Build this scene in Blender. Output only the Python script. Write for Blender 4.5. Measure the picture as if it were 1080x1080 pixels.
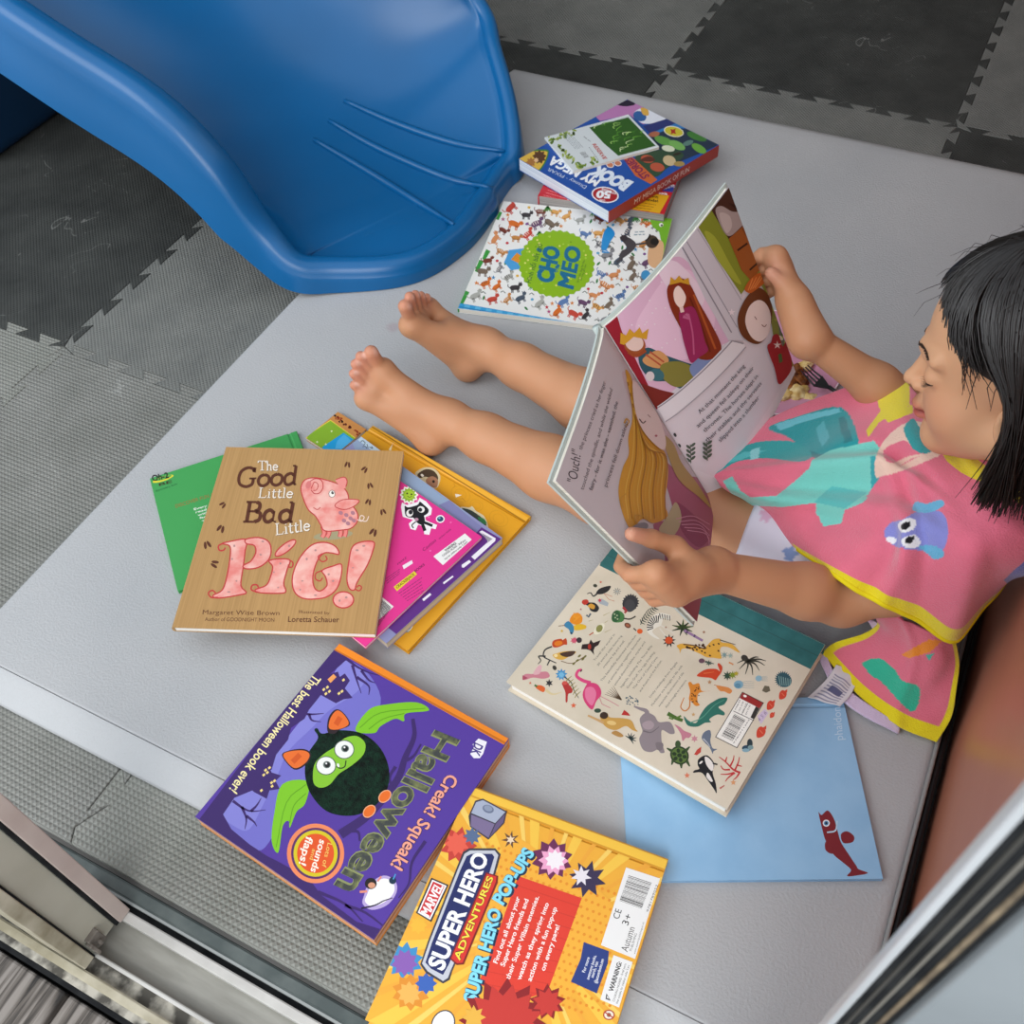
import bpy, bmesh, math, random
import numpy as np
from mathutils import Vector, Matrix, Euler, noise
from mathutils.geometry import tessellate_polygon

random.seed(7)
for _o in list(bpy.data.objects):
    bpy.data.objects.remove(_o)
SC = bpy.context.scene
COL = SC.collection
PI = math.pi

# ------------------------------------------------------------------ camera
# Room axes: x runs along the door sill, y into the room, z up; the play mat's
# top is z = 0.  The camera stands in the doorway one metre above the mat.
FPX = 1052.5
_pt, _rl, _yw = math.radians(51.2745), math.radians(-4.5076), math.radians(30.2)
_f = Vector((0, math.cos(_pt), -math.sin(_pt)))
_r0 = Vector((1, 0, 0)); _u0 = _r0.cross(_f)
_Rz = Matrix.Rotation(_yw, 3, 'Z')
CR = _Rz @ (math.cos(_rl) * _r0 + math.sin(_rl) * _u0)
CU = _Rz @ (-math.sin(_rl) * _r0 + math.cos(_rl) * _u0)
CF = _Rz @ _f
CP = Vector((0, 0, 1.0))
cam_data = bpy.data.cameras.new('camera')
cam = bpy.data.objects.new('camera', cam_data)
COL.objects.link(cam)
cam_data.sensor_fit = 'HORIZONTAL'
cam_data.sensor_width = 36.0
cam_data.lens = FPX / 1080.0 * 36.0
cam_data.clip_start = 0.02
cam_data.clip_end = 60
_m = Matrix((CR, CU, -CF)).transposed().to_4x4()
_m.translation = CP
cam.matrix_world = _m
SC.camera = cam
cam_data.dof.use_dof = True
cam_data.dof.focus_distance = 1.05
cam_data.dof.aperture_fstop = 16.0

# ------------------------------------------------------------------ light
w = bpy.data.worlds.new('overcast_sky')
SC.world = w
w.use_nodes = True
_bg = w.node_tree.nodes['Background']
_bg.inputs[0].default_value = (0.86, 0.93, 1.0, 1)
_bg.inputs[1].default_value = 1.2


def area(name, loc, target, sx, sy, power, color):
    l = bpy.data.lights.new(name, 'AREA')
    l.shape = 'RECTANGLE'; l.size = sx; l.size_y = sy
    l.energy = power; l.color = color
    o = bpy.data.objects.new(name, l)
    COL.objects.link(o)
    o.location = loc
    d = Vector(target) - Vector(loc)
    o.rotation_euler = d.to_track_quat('-Z', 'Y').to_euler()
    return o


# daylight through the open doorway side, brighter from the left
area('doorway_daylight', (-2.9, -2.3, 3.1), (-0.45, 0.9, 0), 2.8, 2.4, 76, (0.96, 0.98, 1.0))
area('garden_daylight', (0.6, -2.9, 2.5), (-0.2, 0.9, 0), 2.2, 2.0, 80, (1.0, 0.98, 0.96))

SC.view_settings.view_transform = 'Standard'
SC.view_settings.look = 'None'
SC.view_settings.gamma = 1.0
SC.view_settings.use_curve_mapping = False
SC.view_settings.exposure = 0.02


# ------------------------------------------------------------------ pixel helpers
def ray(px, py):
    return CF + ((px - 540) / FPX) * CR - ((py - 540) / FPX) * CU


def G(px, py, z=0.0):
    """world point seen at (px, py) on the horizontal plane z"""
    d = ray(px, py)
    return CP + d * ((z - CP.z) / d.z)


def onplane(px, py, pl):
    d = ray(px, py)
    p0, n = pl
    return CP + d * ((p0 - CP).dot(n) / d.dot(n))


def plane3(a, b, c):
    n = (b - a).cross(c - a).normalized()
    if n.z < 0:
        n = -n
    return (a, n)


def flat(z):
    return (Vector((0, 0, z)), Vector((0, 0, 1)))


# ------------------------------------------------------------------ object helpers
def link(name, data, parent=None):
    o = bpy.data.objects.new(name, data)
    COL.objects.link(o)
    if parent is not None:
        o.parent = parent
    return o


def thing(name, label, cat, loc=(0, 0, 0), group=None, mw=None):
    o = bpy.data.objects.new(name, None)
    COL.objects.link(o)
    o.empty_display_size = 0.02
    if mw is not None:
        o.matrix_world = mw
    else:
        o.location = loc
    o['label'] = label
    o['category'] = cat
    if group:
        o['group'] = group
    return o


def tag(o, label, cat, group=None):
    o['label'] = label
    o['category'] = cat
    if group:
        o['group'] = group
    return o


def structure(o):
    o['kind'] = 'structure'
    return o


def obj(name, bm, mats, parent=None, smooth=False, angle=None):
    me = bpy.data.meshes.new(name)
    bm.normal_update()
    bm.to_mesh(me)
    bm.free()
    if not isinstance(mats, (list, tuple)):
        mats = [mats]
    for m in mats:
        me.materials.append(m)
    if smooth:
        for p in me.polygons:
            p.use_smooth = True
        if angle is not None:
            try:
                me.set_sharp_from_angle(angle=math.radians(angle))
            except Exception:
                pass
    return link(name, me, parent)


def mesh_obj(name, verts, faces, mats, parent=None, smooth=False):
    me = bpy.data.meshes.new(name)
    me.from_pydata([tuple(v) for v in verts], [], faces)
    if not isinstance(mats, (list, tuple)):
        mats = [mats]
    for m in mats:
        me.materials.append(m)
    if smooth:
        for p in me.polygons:
            p.use_smooth = True
    me.update()
    return link(name, me, parent)


def box(bm, x0, x1, y0, y1, z0, z1, bevel=0.0, seg=2, mi=0):
    n0 = len(bm.faces)
    vs = [bm.verts.new(p) for p in ((x0, y0, z0), (x1, y0, z0), (x1, y1, z0), (x0, y1, z0),
                                    (x0, y0, z1), (x1, y0, z1), (x1, y1, z1), (x0, y1, z1))]
    fs = []
    for f in ((0, 3, 2, 1), (4, 5, 6, 7), (0, 1, 5, 4), (1, 2, 6, 5), (2, 3, 7, 6), (3, 0, 4, 7)):
        fc = bm.faces.new([vs[i] for i in f]); fc.material_index = mi
        fs.append(fc)
    if bevel > 0:
        es = list({e for f in fs for e in f.edges})
        bmesh.ops.bevel(bm, geom=es, offset=bevel, segments=seg, profile=0.5, affect='EDGES')
    return bm


def prism(bm, poly, axis, a0, a1, mi=0):
    """extrude a 2D polygon [(p,q)] along axis; 'x': (a,p,q), 'y': (p,a,q), 'z': (p,q,a)"""
    def P3(p, q, a):
        return {'x': (a, p, q), 'y': (p, a, q), 'z': (p, q, a)}[axis]
    A = [bm.verts.new(P3(p, q, a0)) for p, q in poly]
    B = [bm.verts.new(P3(p, q, a1)) for p, q in poly]
    n = len(poly)
    fs = [bm.faces.new(A), bm.faces.new(B[::-1])]
    for i in range(n):
        j = (i + 1) % n
        fs.append(bm.faces.new((A[j], A[i], B[i], B[j])))
    for f in fs:
        f.material_index = mi
    bmesh.ops.recalc_face_normals(bm, faces=fs)
    return fs


def tube(bm, pts, r, seg=8, mi=0, cap=True):
    """sweep a circle along pts; r scalar or list"""
    pts = [Vector(p) for p in pts]
    n = len(pts)
    rs = r if isinstance(r, (list, tuple)) else [r] * n
    t = (pts[1] - pts[0]).normalized()
    up = Vector((0, 0, 1)) if abs(t.z) < 0.9 else Vector((1, 0, 0))
    a = t.cross(up).normalized()
    rings = []
    for i in range(n):
        t = (pts[min(i + 1, n - 1)] - pts[max(i - 1, 0)])
        if t.length < 1e-9:
            t = Vector((0, 0, 1))
        t.normalize()
        a = (a - t * a.dot(t)).normalized()
        b = t.cross(a)
        rings.append([bm.verts.new(pts[i] + (a * math.cos(2 * PI * k / seg) + b * math.sin(2 * PI * k / seg)) * rs[i]) for k in range(seg)])
    for i in range(n - 1):
        for k in range(seg):
            f = bm.faces.new((rings[i][k], rings[i][(k + 1) % seg], rings[i + 1][(k + 1) % seg], rings[i + 1][k]))
            f.material_index = mi
    if cap:
        bm.faces.new(rings[0][::-1]).material_index = mi
        bm.faces.new(rings[-1]).material_index = mi


def catmull(pts, n, closed=False):
    """sample a Catmull-Rom spline through pts (any dimension), n samples per span"""
    P = [np.array(p, float) for p in pts]
    out = []
    m = len(P)
    spans = m if closed else m - 1
    for i in range(spans):
        if closed:
            p0, p1, p2, p3 = P[i - 1], P[i], P[(i + 1) % m], P[(i + 2) % m]
        else:
            p1, p2 = P[i], P[i + 1]
            p0 = P[i - 1] if i > 0 else 2 * p1 - p2
            p3 = P[i + 2] if i + 2 < m else 2 * p2 - p1
        for k in range(n):
            t = k / n
            out.append(0.5 * (2 * p1 + (p2 - p0) * t + (2 * p0 - 5 * p1 + 4 * p2 - p3) * t * t + (3 * p1 - p0 - 3 * p2 + p3) * t ** 3))
    if not closed:
        out.append(P[-1])
    return out


# ------------------------------------------------------------------ materials
def lin(c):
    """'#rrggbb' or 0-255 triple -> linear rgba"""
    if isinstance(c, str):
        c = c.lstrip('#')
        if len(c) == 3:
            c = ''.join(q * 2 for q in c)
        c = [int(c[i:i + 2], 16) for i in (0, 2, 4)]
    out = []
    for v in c:
        v = v / 255.0
        out.append(v / 12.92 if v <= 0.04045 else ((v + 0.055) / 1.055) ** 2.4)
    return (out[0], out[1], out[2], 1.0)


_MC = {}


def M(color, rough=0.5, spec=0.35, name=None, metal=0.0, coat=0.0):
    key = (str(color), rough, spec, metal, coat)
    if key in _MC:
        return _MC[key]
    m = bpy.data.materials.new(name or ('paint_' + str(color).strip('#')))
    m.use_nodes = True
    b = m.node_tree.nodes['Principled BSDF']
    b.inputs['Base Color'].default_value = lin(color)
    b.inputs['Roughness'].default_value = rough
    b.inputs['Specular IOR Level'].default_value = spec
    b.inputs['Metallic'].default_value = metal
    b.inputs['Coat Weight'].default_value = coat
    _MC[key] = m
    return m


def noisy(name, c1, c2, scale=20, rough=0.6, bump=0.0, bscale=None, spec=0.3, detail=4, bdist=0.002, coat=0.0, stretch=None, lo=0.35, hi=0.65):
    """two-colour noise over object coordinates with optional noise bump"""
    m = bpy.data.materials.new(name)
    m.use_nodes = True
    nt = m.node_tree; N = nt.nodes; L = nt.links
    b = N['Principled BSDF']
    tc = N.new('ShaderNodeTexCoord')
    src = tc.outputs['Object']
    if stretch:
        mp = N.new('ShaderNodeMapping'); mp.inputs['Scale'].default_value = stretch
        L.new(src, mp.inputs[0]); src = mp.outputs[0]
    nz = N.new('ShaderNodeTexNoise'); nz.inputs['Scale'].default_value = scale; nz.inputs['Detail'].default_value = detail
    L.new(src, nz.inputs['Vector'])
    cr = N.new('ShaderNodeValToRGB')
    cr.color_ramp.elements[0].color = lin(c1); cr.color_ramp.elements[1].color = lin(c2)
    cr.color_ramp.elements[0].position = lo; cr.color_ramp.elements[1].position = hi
    L.new(nz.outputs['Fac'], cr.inputs[0]); L.new(cr.outputs[0], b.inputs['Base Color'])
    b.inputs['Roughness'].default_value = rough
    b.inputs['Specular IOR Level'].default_value = spec
    b.inputs['Coat Weight'].default_value = coat
    if bump:
        n2 = N.new('ShaderNodeTexNoise'); n2.inputs['Scale'].default_value = bscale or scale * 6; n2.inputs['Detail'].default_value = 3
        L.new(src, n2.inputs['Vector'])
        bp = N.new('ShaderNodeBump'); bp.inputs['Strength'].default_value = bump; bp.inputs['Distance'].default_value = bdist
        L.new(n2.outputs['Fac'], bp.inputs['Height']); L.new(bp.outputs[0], b.inputs['Normal'])
    return m


def attr_mat(name, rough=0.6, spec=0.3, bump=0.0, bscale=200, bdist=0.001, sheen=0.0, sss=0.0):
    """base colour from the mesh's own printed 'tint' colour attribute"""
    m = bpy.data.materials.new(name)
    m.use_nodes = True
    nt = m.node_tree; N = nt.nodes; L = nt.links
    b = N['Principled BSDF']
    a = N.new('ShaderNodeVertexColor'); a.layer_name = 'tint'
    L.new(a.outputs['Color'], b.inputs['Base Color'])
    b.inputs['Roughness'].default_value = rough
    b.inputs['Specular IOR Level'].default_value = spec
    b.inputs['Sheen Weight'].default_value = sheen
    if sss:
        b.inputs['Subsurface Weight'].default_value = sss
        b.inputs['Subsurface Radius'].default_value = (1.0, 0.35, 0.2)
        b.inputs['Subsurface Scale'].default_value = 0.006
    if bump:
        tc = N.new('ShaderNodeTexCoord')
        n2 = N.new('ShaderNodeTexNoise'); n2.inputs['Scale'].default_value = bscale; n2.inputs['Detail'].default_value = 3
        L.new(tc.outputs['Object'], n2.inputs['Vector'])
        bp = N.new('ShaderNodeBump'); bp.inputs['Strength'].default_value = bump; bp.inputs['Distance'].default_value = bdist
        L.new(n2.outputs['Fac'], bp.inputs['Height']); L.new(bp.outputs[0], b.inputs['Normal'])
    return m


def set_tint(me, cols):
    """cols: (nverts,3) linear rgb"""
    ca = me.color_attributes.new('tint', 'FLOAT_COLOR', 'POINT')
    arr = np.ones((len(me.vertices), 4), np.float32)
    arr[:, :3] = cols
    ca.data.foreach_set('color', arr.ravel())
# ================================================================== SETTING
TZ = -0.030           # top of the foam tiles (the mat is 3 cm thick)


def foam_mat(name, base, light, grid=False):
    m = bpy.data.materials.new(name)
    m.use_nodes = True
    nt = m.node_tree; N = nt.nodes; L = nt.links
    b = N['Principled BSDF']
    tc = N.new('ShaderNodeTexCoord')
    # worn scuffs
    nz = N.new('ShaderNodeTexNoise'); nz.inputs['Scale'].default_value = 9; nz.inputs['Detail'].default_value = 9; nz.inputs['Roughness'].default_value = 0.7
    L.new(tc.outputs['Object'], nz.inputs['Vector'])
    cr = N.new('ShaderNodeValToRGB')
    cr.color_ramp.elements[0].position = 0.3; cr.color_ramp.elements[0].color = lin(base)
    cr.color_ramp.elements[1].position = 0.75; cr.color_ramp.elements[1].color = lin(light)
    L.new(nz.outputs['Fac'], cr.inputs[0])
    # thin scratches: ridge of a distorted noise
    n3 = N.new('ShaderNodeTexNoise'); n3.inputs['Scale'].default_value = 5; n3.inputs['Detail'].default_value = 2; n3.inputs['Distortion'].default_value = 1.5
    L.new(tc.outputs['Object'], n3.inputs['Vector'])
    sb = N.new('ShaderNodeMath'); sb.operation = 'SUBTRACT'; sb.inputs[1].default_value = 0.5
    L.new(n3.outputs['Fac'], sb.inputs[0])
    ab = N.new('ShaderNodeMath'); ab.operation = 'ABSOLUTE'; L.new(sb.outputs[0], ab.inputs[0])
    lt = N.new('ShaderNodeMath'); lt.operation = 'LESS_THAN'; lt.inputs[1].default_value = 0.0022
    L.new(ab.outputs[0], lt.inputs[0])
    ml = N.new('ShaderNodeMath'); ml.operation = 'MULTIPLY'; L.new(lt.outputs[0], ml.inputs[0])
    gt = N.new('ShaderNodeMath'); gt.operation = 'GREATER_THAN'; gt.inputs[1].default_value = 0.55; L.new(nz.outputs['Fac'], gt.inputs[0])
    L.new(gt.outputs[0], ml.inputs[1])
    m2 = N.new('ShaderNodeMath'); m2.operation = 'MULTIPLY'; m2.inputs[1].default_value = 0.3; L.new(ml.outputs[0], m2.inputs[0])
    mx = N.new('ShaderNodeMixRGB'); L.new(m2.outputs[0], mx.inputs[0]); L.new(cr.outputs[0], mx.inputs[1]); mx.inputs[2].default_value = lin('#b9bab5')
    # moulded grip texture: crossed waves
    mp = N.new('ShaderNodeMapping'); mp.inputs['Rotation'].default_value = (0, 0, 0.0 if grid else PI / 4)
    L.new(tc.outputs['Object'], mp.inputs[0])
    hs = []
    for ax in ('X', 'Y'):
        wv = N.new('ShaderNodeTexWave'); wv.bands_direction = ax; wv.inputs['Scale'].default_value = 50 if grid else 62
        L.new(mp.outputs[0], wv.inputs['Vector']); hs.append(wv)
    mn = N.new('ShaderNodeMath'); mn.operation = 'MINIMUM'
    L.new(hs[0].outputs['Fac'], mn.inputs[0]); L.new(hs[1].outputs['Fac'], mn.inputs[1])
    bp = N.new('ShaderNodeBump'); bp.inputs['Strength'].default_value = 0.75; bp.inputs['Distance'].default_value = 0.0022 if grid else 0.0014
    L.new(mn.outputs[0], bp.inputs['Height']); L.new(bp.outputs[0], b.inputs['Normal'])
    # recessed cells get a darker tone
    dk = N.new('ShaderNodeMixRGB'); dk.blend_type = 'MULTIPLY'; dk.inputs[0].default_value = 0.3
    rp = N.new('ShaderNodeValToRGB'); rp.color_ramp.elements[0].color = (0.35, 0.35, 0.35, 1); rp.color_ramp.elements[1].position = 0.5
    L.new(mn.outputs[0], rp.inputs[0])
    L.new(mx.outputs[0], dk.inputs[1]); L.new(rp.outputs[0], dk.inputs[2])
    L.new(dk.outputs[0], b.inputs['Base Color'])
    b.inputs['Roughness'].default_value = 0.72
    b.inputs['Specular IOR Level'].default_value = 0.3
    return m


FOAM_D = foam_mat('dark_foam', '#303231', '#4f514e')
FOAM_L = foam_mat('grey_foam', '#6f716e', '#8a8b86')
FOAM_DG = foam_mat('dark_foam_grid', '#7c7d77', '#94948f', True)
FOAM_LG = foam_mat('grey_foam_grid', '#85877f', '#9c9c96', True)

TXP, TYP, TX0, TY0 = 0.5675, 0.5715, -0.075, 0.7205
SILL_Y = 0.110


def tooth_path(L_, d=0.0085, n=8):
    """interlocking dovetail edge along +s from 0 to L_, offsets in t"""
    p = L_ / n
    out = []
    dl = 0.10 * p
    for i in range(n):
        s = i * p
        out += [(s + .27 * p + dl, -d), (s + .27 * p - dl, d), (s + .73 * p + dl, d), (s + .73 * p - dl, -d)]
    return out


def tile_outline(i, j):
    x0, x1 = TX0 + i * TXP, TX0 + (i + 1) * TXP
    y0, y1 = TY0 + j * TYP, TY0 + (j + 1) * TYP
    if j == -1:
        y0 = SILL_Y - .01           # the front row is cut off at the sill
    cutx = min(x1, 0.158); cuty = max(y0, SILL_Y + 0.003)
    pts = []
    # bottom edge, left to right
    if y0 < SILL_Y:
        pts += [(x0, cuty), (cutx, cuty)]
    else:
        pts += [(x0, y0)] + [(x0 + s, y0 + t) for s, t in tooth_path(TXP) if x0 + s < cutx - 0.004] + [(cutx, y0)]
    if x1 <= 0.158:
        pts += [(x1 + t, y0 + s) for s, t in tooth_path(y1 - y0) if y0 + s > cuty + 0.012]
    pts += [(cutx, y1)]
    pts += [(x0 + s, y1 + t) for s, t in reversed(tooth_path(TXP)) if x0 + s < cutx - 0.004]
    pts += [(x0, y1)]
    pts += [(x0 + t, y0 + s) for s, t in reversed(tooth_path(y1 - y0)) if y0 + s > cuty + 0.012]
    cx, cy = (x0 + cutx) / 2, (cuty + y1) / 2
    k = 0.9982
    return [(cx + (x - cx) * k, cy + (y - cy) * k) for x, y in pts], (cx, cy)


TILE_LABELS = {
    (-1, 2): 'dark foam floor tile with white scratches at the top, right of centre',
    (0, 2): 'grey foam floor tile in the top right corner of the picture',
    (-2, 2): 'grey foam floor tile at the top, between the blue slide and the scratched dark tile',
    (-3, 2): 'grey foam floor tile hidden behind the blue slide at the back',
    (0, 1): 'dark foam floor tile strip below the top right corner tile, beside the mat edge',
    (-1, 1): 'grey foam floor tile strip along the back edge of the mat under the scratched dark tile',
    (-2, 1): 'dark foam floor tile strip beside the slide tip at the back corner of the mat',
    (-3, 1): 'grey foam floor tile in the shade under the blue slide',
    (-4, 1): 'dark foam floor tile in deep shade under the upper end of the slide at left',
    (-3, 0): 'dark foam floor tile at left, in the shade below the blue slide',
    (-2, 0): 'grey foam floor tile between the blue slide and the left edge of the mat',
    (-3, -1): 'grey foam floor tile at the left picture edge, halfway down',
    (-2, -1): 'worn foam floor tile beside the left corner of the mat, reaching the door sill',
    (-1, -1): 'worn foam floor tile under the front of the mat, along the door sill',
    (0, -1): 'foam floor tile under the right front corner of the mat',
    (-4, 0): 'dark foam floor tile at the far left under the slide',
    (-4, 2): 'grey foam floor tile far behind the slide',
}
for (i, j), lab in TILE_LABELS.items():
    out, (cx, cy) = tile_outline(i, j)
    if (i, j) in ((-3, 1), (-4, 1), (-3, 2), (-4, 2), (-4, 0), (0, -1)) and (i, j) not in ((-3, 1), (-4, 1)):
        # tiles the photo shows nothing of are left out
        continue
    light = (i + j) % 2 == 0
    grid = (j == -1)
    mt = (FOAM_LG if light else FOAM_DG) if grid else (FOAM_L if light else FOAM_D)
    bm = bmesh.new()
    prism(bm, [(x - cx, y - cy) for x, y in out], 'z', 0.0, 0.012)
    top = [f for f in bm.faces if all(v.co.z > 0.011 for v in f.verts)]
    bmesh.ops.bevel(bm, geom=list({e for f in top for e in f.edges}), offset=0.0009, segments=1, affect='EDGES')
    o = obj('foam_floor_tile', bm, mt)
    o.location = (cx, cy, TZ - 0.012)
    tag(o, lab, 'floor tile', 'interlocking foam floor tiles')

# sub floor under the foam
bm = bmesh.new(); box(bm, -3.2, 0.30, SILL_Y, 3.3, -0.10, TZ - 0.0122)
structure(obj('floor', bm, noisy('screed', '#4d4c4a', '#5a5856', 12, 0.8)))

# brown panelled wall to the right of the mat, and the balcony's closed ends out of view
brown = noisy('brown_lacquered_panel', '#a8664f', '#ba7a62', 3.0, 0.34, bump=0.04, bscale=60, stretch=(1, 0.6, 2.2), spec=0.5, lo=0.25, hi=0.75)
bm = bmesh.new(); box(bm, 0.1660, 0.30, 0.165, 3.2, -0.10, 1.35)
structure(obj('wall_right', bm, brown))
bm = bmesh.new(); box(bm, -3.2, 0.30, 3.2, 3.3, -0.10, 2.6)
structure(obj('wall_back', bm, noisy('grey_plaster', '#8d8c89', '#98968f', 5, 0.8)))

_pl = noisy('white_soffit', '#b9b7b2', '#c4c2bd', 5, 0.8)  # unseen ceiling and left wall, put in to darken the rear and left
bm = bmesh.new(); box(bm, -3.2, 0.30, 1.55, 3.3, 2.25, 2.35)
structure(obj('ceiling', bm, _pl))
bm = bmesh.new(); box(bm, -3.3, -3.2, 0.13, 3.3, -0.10, 2.35)
structure(obj('wall_left', bm, _pl))

# ---------------------------------------------------------------- play mat
vinyl = noisy('grey_vinyl', '#adafb1', '#b5b6b7', 4, 0.62, bump=0.55, bscale=330, spec=0.3, bdist=0.0012)
# a faint pink smear of paint by the far foot
_nt = vinyl.node_tree; _b = _nt.nodes['Principled BSDF']
_src = _b.inputs['Base Color'].links[0].from_socket
_tc = _nt.nodes.new('ShaderNodeTexCoord'); _nz = _nt.nodes.new('ShaderNodeTexNoise'); _nz.inputs['Scale'].default_value = 40
_nt.links.new(_tc.outputs['Object'], _nz.inputs['Vector'])
_vm = _nt.nodes.new('ShaderNodeVectorMath'); _vm.operation = 'DISTANCE'
_nt.links.new(_tc.outputs['Object'], _vm.inputs[0])
_sp = G(413, 345, 0) - Vector((-0.382, 0.955, TZ)); _vm.inputs[1].default_value = tuple(_sp)
_ml = _nt.nodes.new('ShaderNodeMath'); _ml.operation = 'MULTIPLY_ADD'; _ml.inputs[1].default_value = .03; _nt.links.new(_nz.outputs['Fac'], _ml.inputs[0]); _nt.links.new(_vm.outputs['Value'], _ml.inputs[2])
_rp = _nt.nodes.new('ShaderNodeMapRange'); _rp.inputs[1].default_value = .018; _rp.inputs[2].default_value = .027; _rp.inputs[3].default_value = .30; _rp.inputs[4].default_value = 0
_nt.links.new(_ml.outputs[0], _rp.inputs[0])
_mx = _nt.nodes.new('ShaderNodeMixRGB'); _mx.inputs[2].default_value = lin('#9c7480')
_nt.links.new(_rp.outputs[0], _mx.inputs[0]); _nt.links.new(_src, _mx.inputs[1]); _nt.links.new(_mx.outputs[0], _b.inputs['Base Color'])
mat_root = thing('play_mat', 'large pale grey padded play mat lying on the foam tiles', 'mat', (-0.382, 0.955, TZ))
X0, X1, Y0, Y1 = -0.917 + 0.382, 0.153 + 0.382, 0.203 - 0.955, 1.712 - 0.955


def mat_panel(y0, y1, name):
    bm = bmesh.new()
    nx, ny = 60, max(4, int((y1 - y0) / 0.02))
    # rounded slab profile across y, with soft edge on every side
    def prof(d, w=0.012):
        if d >= w:
            return 1.0
        return math.sqrt(max(0.0, 1 - ((w - d) / w) ** 2))
    xs = [X0 + (X1 - X0) * k / nx for k in range(nx + 1)]
    for k, e in enumerate((0.0015, 0.004, 0.008, 0.012)):
        xs += [X0 + e, X1 - e]
    xs = sorted(set(xs))
    ys = [y0 + (y1 - y0) * k / ny for k in range(ny + 1)]
    for e in (0.001, 0.003, 0.006):
        ys += [y0 + e, y1 - e]
    ys = sorted(set(ys))
    top = {}
    for a, x in enumerate(xs):
        for b_, y in enumerate(ys):
            dx = min(x - X0, X1 - x); dy = min(y - y0, y1 - y)
            h = prof(dx) * prof(y1 - y) * (0.94 if y - y0 < .0008 else 1)
            und = 0.0009 * noise.noise(Vector((x * 5, y * 5, 1.3)))
            if name == 'front_flap':      # the flap slopes down to the tiles and thins out
                k = (y1 - y) / (y1 - y0)
                zz = 0.030 * prof(dx) * (1 - 0.62 * k ** 1.3) * (0.94 if y1 - y < .0008 else 1) + 0.0004
                top[a, b_] = bm.verts.new((x, y, max(zz, 0.004)))
                continue
            top[a, b_] = bm.verts.new((x, y, 0.012 + 0.018 * h + (und if h > 0.95 else 0)))
    for a in range(len(xs) - 1):
        for b_ in range(len(ys) - 1):
            bm.faces.new((top[a, b_], top[a + 1, b_], top[a + 1, b_ + 1], top[a, b_ + 1]))
    # skirt down to the floor
    loop = [(a, 0) for a in range(len(xs))] + [(len(xs) - 1, b_) for b_ in range(1, len(ys))] + \
           [(a, len(ys) - 1) for a in range(len(xs) - 2, -1, -1)] + [(0, b_) for b_ in range(len(ys) - 2, 0, -1)]
    low = [bm.verts.new((top[k].co.x, top[k].co.y, 0.0003)) for k in loop]
    n = len(loop)
    for q in range(n):
        bm.faces.new((top[loop[q]], low[q], low[(q + 1) % n], top[loop[(q + 1) % n]]))
    bm.faces.new(low)
    bmesh.ops.recalc_face_normals(bm, faces=bm.faces[:])
    return obj(name, bm, vinyl, mat_root, True, 60)


mat_panel(0.236 - 0.955, Y1, 'main_panel')
mat_panel(Y0, 0.2358 - 0.955, 'front_flap')
# stitched seam and black zip along the right edge
bm = bmesh.new()
tube(bm, [(X1 - 0.004, Y0 + 0.01 + k * 0.0047, 0.0285 + 0.0008 * (k % 2)) for k in range(315)], 0.0024, 6)
obj('stitched_piping', bm, M('#8f8e8d', 0.7), mat_root, True)
bm = bmesh.new(); box(bm, X1 - 0.0005, X1 + 0.0055, Y0, Y1, 0.0005, 0.0255, 0.003)
obj('zip_edge', bm, M('#17171a', 0.5), mat_root)

# ---------------------------------------------------------------- door sill and tracks
alu = noisy('anodised_aluminium', '#85837b', '#98968e', 14, 0.45, spec=0.5, stretch=(1, 6, 6))
alu_w = noisy('white_painted_aluminium', '#bab8b3', '#cbc9c4', 20, 0.45)
dirty = noisy('dirty_aluminium', '#4e4b45', '#b5b0a4', 45, 0.7, detail=9, lo=0.42, hi=0.62)
alu_y = noisy('yellowed_paint', '#8f8770', '#bdb6a2', 25, 0.6, detail=8)
black_r = noisy('black_rubber', '#191a1c', '#2a2b2c', 40, 0.9, spec=.1)
grn = noisy('grey_green_rail', '#4e5655', '#636a68', 30, 0.45)


def bar(name, prof, m, parent=None, x0=-1.6, x1=0.45, bev=0.0):
    bm = bmesh.new()
    prism(bm, prof, 'x', x0, x1)
    if bev:
        bmesh.ops.bevel(bm, geom=[e for e in bm.edges if abs(e.verts[0].co.x - e.verts[1].co.x) > 0.1], offset=bev, segments=2, affect='EDGES')
    return obj(name, bm, m, parent)


sill = bpy.data.objects.new('trim_1', None); COL.objects.link(sill)
sill.location = (0, 0.05, -0.06)
structure(sill)
def r4(y0, y1, z0, z1): return [(y0 - .05, z0 + .06), (y1 - .05, z0 + .06), (y1 - .05, z1 + .06), (y0 - .05, z1 + .06)]
bar('sill_base', r4(0.006, 0.110, -0.10, -0.064), alu, sill)
bar('inner_rail', r4(0.095, 0.1095, -0.065, -0.044), grn, sill, bev=0.002)
bar('inner_rail_lip', r4(0.0925, 0.0950, -0.065, -0.0455), M('#9a9e9c', 0.35), sill)
bar('brush_seal', r4(0.0865, 0.0925, -0.065, -0.052), black_r, sill)
bar('track_rib', r4(0.0768, 0.0865, -0.065, -0.044), alu_w, sill, bev=0.0012)
bar('track_rib', r4(0.0365, 0.0405, -0.065, -0.047), alu_w, sill, bev=0.001)
bar('track_bed', r4(0.0405, 0.0768, -0.066, -0.060), alu, sill)
bar('dirt_channel', r4(0.022, 0.0365, -0.066, -0.058), dirty, sill)
bar('outer_rail', r4(0.0130, 0.0225, -0.070, -0.047), alu_y, sill, bev=0.0015)
bar('outer_face', r4(0.0055, 0.0132, -0.10, -0.050), dirty, sill)
bar('rubber_edge', r4(0.0005, 0.0058, -0.10, -0.056), black_r, sill)

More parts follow.
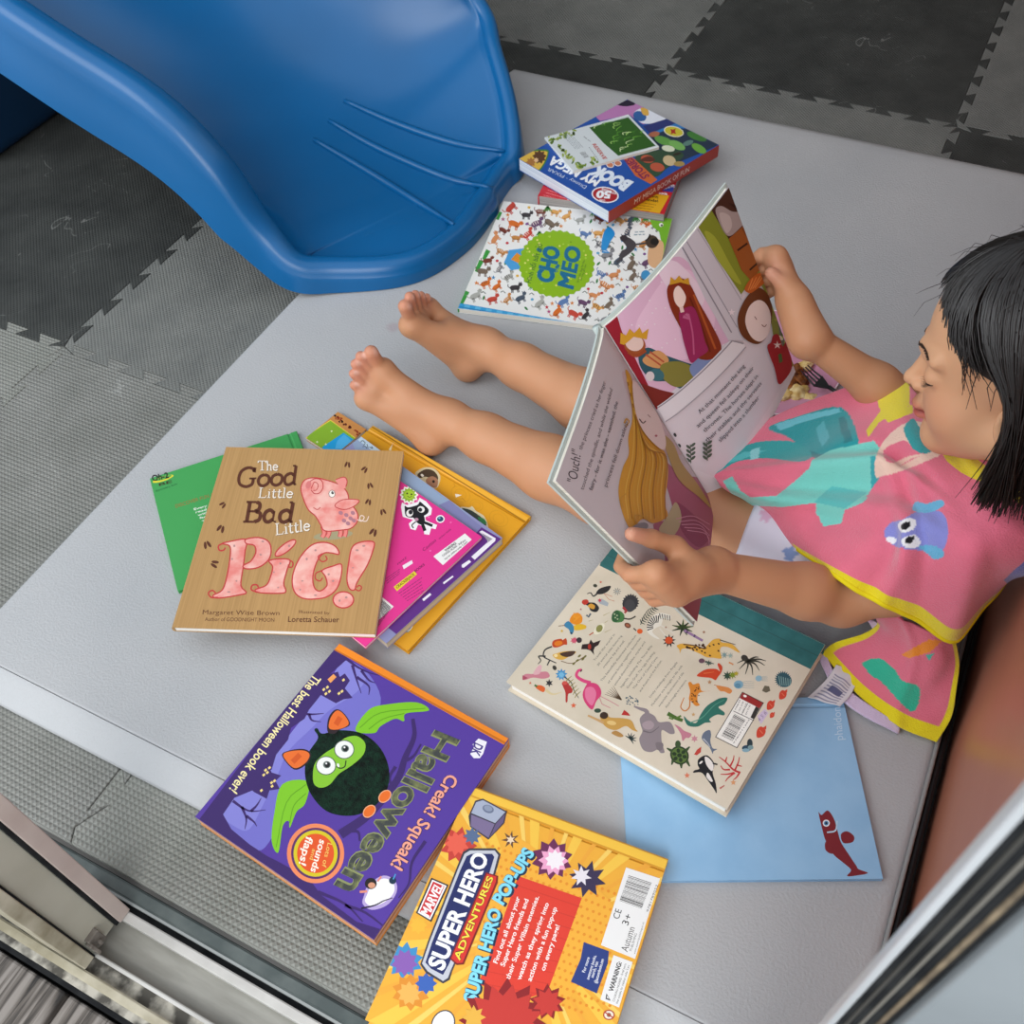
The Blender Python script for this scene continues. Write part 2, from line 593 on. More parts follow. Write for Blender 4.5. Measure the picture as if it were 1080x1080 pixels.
# ---------------------------------------------------------------- timber deck outside
def wood_mat():
    m = bpy.data.materials.new('weathered_timber')
    m.use_nodes = True
    nt = m.node_tree; N = nt.nodes; L = nt.links
    b = N['Principled BSDF']
    tc = N.new('ShaderNodeTexCoord')
    mp = N.new('ShaderNodeMapping'); mp.inputs['Scale'].default_value = (60, 3.0, 20)
    L.new(tc.outputs['Object'], mp.inputs[0])
    nz = N.new('ShaderNodeTexNoise'); nz.inputs['Scale'].default_value = 2.2; nz.inputs['Detail'].default_value = 8; nz.inputs['Distortion'].default_value = 0.6
    L.new(mp.outputs[0], nz.inputs['Vector'])
    cr = N.new('ShaderNodeValToRGB')
    e = cr.color_ramp.elements
    e[0].position = 0.36; e[0].color = lin('#2b2826')
    e[1].position = 0.62; e[1].color = lin('#8d8680')
    x = e.new(0.48); x.color = lin('#645d57')
    L.new(nz.outputs['Fac'], cr.inputs[0]); L.new(cr.outputs[0], b.inputs['Base Color'])
    bp = N.new('ShaderNodeBump'); bp.inputs['Strength'].default_value = 0.8; bp.inputs['Distance'].default_value = 0.003
    L.new(nz.outputs['Fac'], bp.inputs['Height']); L.new(bp.outputs[0], b.inputs['Normal'])
    b.inputs['Roughness'].default_value = 0.8
    return m


WOOD = wood_mat()
gapx = -0.560
for k, lab in ((-1, 'weathered grey deck plank in the bottom left corner of the picture'),
               (0, 'weathered grey deck plank right of the dark gap, below the door sill')):
    bm = bmesh.new()
    box(bm, -0.055, 0.055, -0.5, 0.5, -0.02, 0.0, 0.003)
    o = obj('deck_plank', bm, WOOD)
    o.location = (gapx + 0.0575 + k * 0.115, -0.502, -0.066)
    tag(o, lab, 'deck plank', 'deck planks outside the door')
bm = bmesh.new(); box(bm, -1.7, 0.5, -1.0, 0.004, -0.16, -0.0875)
structure(obj('trim_2', bm, M('#1d1b1a', 0.9)))

# ---------------------------------------------------------------- sliding door stiles
def stile(name, parent, x0, x1, y0, y1, z0, z1, m, bev=0.001):
    bm = bmesh.new()
    box(bm, x0, x1, y0, y1, z0, z1, bev)
    return obj(name, bm, m, parent)


dl = bpy.data.objects.new('door_1', None); COL.objects.link(dl); structure(dl)
dl.location = (-0.55, 0.06, -0.045)
ppink = noisy('faded_plastic_trim', '#b8a8a0', '#c9bcb3', 10, 0.5)
beige = noisy('beige_aluminium', '#a9a595', '#bab7a8', 8, 0.42, spec=0.5)
stile('inner_trim', dl, -0.06, 0.006, 0.0135, 0.0285, 0.003, 1.9, ppink)
stile('gasket', dl, -0.06, 0.003, 0.0095, 0.0137, 0.0, 1.9, black_r)
stile('stile_face', dl, -0.06, 0.0, -0.0225, 0.0097, 0.001, 1.9, beige)
stile('gasket', dl, -0.06, 0.003, -0.0245, -0.0224, 0.0, 1.9, black_r)
stile('outer_trim', dl, -0.06, 0.004, -0.0375, -0.0244, 0.003, 1.9, alu_y)
bm = bmesh.new()
box(bm, -0.001, 0.006, -0.018, -0.004, 0.010, 0.034, 0.0008)
box(bm, 0.002, 0.009, -0.0205, -0.0165, 0.006, 0.030, 0.0008)
box(bm, 0.004, 0.010, -0.013, -0.009, 0.016, 0.022, 0.001)
obj('roller_bracket', bm, noisy('stained_nylon', '#5c554e', '#837c74', 60, 0.6), dl)

dr = bpy.data.objects.new('door_2', None); COL.objects.link(dr); structure(dr)
dr.location = (0.05, 0.13, -0.045)
greys = noisy('brushed_alu_edge', '#a6a9ab', '#c2c4c6', 30, 0.35, spec=0.6, stretch=(1, 1, 0.1))
whitef = noisy('white_frame_paint', '#81878a', '#91979a', 6, 0.4, bump=0.05, bscale=90)
dgrey = M('#45433f', 0.5)
brn = noisy('brown_pile_seal', '#5b5043', '#8a7a63', 60, 0.8)


def rstile(name, x0, x1, y0, y1, m, bev=0.0006):
    return stile(name, dr, x0 - 0.05, x1 - 0.05, y0 - 0.13, y1 - 0.13, 0.0, 1.9, m, bev)


rstile('stile_core', 0.0536, 0.168, 0.1302, 0.1350, greys)
rstile('stile_core', 0.0640, 0.168, 0.1348, 0.160, dgrey)
rstile('edge_strip', 0.0536, 0.0564, 0.1285, 0.1304, greys)
rstile('gasket', 0.0566, 0.0588, 0.1290, 0.1304, black_r)
rstile('gasket_rib', 0.0588, 0.0602, 0.1285, 0.1304, dgrey)
rstile('gasket', 0.0602, 0.0628, 0.1291, 0.1304, black_r)
rstile('gasket_rib', 0.0628, 0.0640, 0.1284, 0.1304, M('#77736b', 0.45))
rstile('gasket', 0.0640, 0.0672, 0.1291, 0.1304, black_r)
rstile('pile_seal', 0.0672, 0.0690, 0.1284, 0.1304, brn)
rstile('gasket', 0.0690, 0.0712, 0.1289, 0.1304, black_r)
rstile('stile_face', 0.0714, 0.168, 0.1245, 0.1304, whitef, 0.0015)
# ================================================================== PRINTED ARTWORK
class Art:
    """flat printed shapes; coordinates are read off the photograph in views
    (ox, oy, k) and laid onto the cover's own plane"""

    def __init__(s, plane, inv, z0, step=0.000016):
        s.pl = plane; s.inv = inv; s.z = z0; s.step = step; s.n = 0
        s.v = []; s.f = []; s.fm = []; s.mats = []
        s.clip = None
        s.sh = []
        s.o = (0, 0, 1)
        s.rough = 0.42

    def view(s, ox, oy, k):
        s.o = (ox, oy, k)
        return s

    def L(s, x, y):
        p = onplane(float(s.o[0] + x * s.o[2]), float(s.o[1] + y * s.o[2]), s.pl)
        q = s.inv @ p
        return (q.x, q.y)

    def _mi(s, c):
        m = M(c, s.rough) if isinstance(c, (str, tuple)) else c
        if m not in s.mats:
            s.mats.append(m)
        return s.mats.index(m)

    def _add(s, loops, c, keep=False):
        """loops: local 2D polygons (already mapped)"""
        z = 0.0
        gid = s.n
        if not keep:
            s.n += 1
        mi = s._mi(c)
        v0 = len(s.v)
        for lp in loops:
            if s.clip:
                lp = clip_poly(lp, s.clip)
            if len(lp) < 3:
                continue
            tri = tessellate_polygon([[Vector((x, y, 0)) for x, y in lp]])
            b = len(s.v)
            s.v += [(x, y, z) for x, y in lp]
            for t in tri:
                a, bb, cc = [lp[i] for i in t]
                ar = (bb[0] - a[0]) * (cc[1] - a[1]) - (bb[1] - a[1]) * (cc[0] - a[0])
                if abs(ar) < 1e-14:
                    continue
                s.f.append([b + i for i in (t if ar > 0 else t[::-1])])
                s.fm.append(mi)
        s._shape(v0, gid, mi)

    def _shape(s, v0, gid, mi):
        if len(s.v) > v0:
            xs = [v[0] for v in s.v[v0:]]; ys = [v[1] for v in s.v[v0:]]
            s.sh.append((v0, len(s.v), min(xs), max(xs), min(ys), max(ys), gid, mi))

    def levels(s):
        """printing order: lift each shape just above whatever it overlaps"""
        if not s.sh:
            return
        B = np.array([q[2:8] for q in s.sh], float)
        lev = np.zeros(len(s.sh), int)
        for i, q in enumerate(s.sh):
            if i:
                b = B[:i]
                m = (b[:, 0] < q[3]) & (b[:, 1] > q[2]) & (b[:, 2] < q[5]) & (b[:, 3] > q[4]) & ~((b[:, 4] == q[6]) & (b[:, 5] == q[7]))
                if m.any():
                    lev[i] = lev[:i][m].max() + 1
            z = s.z + lev[i] * s.step
            for k in range(q[0], q[1]):
                s.v[k] = (s.v[k][0], s.v[k][1], z)
        s.top = int(lev.max())

    def poly(s, pts, c, keep=False):
        s._add([[s.L(x, y) for x, y in pts]], c, keep)

    def blob(s, pts, c, n=5, keep=False):
        s.poly([(p[0], p[1]) for p in catmull(pts, n, True)], c, keep)

    def ell(s, x, y, rx, ry, c, rot=0, n=24, keep=False):
        a = math.radians(rot); ca, sa = math.cos(a), math.sin(a)
        s.poly([(x + rx * math.cos(2 * PI * k / n) * ca - ry * math.sin(2 * PI * k / n) * sa,
                 y + rx * math.cos(2 * PI * k / n) * sa + ry * math.sin(2 * PI * k / n) * ca) for k in range(n)], c, keep)

    def ring(s, x, y, rx, ry, wd, c, rot=0, n=28):
        a = math.radians(rot); ca, sa = math.cos(a), math.sin(a)
        s.line([(x + rx * math.cos(2 * PI * k / n) * ca - ry * math.sin(2 * PI * k / n) * sa,
                 y + rx * math.cos(2 * PI * k / n) * sa + ry * math.sin(2 * PI * k / n) * ca) for k in range(n + 1)], wd, c)

    def line(s, pts, wd, c, w2=None, sm=0, keep=False):
        if sm:
            pts = [(p[0], p[1]) for p in catmull(pts, sm)]
        n = len(pts)
        w2 = wd if w2 is None else w2
        Lf, Rt = [], []
        for i in range(n):
            x0, y0 = pts[max(i - 1, 0)]; x1, y1 = pts[min(i + 1, n - 1)]
            dx, dy = x1 - x0, y1 - y0
            l = math.hypot(dx, dy) or 1
            h = (wd + (w2 - wd) * i / (n - 1)) / 2
            Lf.append((pts[i][0] - dy / l * h, pts[i][1] + dx / l * h))
            Rt.append((pts[i][0] + dy / l * h, pts[i][1] - dx / l * h))
        quads = []
        for i in range(n - 1):
            quads.append([s.L(*Lf[i]), s.L(*Lf[i + 1]), s.L(*Rt[i + 1]), s.L(*Rt[i])])
        s._add(quads, c, keep)

    def star(s, x, y, r, c, n=5, inner=0.45, rot=0, keep=False):
        pts = []
        for k in range(2 * n):
            rr = r if k % 2 == 0 else r * inner
            a = math.radians(rot) + PI * k / n - PI / 2
            pts.append((x + rr * math.cos(a), y + rr * math.sin(a)))
        s.poly(pts, c, keep)

    def text(s, body, p0, p1, top, c, bold=0.0, res=3, keep=False, outline=None, ow=0.05):
        """baseline from p0 to p1; 'top' is where the capital height above p0 ends"""
        if outline:
            s.text(body, p0, p1, top, outline, bold + ow, res)
        if bold > 0 and ('M' in body or 'm' in body) and not outline:
            # the letter M does not survive thickening: print it four times, slightly shifted
            d = bold * .8 / .73
            L_ = math.hypot(p1[0] - p0[0], p1[1] - p0[1])
            hx, hy = (top[0] - p0[0]) * d, (top[1] - p0[1]) * d
            q = math.hypot(top[0] - p0[0], top[1] - p0[1]) * d / L_
            gx, gy = (p1[0] - p0[0]) * q, (p1[1] - p0[1]) * q
            for a_, b_ in ((1, 1), (-1, 1), (-1, -1), (1, -1)):
                ox, oy = gx * a_ + hx * b_, gy * a_ + hy * b_
                s.text(body, (p0[0] + ox, p0[1] + oy), (p1[0] + ox, p1[1] + oy), (top[0] + ox, top[1] + oy), c, 0.0, res)
            return
        me, W, x0 = text_mesh(body, bold, res)
        a = Vector(s.L(*p0)); b = Vector(s.L(*p1)); t = Vector(s.L(*top))
        ux = (b - a) / W; uy = (t - a) / 0.73
        z = 0.0
        gid = s.n
        if not keep:
            s.n += 1
        mi = s._mi(c)
        base = len(s.v)
        flip = ux.x * uy.y - ux.y * uy.x < 0
        for v in me[0]:
            q = a + ux * (v[0] - x0) + uy * v[1]
            s.v.append((q.x, q.y, z))
        for f in me[1]:
            f = [base + i for i in f]
            s.f.append(f[::-1] if flip else f); s.fm.append(mi)
        s._shape(base, gid, mi)

    def merge(s, verts, faces, fmi, mats):
        """append the printed faces to a cover mesh given as lists"""
        s.levels()
        off = len(verts)
        verts += s.v
        mo = {}
        for k, m in enumerate(s.mats):
            if m not in mats:
                mats.append(m)
            mo[k] = mats.index(m)
        for f, mi in zip(s.f, s.fm):
            faces.append([off + i for i in f]); fmi.append(mo[mi])


_TX = {}


def text_mesh(body, bold, res):
    key = (body, round(bold, 3), res)
    if key in _TX:
        return _TX[key]
    c = bpy.data.curves.new('lettering', 'FONT')
    c.body = body; c.resolution_u = res; c.offset = bold
    o = bpy.data.objects.new('lettering', c)
    me = bpy.data.meshes.new_from_object(o)
    vs = [(v.co.x, v.co.y) for v in me.vertices]
    fs = []
    for p in me.polygons:
        f = list(p.vertices)
        ar = 0
        for i in range(len(f)):
            x1, y1 = vs[f[i]]; x2, y2 = vs[f[(i + 1) % len(f)]]
            ar += x1 * y2 - x2 * y1
        fs.append(f if ar > 0 else f[::-1])
    xs = [v[0] for v in vs] or [0, 1]
    bpy.data.objects.remove(o); bpy.data.curves.remove(c); bpy.data.meshes.remove(me)
    _TX[key] = ((vs, fs), max(max(xs) - min(xs), 1e-3), min(xs))
    return _TX[key]


def clip_poly(lp, r):
    """Sutherland-Hodgman against the rectangle r = (x0,y0,x1,y1)"""
    for ax, lim, sg in ((0, r[0], 1), (0, r[2], -1), (1, r[1], 1), (1, r[3], -1)):
        out = []
        for i in range(len(lp)):
            a, b = lp[i], lp[(i + 1) % len(lp)]
            ia, ib = (a[ax] - lim) * sg >= 0, (b[ax] - lim) * sg >= 0
            if ia:
                out.append(a)
            if ia != ib:
                t = (lim - a[ax]) / (b[ax] - a[ax])
                out.append((a[0] + (b[0] - a[0]) * t, a[1] + (b[1] - a[1]) * t))
        lp = out
        if len(lp) < 3:
            return []
    return lp


# ================================================================== BOOKS
PAPER = noisy('page_edges', '#d8d2c4', '#f1ede2', 1.0, 0.8, stretch=(2, 2, 900))
PAPER_B = noisy('cream_page_edges', '#b9ad98', '#d9cfbb', 1.0, 0.8, stretch=(2, 2, 700))


def to_mesh_lists(bm):
    bm.verts.ensure_lookup_table()
    bm.verts.index_update()
    return [v.co[:] for v in bm.verts], [[v.index for v in f.verts] for f in bm.faces], [f.material_index for f in bm.faces]


def make_book(name, label, cat, quad, plane, thick, cover, spine='L', spine_col=None, board=0.0022, inset=0.003,
              hard=True, page=None, group=None, art=None, back_col=None, size=None, groove=True, edge_col=None, round_spine=True, spine_name='spine', rough=0.42):
    """quad = TL, TR, BR, BL of the upper cover in the photograph; plane = plane of the upper cover"""
    pts = [onplane(px, py, plane) for px, py in quad]
    n = plane[1]
    ux = ((pts[1] - pts[0]) + (pts[2] - pts[3]))
    ux = (ux - n * ux.dot(n)).normalized()
    uy = n.cross(ux)
    c = sum(pts, Vector()) / 4
    wd = (abs((pts[1] - pts[0]).dot(ux)) + abs((pts[2] - pts[3]).dot(ux))) / 2
    ht = (abs((pts[0] - pts[3]).dot(uy)) + abs((pts[1] - pts[2]).dot(uy))) / 2
    if size:
        if size[0]: wd = size[0]
        if size[1]: ht = size[1]
    base = c - n * thick
    mw = Matrix((ux, uy, n)).transposed().to_4x4()
    mw.translation = base
    root = thing(name, label, cat, group=group, mw=mw)
    inv = mw.inverted()
    W2, H2 = wd / 2, ht / 2
    cm = M(cover, rough) if isinstance(cover, (str, tuple)) else cover
    sm = cm if spine_col is None else (M(spine_col, rough) if isinstance(spine_col, (str, tuple)) else spine_col)
    bk = cm if back_col is None else M(back_col, rough)
    pg = page or PAPER
    b = board

    def cover_bm(z0, z1, up):
        bm = bmesh.new()
        ax = 'y' if spine in 'LR' else 'x'
        lo, hi = (-W2, W2) if spine in 'LR' else (-H2, H2)
        sgn = 1 if spine in 'LB' else -1
        edge = lo if sgn > 0 else hi
        other = hi if sgn > 0 else lo
        if hard and groove:
            gd = min(0.0011, b * 0.6)
            o = [(edge, z1), (edge + sgn * 0.0075, z1), (edge + sgn * 0.0090, z1 - gd), (edge + sgn * 0.0110, z1 - gd), (edge + sgn * 0.0128, z1), (other, z1), (other, z0), (edge, z0)]
            if not up:
                o = [(edge, z1), (other, z1), (other, z0), (edge, z0)]
        else:
            o = [(edge, z1), (other, z1), (other, z0), (edge, z0)]
        a0, a1 = (-H2, H2) if ax == 'y' else (-W2, W2)
        prism(bm, o, ax, a0, a1)
        return bm

    # upper cover with its printing
    bm = cover_bm(thick - b, thick, True)
    vs, fs, fm = to_mesh_lists(bm); bm.free()
    mats = [cm]
    A = Art(plane, inv, thick + 0.00006)
    A.rough = rough
    A.clip = (-W2 + 0.0002, -H2 + 0.0002, W2 - 0.0002, H2 - 0.0002)
    A.W2, A.H2 = W2, H2
    if art:
        art(A)
    A.merge(vs, fs, fm, mats)
    me = bpy.data.meshes.new('front_cover')
    me.from_pydata(vs, [], fs)
    for m in mats: me.materials.append(m)
    me.polygons.foreach_set('material_index', fm)
    me.update()
    link('front_cover', me, root)
    # lower cover
    obj('back_cover', cover_bm(0, b, False), bk, root)
    # pages
    bm = bmesh.new()
    i = inset if hard else 0.0004
    x0, x1, y0, y1 = -W2 + i, W2 - i, -H2 + i, H2 - i
    if spine == 'L': x0 = -W2 + 0.002
    if spine == 'R': x1 = W2 - 0.002
    if spine == 'B': y0 = -H2 + 0.002
    if spine == 'T': y1 = H2 - 0.002
    box(bm, x0, x1, y0, y1, b + 0.0001, thick - b - 0.0001)
    obj('page_block', bm, pg, root)
    # spine
    bm = bmesh.new()
    e = 0.0016
    bul = min(0.0035, thick * 0.2) if round_spine else 0.0004
    prof = []
    K = 6
    for k in range(K + 1):
        a = -PI / 2 + PI * k / K
        prof.append((e + bul * math.cos(a) - 0.0002, thick / 2 + (thick / 2) * math.sin(a)))
    inner = [(0.0 - 0.0002, thick), (0.0 - 0.0002, 0.0)]
    sg = {'L': -1, 'R': 1, 'B': -1, 'T': 1}[spine]
    off = {'L': -W2, 'R': W2, 'B': -H2, 'T': H2}[spine]
    poly = [(off + sg * (p[0] - e + 0.0003), p[1]) for p in prof] + [(off - sg * 0.0014, thick - b), (off - sg * 0.0014, b)]
    if spine in 'LR':
        prism(bm, poly, 'y', -H2, H2)
    else:
        prism(bm, poly, 'x', -W2, W2)
    obj(spine_name, bm, sm, root)
    root['w'] = wd; root['h'] = ht
    return root, A
# ------------------------------------------------------------------ small drawing helpers
SERIF = {
    'T': (.80, [[(0, 1), (.75, 1)], [(.375, 1), (.375, 0)], [(.2, 0), (.55, 0)], [(.01, 1), (0, .8)], [(.74, 1), (.75, .8)]]),
    'h': (.60, [[(.1, 1), (.1, 0)], [(.1, .42), (.2, .57), (.34, .58), (.42, .45), (.42, 0)], [(0, 0), (.2, 0)], [(.32, 0), (.54, 0)], [(0, 1), (.1, 1)]]),
    'e': (.52, [[(.06, .33), (.44, .33), (.4, .52), (.25, .6), (.1, .5), (.05, .28), (.12, .07), (.28, 0), (.45, .1)]]),
    'G': (.90, [[(.70, .78), (.62, .94), (.4, 1), (.14, .85), (.05, .5), (.13, .15), (.4, 0), (.63, .07), (.7, .2), (.7, .42)], [(.52, .42), (.84, .42)], [(.71, 1), (.7, .74)]]),
    'o': (.58, [[(.28, .6), (.1, .5), (.04, .3), (.1, .1), (.28, 0), (.46, .1), (.52, .3), (.46, .5), (.28, .6)]]),
    'd': (.66, [[(.48, 1), (.48, 0)], [(.48, 0), (.6, .02)], [(.48, .45), (.3, .6), (.1, .5), (.05, .28), (.12, .06), (.28, 0), (.48, .14)], [(.34, 1), (.48, 1)]]),
    'L': (.68, [[(.12, 1), (.12, 0)], [(0, 1), (.28, 1)], [(0, 0), (.55, 0), (.6, .22)]]),
    'i': (.30, [[(.12, .6), (.12, 0)], [(0, 0), (.24, 0)], [(.02, .6), (.12, .6)], [(.11, .86), (.13, .80)]]),
    't': (.42, [[(.15, .85), (.15, .1), (.25, 0), (.36, .06)], [(0, .6), (.34, .6)]]),
    'l': (.30, [[(.12, 1), (.12, 0)], [(0, 0), (.24, 0)], [(.0, 1), (.12, 1)]]),
    'B': (.74, [[(.14, 1), (.14, 0)], [(0, 1), (.4, 1)], [(.4, 1), (.54, .9), (.54, .64), (.4, .53)], [(.14, .53), (.42, .53)], [(.42, .53), (.62, .42), (.62, .12), (.44, 0)], [(0, 0), (.44, 0)]]),
    'a': (.62, [[(.42, .55), (.42, .06), (.56, 0)], [(.42, .45), (.26, .6), (.1, .5), (.05, .28), (.12, .06), (.26, 0), (.42, .14)]]),
}


def serif(A, body, p0, p1, top, c, wt=0.1):
    tot = sum(SERIF[ch][0] for ch in body) - 0.06
    ax = ((p1[0] - p0[0]) / tot, (p1[1] - p0[1]) / tot)
    ay = (top[0] - p0[0], top[1] - p0[1])
    h = math.hypot(*ay)
    x = 0.0
    for ch in body:
        wd, sts = SERIF[ch]
        for st in sts:
            P = st if len(st) < 4 else [tuple(q) for q in catmull(st, 4)]
            vert = len(st) == 2 and abs(st[0][0] - st[1][0]) < .05
            wdt = wt * (1.25 if vert or len(st) > 3 else 0.75) * h
            A.line([(p0[0] + ax[0] * (x + u) + ay[0] * v, p0[1] + ax[1] * (x + u) + ay[1] * v) for u, v in P], wdt, c, keep=True)
        x += wd
    A.n += 1


def critter(A, x, y, r, rot, c, c2='#3a3030', kind=0):
    a = math.radians(rot)
    def T(u, v): return (x + r * (u * math.cos(a) - v * math.sin(a)), y + r * (u * math.sin(a) + v * math.cos(a)))
    for u in (-.55, -.35, .35, .55):
        A.line([T(u, .2), T(u * 1.15, .85)], r * .16, c, keep=True)
    A.line([T(-.8, 0), T(-1.15, -.3), T(-1.1, -.7)], r * .13, c, sm=3, keep=True)
    A.blob([T(-.85, -.15), T(-.4, -.42), T(.4, -.38), T(.8, -.2), T(.75, .3), T(0, .4), T(-.7, .32)], c, 3)
    A.ell(*T(.95, -.45), r * .36, r * .32, c, rot, 12)
    A.poly([T(.72, -.6), T(.75, -.98), T(.95, -.72)], c2, True)
    A.poly([T(1.0, -.72), T(1.18, -.95), T(1.22, -.58)], c2)
    if kind:
        for k in range(3):
            A.line([T(-.5 + k * .35, -.4), T(-.45 + k * .35, .1)], r * .1, c2, keep=True)
    A.ell(*T(1.05, -.5), r * .06, r * .06, '#1a1614', 0, 6)


def barcode(A, q, n=24, c='#222222', along=True, seed=3):
    """bars across the quad q (4 points); bars run from edge q0-q3 to q1-q2"""
    rnd = random.Random(seed)
    t = 0.03
    while t < 0.95:
        wd = rnd.choice((0.012, 0.02, 0.03, 0.012))
        def E(a, b, k): return (a[0] + (b[0] - a[0]) * k, a[1] + (b[1] - a[1]) * k)
        t2 = min(t + wd, .97)
        A.poly([E(q[0], q[3], t), E(q[1], q[2], t), E(q[1], q[2], t2), E(q[0], q[3], t2)], c, True)
        t = t2 + rnd.choice((0.012, 0.02, 0.03))
    A.n += 1


def greek(A, p0, p1, h, c, seed=0):
    """a line of print too small to read: word-length dashes"""
    rnd = random.Random(seed)
    L_ = math.hypot(p1[0] - p0[0], p1[1] - p0[1]); t = 0
    while t < 0.97:
        wl = min(rnd.uniform(1.2, 4.0) * h / L_, 1 - t)
        A.line([(p0[0] + (p1[0] - p0[0]) * t, p0[1] + (p1[1] - p0[1]) * t), (p0[0] + (p1[0] - p0[0]) * (t + wl), p0[1] + (p1[1] - p0[1]) * (t + wl))], h * .55, c, keep=True)
        t += wl + 0.55 * h / L_
    A.n += 1


# ------------------------------------------------------------------ purple board book with the furry bat
def art_bat(A):
    A.view(200, 670, .31481)
    dk = '#3a2266'
    A.blob([(520, 85), (600, 130), (640, 230), (560, 330), (440, 420), (380, 520), (300, 640), (240, 720), (180, 690), (115, 620), (110, 590), (160, 530), (260, 440), (330, 340), (400, 250), (470, 150)], '#7470c6')
    A.blob([(520, 85), (590, 130), (560, 190), (470, 250), (410, 310), (330, 390), (290, 480), (250, 560), (200, 650), (150, 640), (112, 600), (160, 530), (260, 440), (330, 340), (400, 250), (470, 150)], '#8583d2')
    A.poly([(475, 30), (30, 620), (45, 660), (630, 1030), (690, 1000), (640, 985), (560, 960), (440, 870), (400, 815), (300, 760), (260, 740), (200, 700), (140, 650), (112, 600), (150, 545), (210, 520), (250, 460), (275, 450), (290, 400), (330, 350), (340, 310), (385, 280), (400, 250), (440, 200), (470, 130), (500, 105), (530, 78)], dk)
    A.poly([(430, 195), (470, 130), (497, 122), (503, 140), (520, 128), (537, 152), (520, 178), (530, 190), (546, 210), (515, 215), (490, 228)], dk)
    A.poly([(190, 500), (245, 450), (262, 432), (275, 460), (307, 470), (288, 488), (302, 515), (268, 520), (258, 548), (215, 525)], dk)
    A.poly([(462, 148), (482, 130), (492, 140), (472, 160)], '#f0a05a')
    for (x, y) in ((449, 182), (461, 174), (456, 196), (468, 188), (500, 195), (510, 188), (254, 452), (267, 444), (248, 468), (260, 460), (274, 494), (284, 488), (276, 506), (240, 520), (515, 150)):
        A.poly([(x - 5, y), (x + 2, y - 6), (x + 6, y), (x - 1, y + 6)], '#f2d884', True)
    A.n += 1
    for br in ([(520, 75), (560, 105), (600, 125), (638, 135)], [(545, 100), (560, 150), (575, 195)], [(575, 118), (600, 150), (622, 160)], [(560, 140), (600, 170), (600, 200)],
               [(145, 555), (180, 580), (210, 590), (255, 585)], [(175, 575), (190, 615), (185, 650)], [(205, 590), (225, 570), (240, 545)], [(190, 605), (215, 625), (225, 640)], [(375, 262), (410, 265), (450, 262)], [(400, 265), (410, 285), (440, 290)]):
        A.line(br, 10, dk, 2, 4, keep=True)
    A.n += 1
    A.line([(748, 280), (752, 340), (722, 410), (692, 490), (600, 600), (505, 668)], 12, dk, 32, 5)
    for br in ([(775, 365), (750, 405), (715, 425)], [(690, 540), (670, 480), (690, 440)], [(570, 690), (565, 660), (540, 655)]):
        A.line(br, 6, dk, 12, 4, keep=True)
    A.n += 1
    # orange spine strip folding onto the cover
    A.poly([(476, 0), (1085, 340), (1062, 372), (470, 40)], '#ef8a1e')
    A.poly([(470, 36), (1066, 362), (1064, 370), (470, 42)], '#c56c16')
    A.rough = .5
    # wings, ears, body of felt
    A.blob([(555, 318), (600, 250), (660, 232), (760, 225), (802, 252), (725, 262), (718, 288), (688, 280), (640, 305), (618, 328)], '#7fc622')
    A.blob([(396, 490), (310, 500), (283, 600), (275, 690), (297, 728), (312, 640), (332, 622), (336, 645), (358, 592), (388, 562)], '#7fc622')
    for q in ([(570, 310), (640, 260), (790, 245)], [(600, 315), (650, 280), (720, 262)], [(390, 500), (325, 560), (290, 710)], [(390, 530), (350, 570), (335, 630)]):
        A.line(q, 3, '#5fa013', sm=4, keep=True)
    A.n += 1
    fur = noisy('dark_green_plush', '#081611', '#143626', 160, 0.95, bump=0.9, bscale=700, bdist=0.003)
    A.blob([(430, 345), (418, 318), (428, 312), (445, 330), (500, 318), (580, 330), (640, 380), (668, 450), (660, 520), (610, 580), (540, 605), (460, 590), (405, 530), (386, 460), (398, 395)], fur)
    A.blob([(462, 322), (466, 275), (492, 248), (520, 265), (537, 300), (500, 318), (485, 330)], '#2a1a20')
    A.blob([(468, 312), (472, 278), (494, 252), (518, 267), (533, 298), (500, 315)], '#e9702a')
    A.blob([(310, 405), (328, 388), (380, 381), (407, 398), (392, 432), (350, 450)], '#2a1a20')
    A.blob([(314, 405), (332, 390), (380, 386), (402, 400), (388, 428), (350, 445)], '#e9702a')
    A.line([(345, 425), (370, 400)], 18, '#d4581c'); A.line([(490, 300), (505, 275)], 18, '#d4581c')
    A.blob([(413, 470), (420, 430), (450, 398), (490, 372), (520, 345), (560, 338), (588, 362), (582, 400), (545, 435), (500, 465), (470, 500), (440, 511), (418, 500)], '#86c42e')
    for (x, y) in ((457, 437), (518, 383)):
        A.ell(x, y, 34, 32, '#4c5a50'); A.ell(x, y, 31, 29, '#f2f3ee'); A.ell(x + 3, y - 3, 13, 12, '#6c7a74'); A.ell(x + 4, y - 3, 9, 9, '#15191a'); A.ell(x + 1, y - 7, 3, 3, '#ffffff')
    A.line([(492, 440), (505, 446), (520, 440), (524, 420)], 4, '#263b16', sm=4)
    A.ell(498, 436, 4, 7, '#f4f4ee', -20)
    for (x, y) in ((654, 540), (602, 590)):
        A.ell(x, y, 25, 18, '#f4b183', -45); A.ell(x, y, 22, 15, '#ea6f22', -45)
    A.rough = .42
    # round badge
    A.ell(422, 731, 96, 100, '#f08a5c', n=40); A.ell(422, 731, 82, 86, '#5d2a63', n=40); A.ell(422, 731, 74, 78, '#d9c51d', n=40); A.ell(422, 731, 62, 66, '#e5561f', n=40)
    A.text('Lots of', (463, 695), (443, 775), (478, 700), '#f3d36a')
    A.text('sounds', (437, 683), (405, 790), (459, 692), '#fff4e4', .02)
    A.text('and', (412, 715), (402, 750), (425, 719), '#f3d36a')
    A.text('flaps!', (392, 672), (366, 765), (416, 682), '#fff4e4', .02)
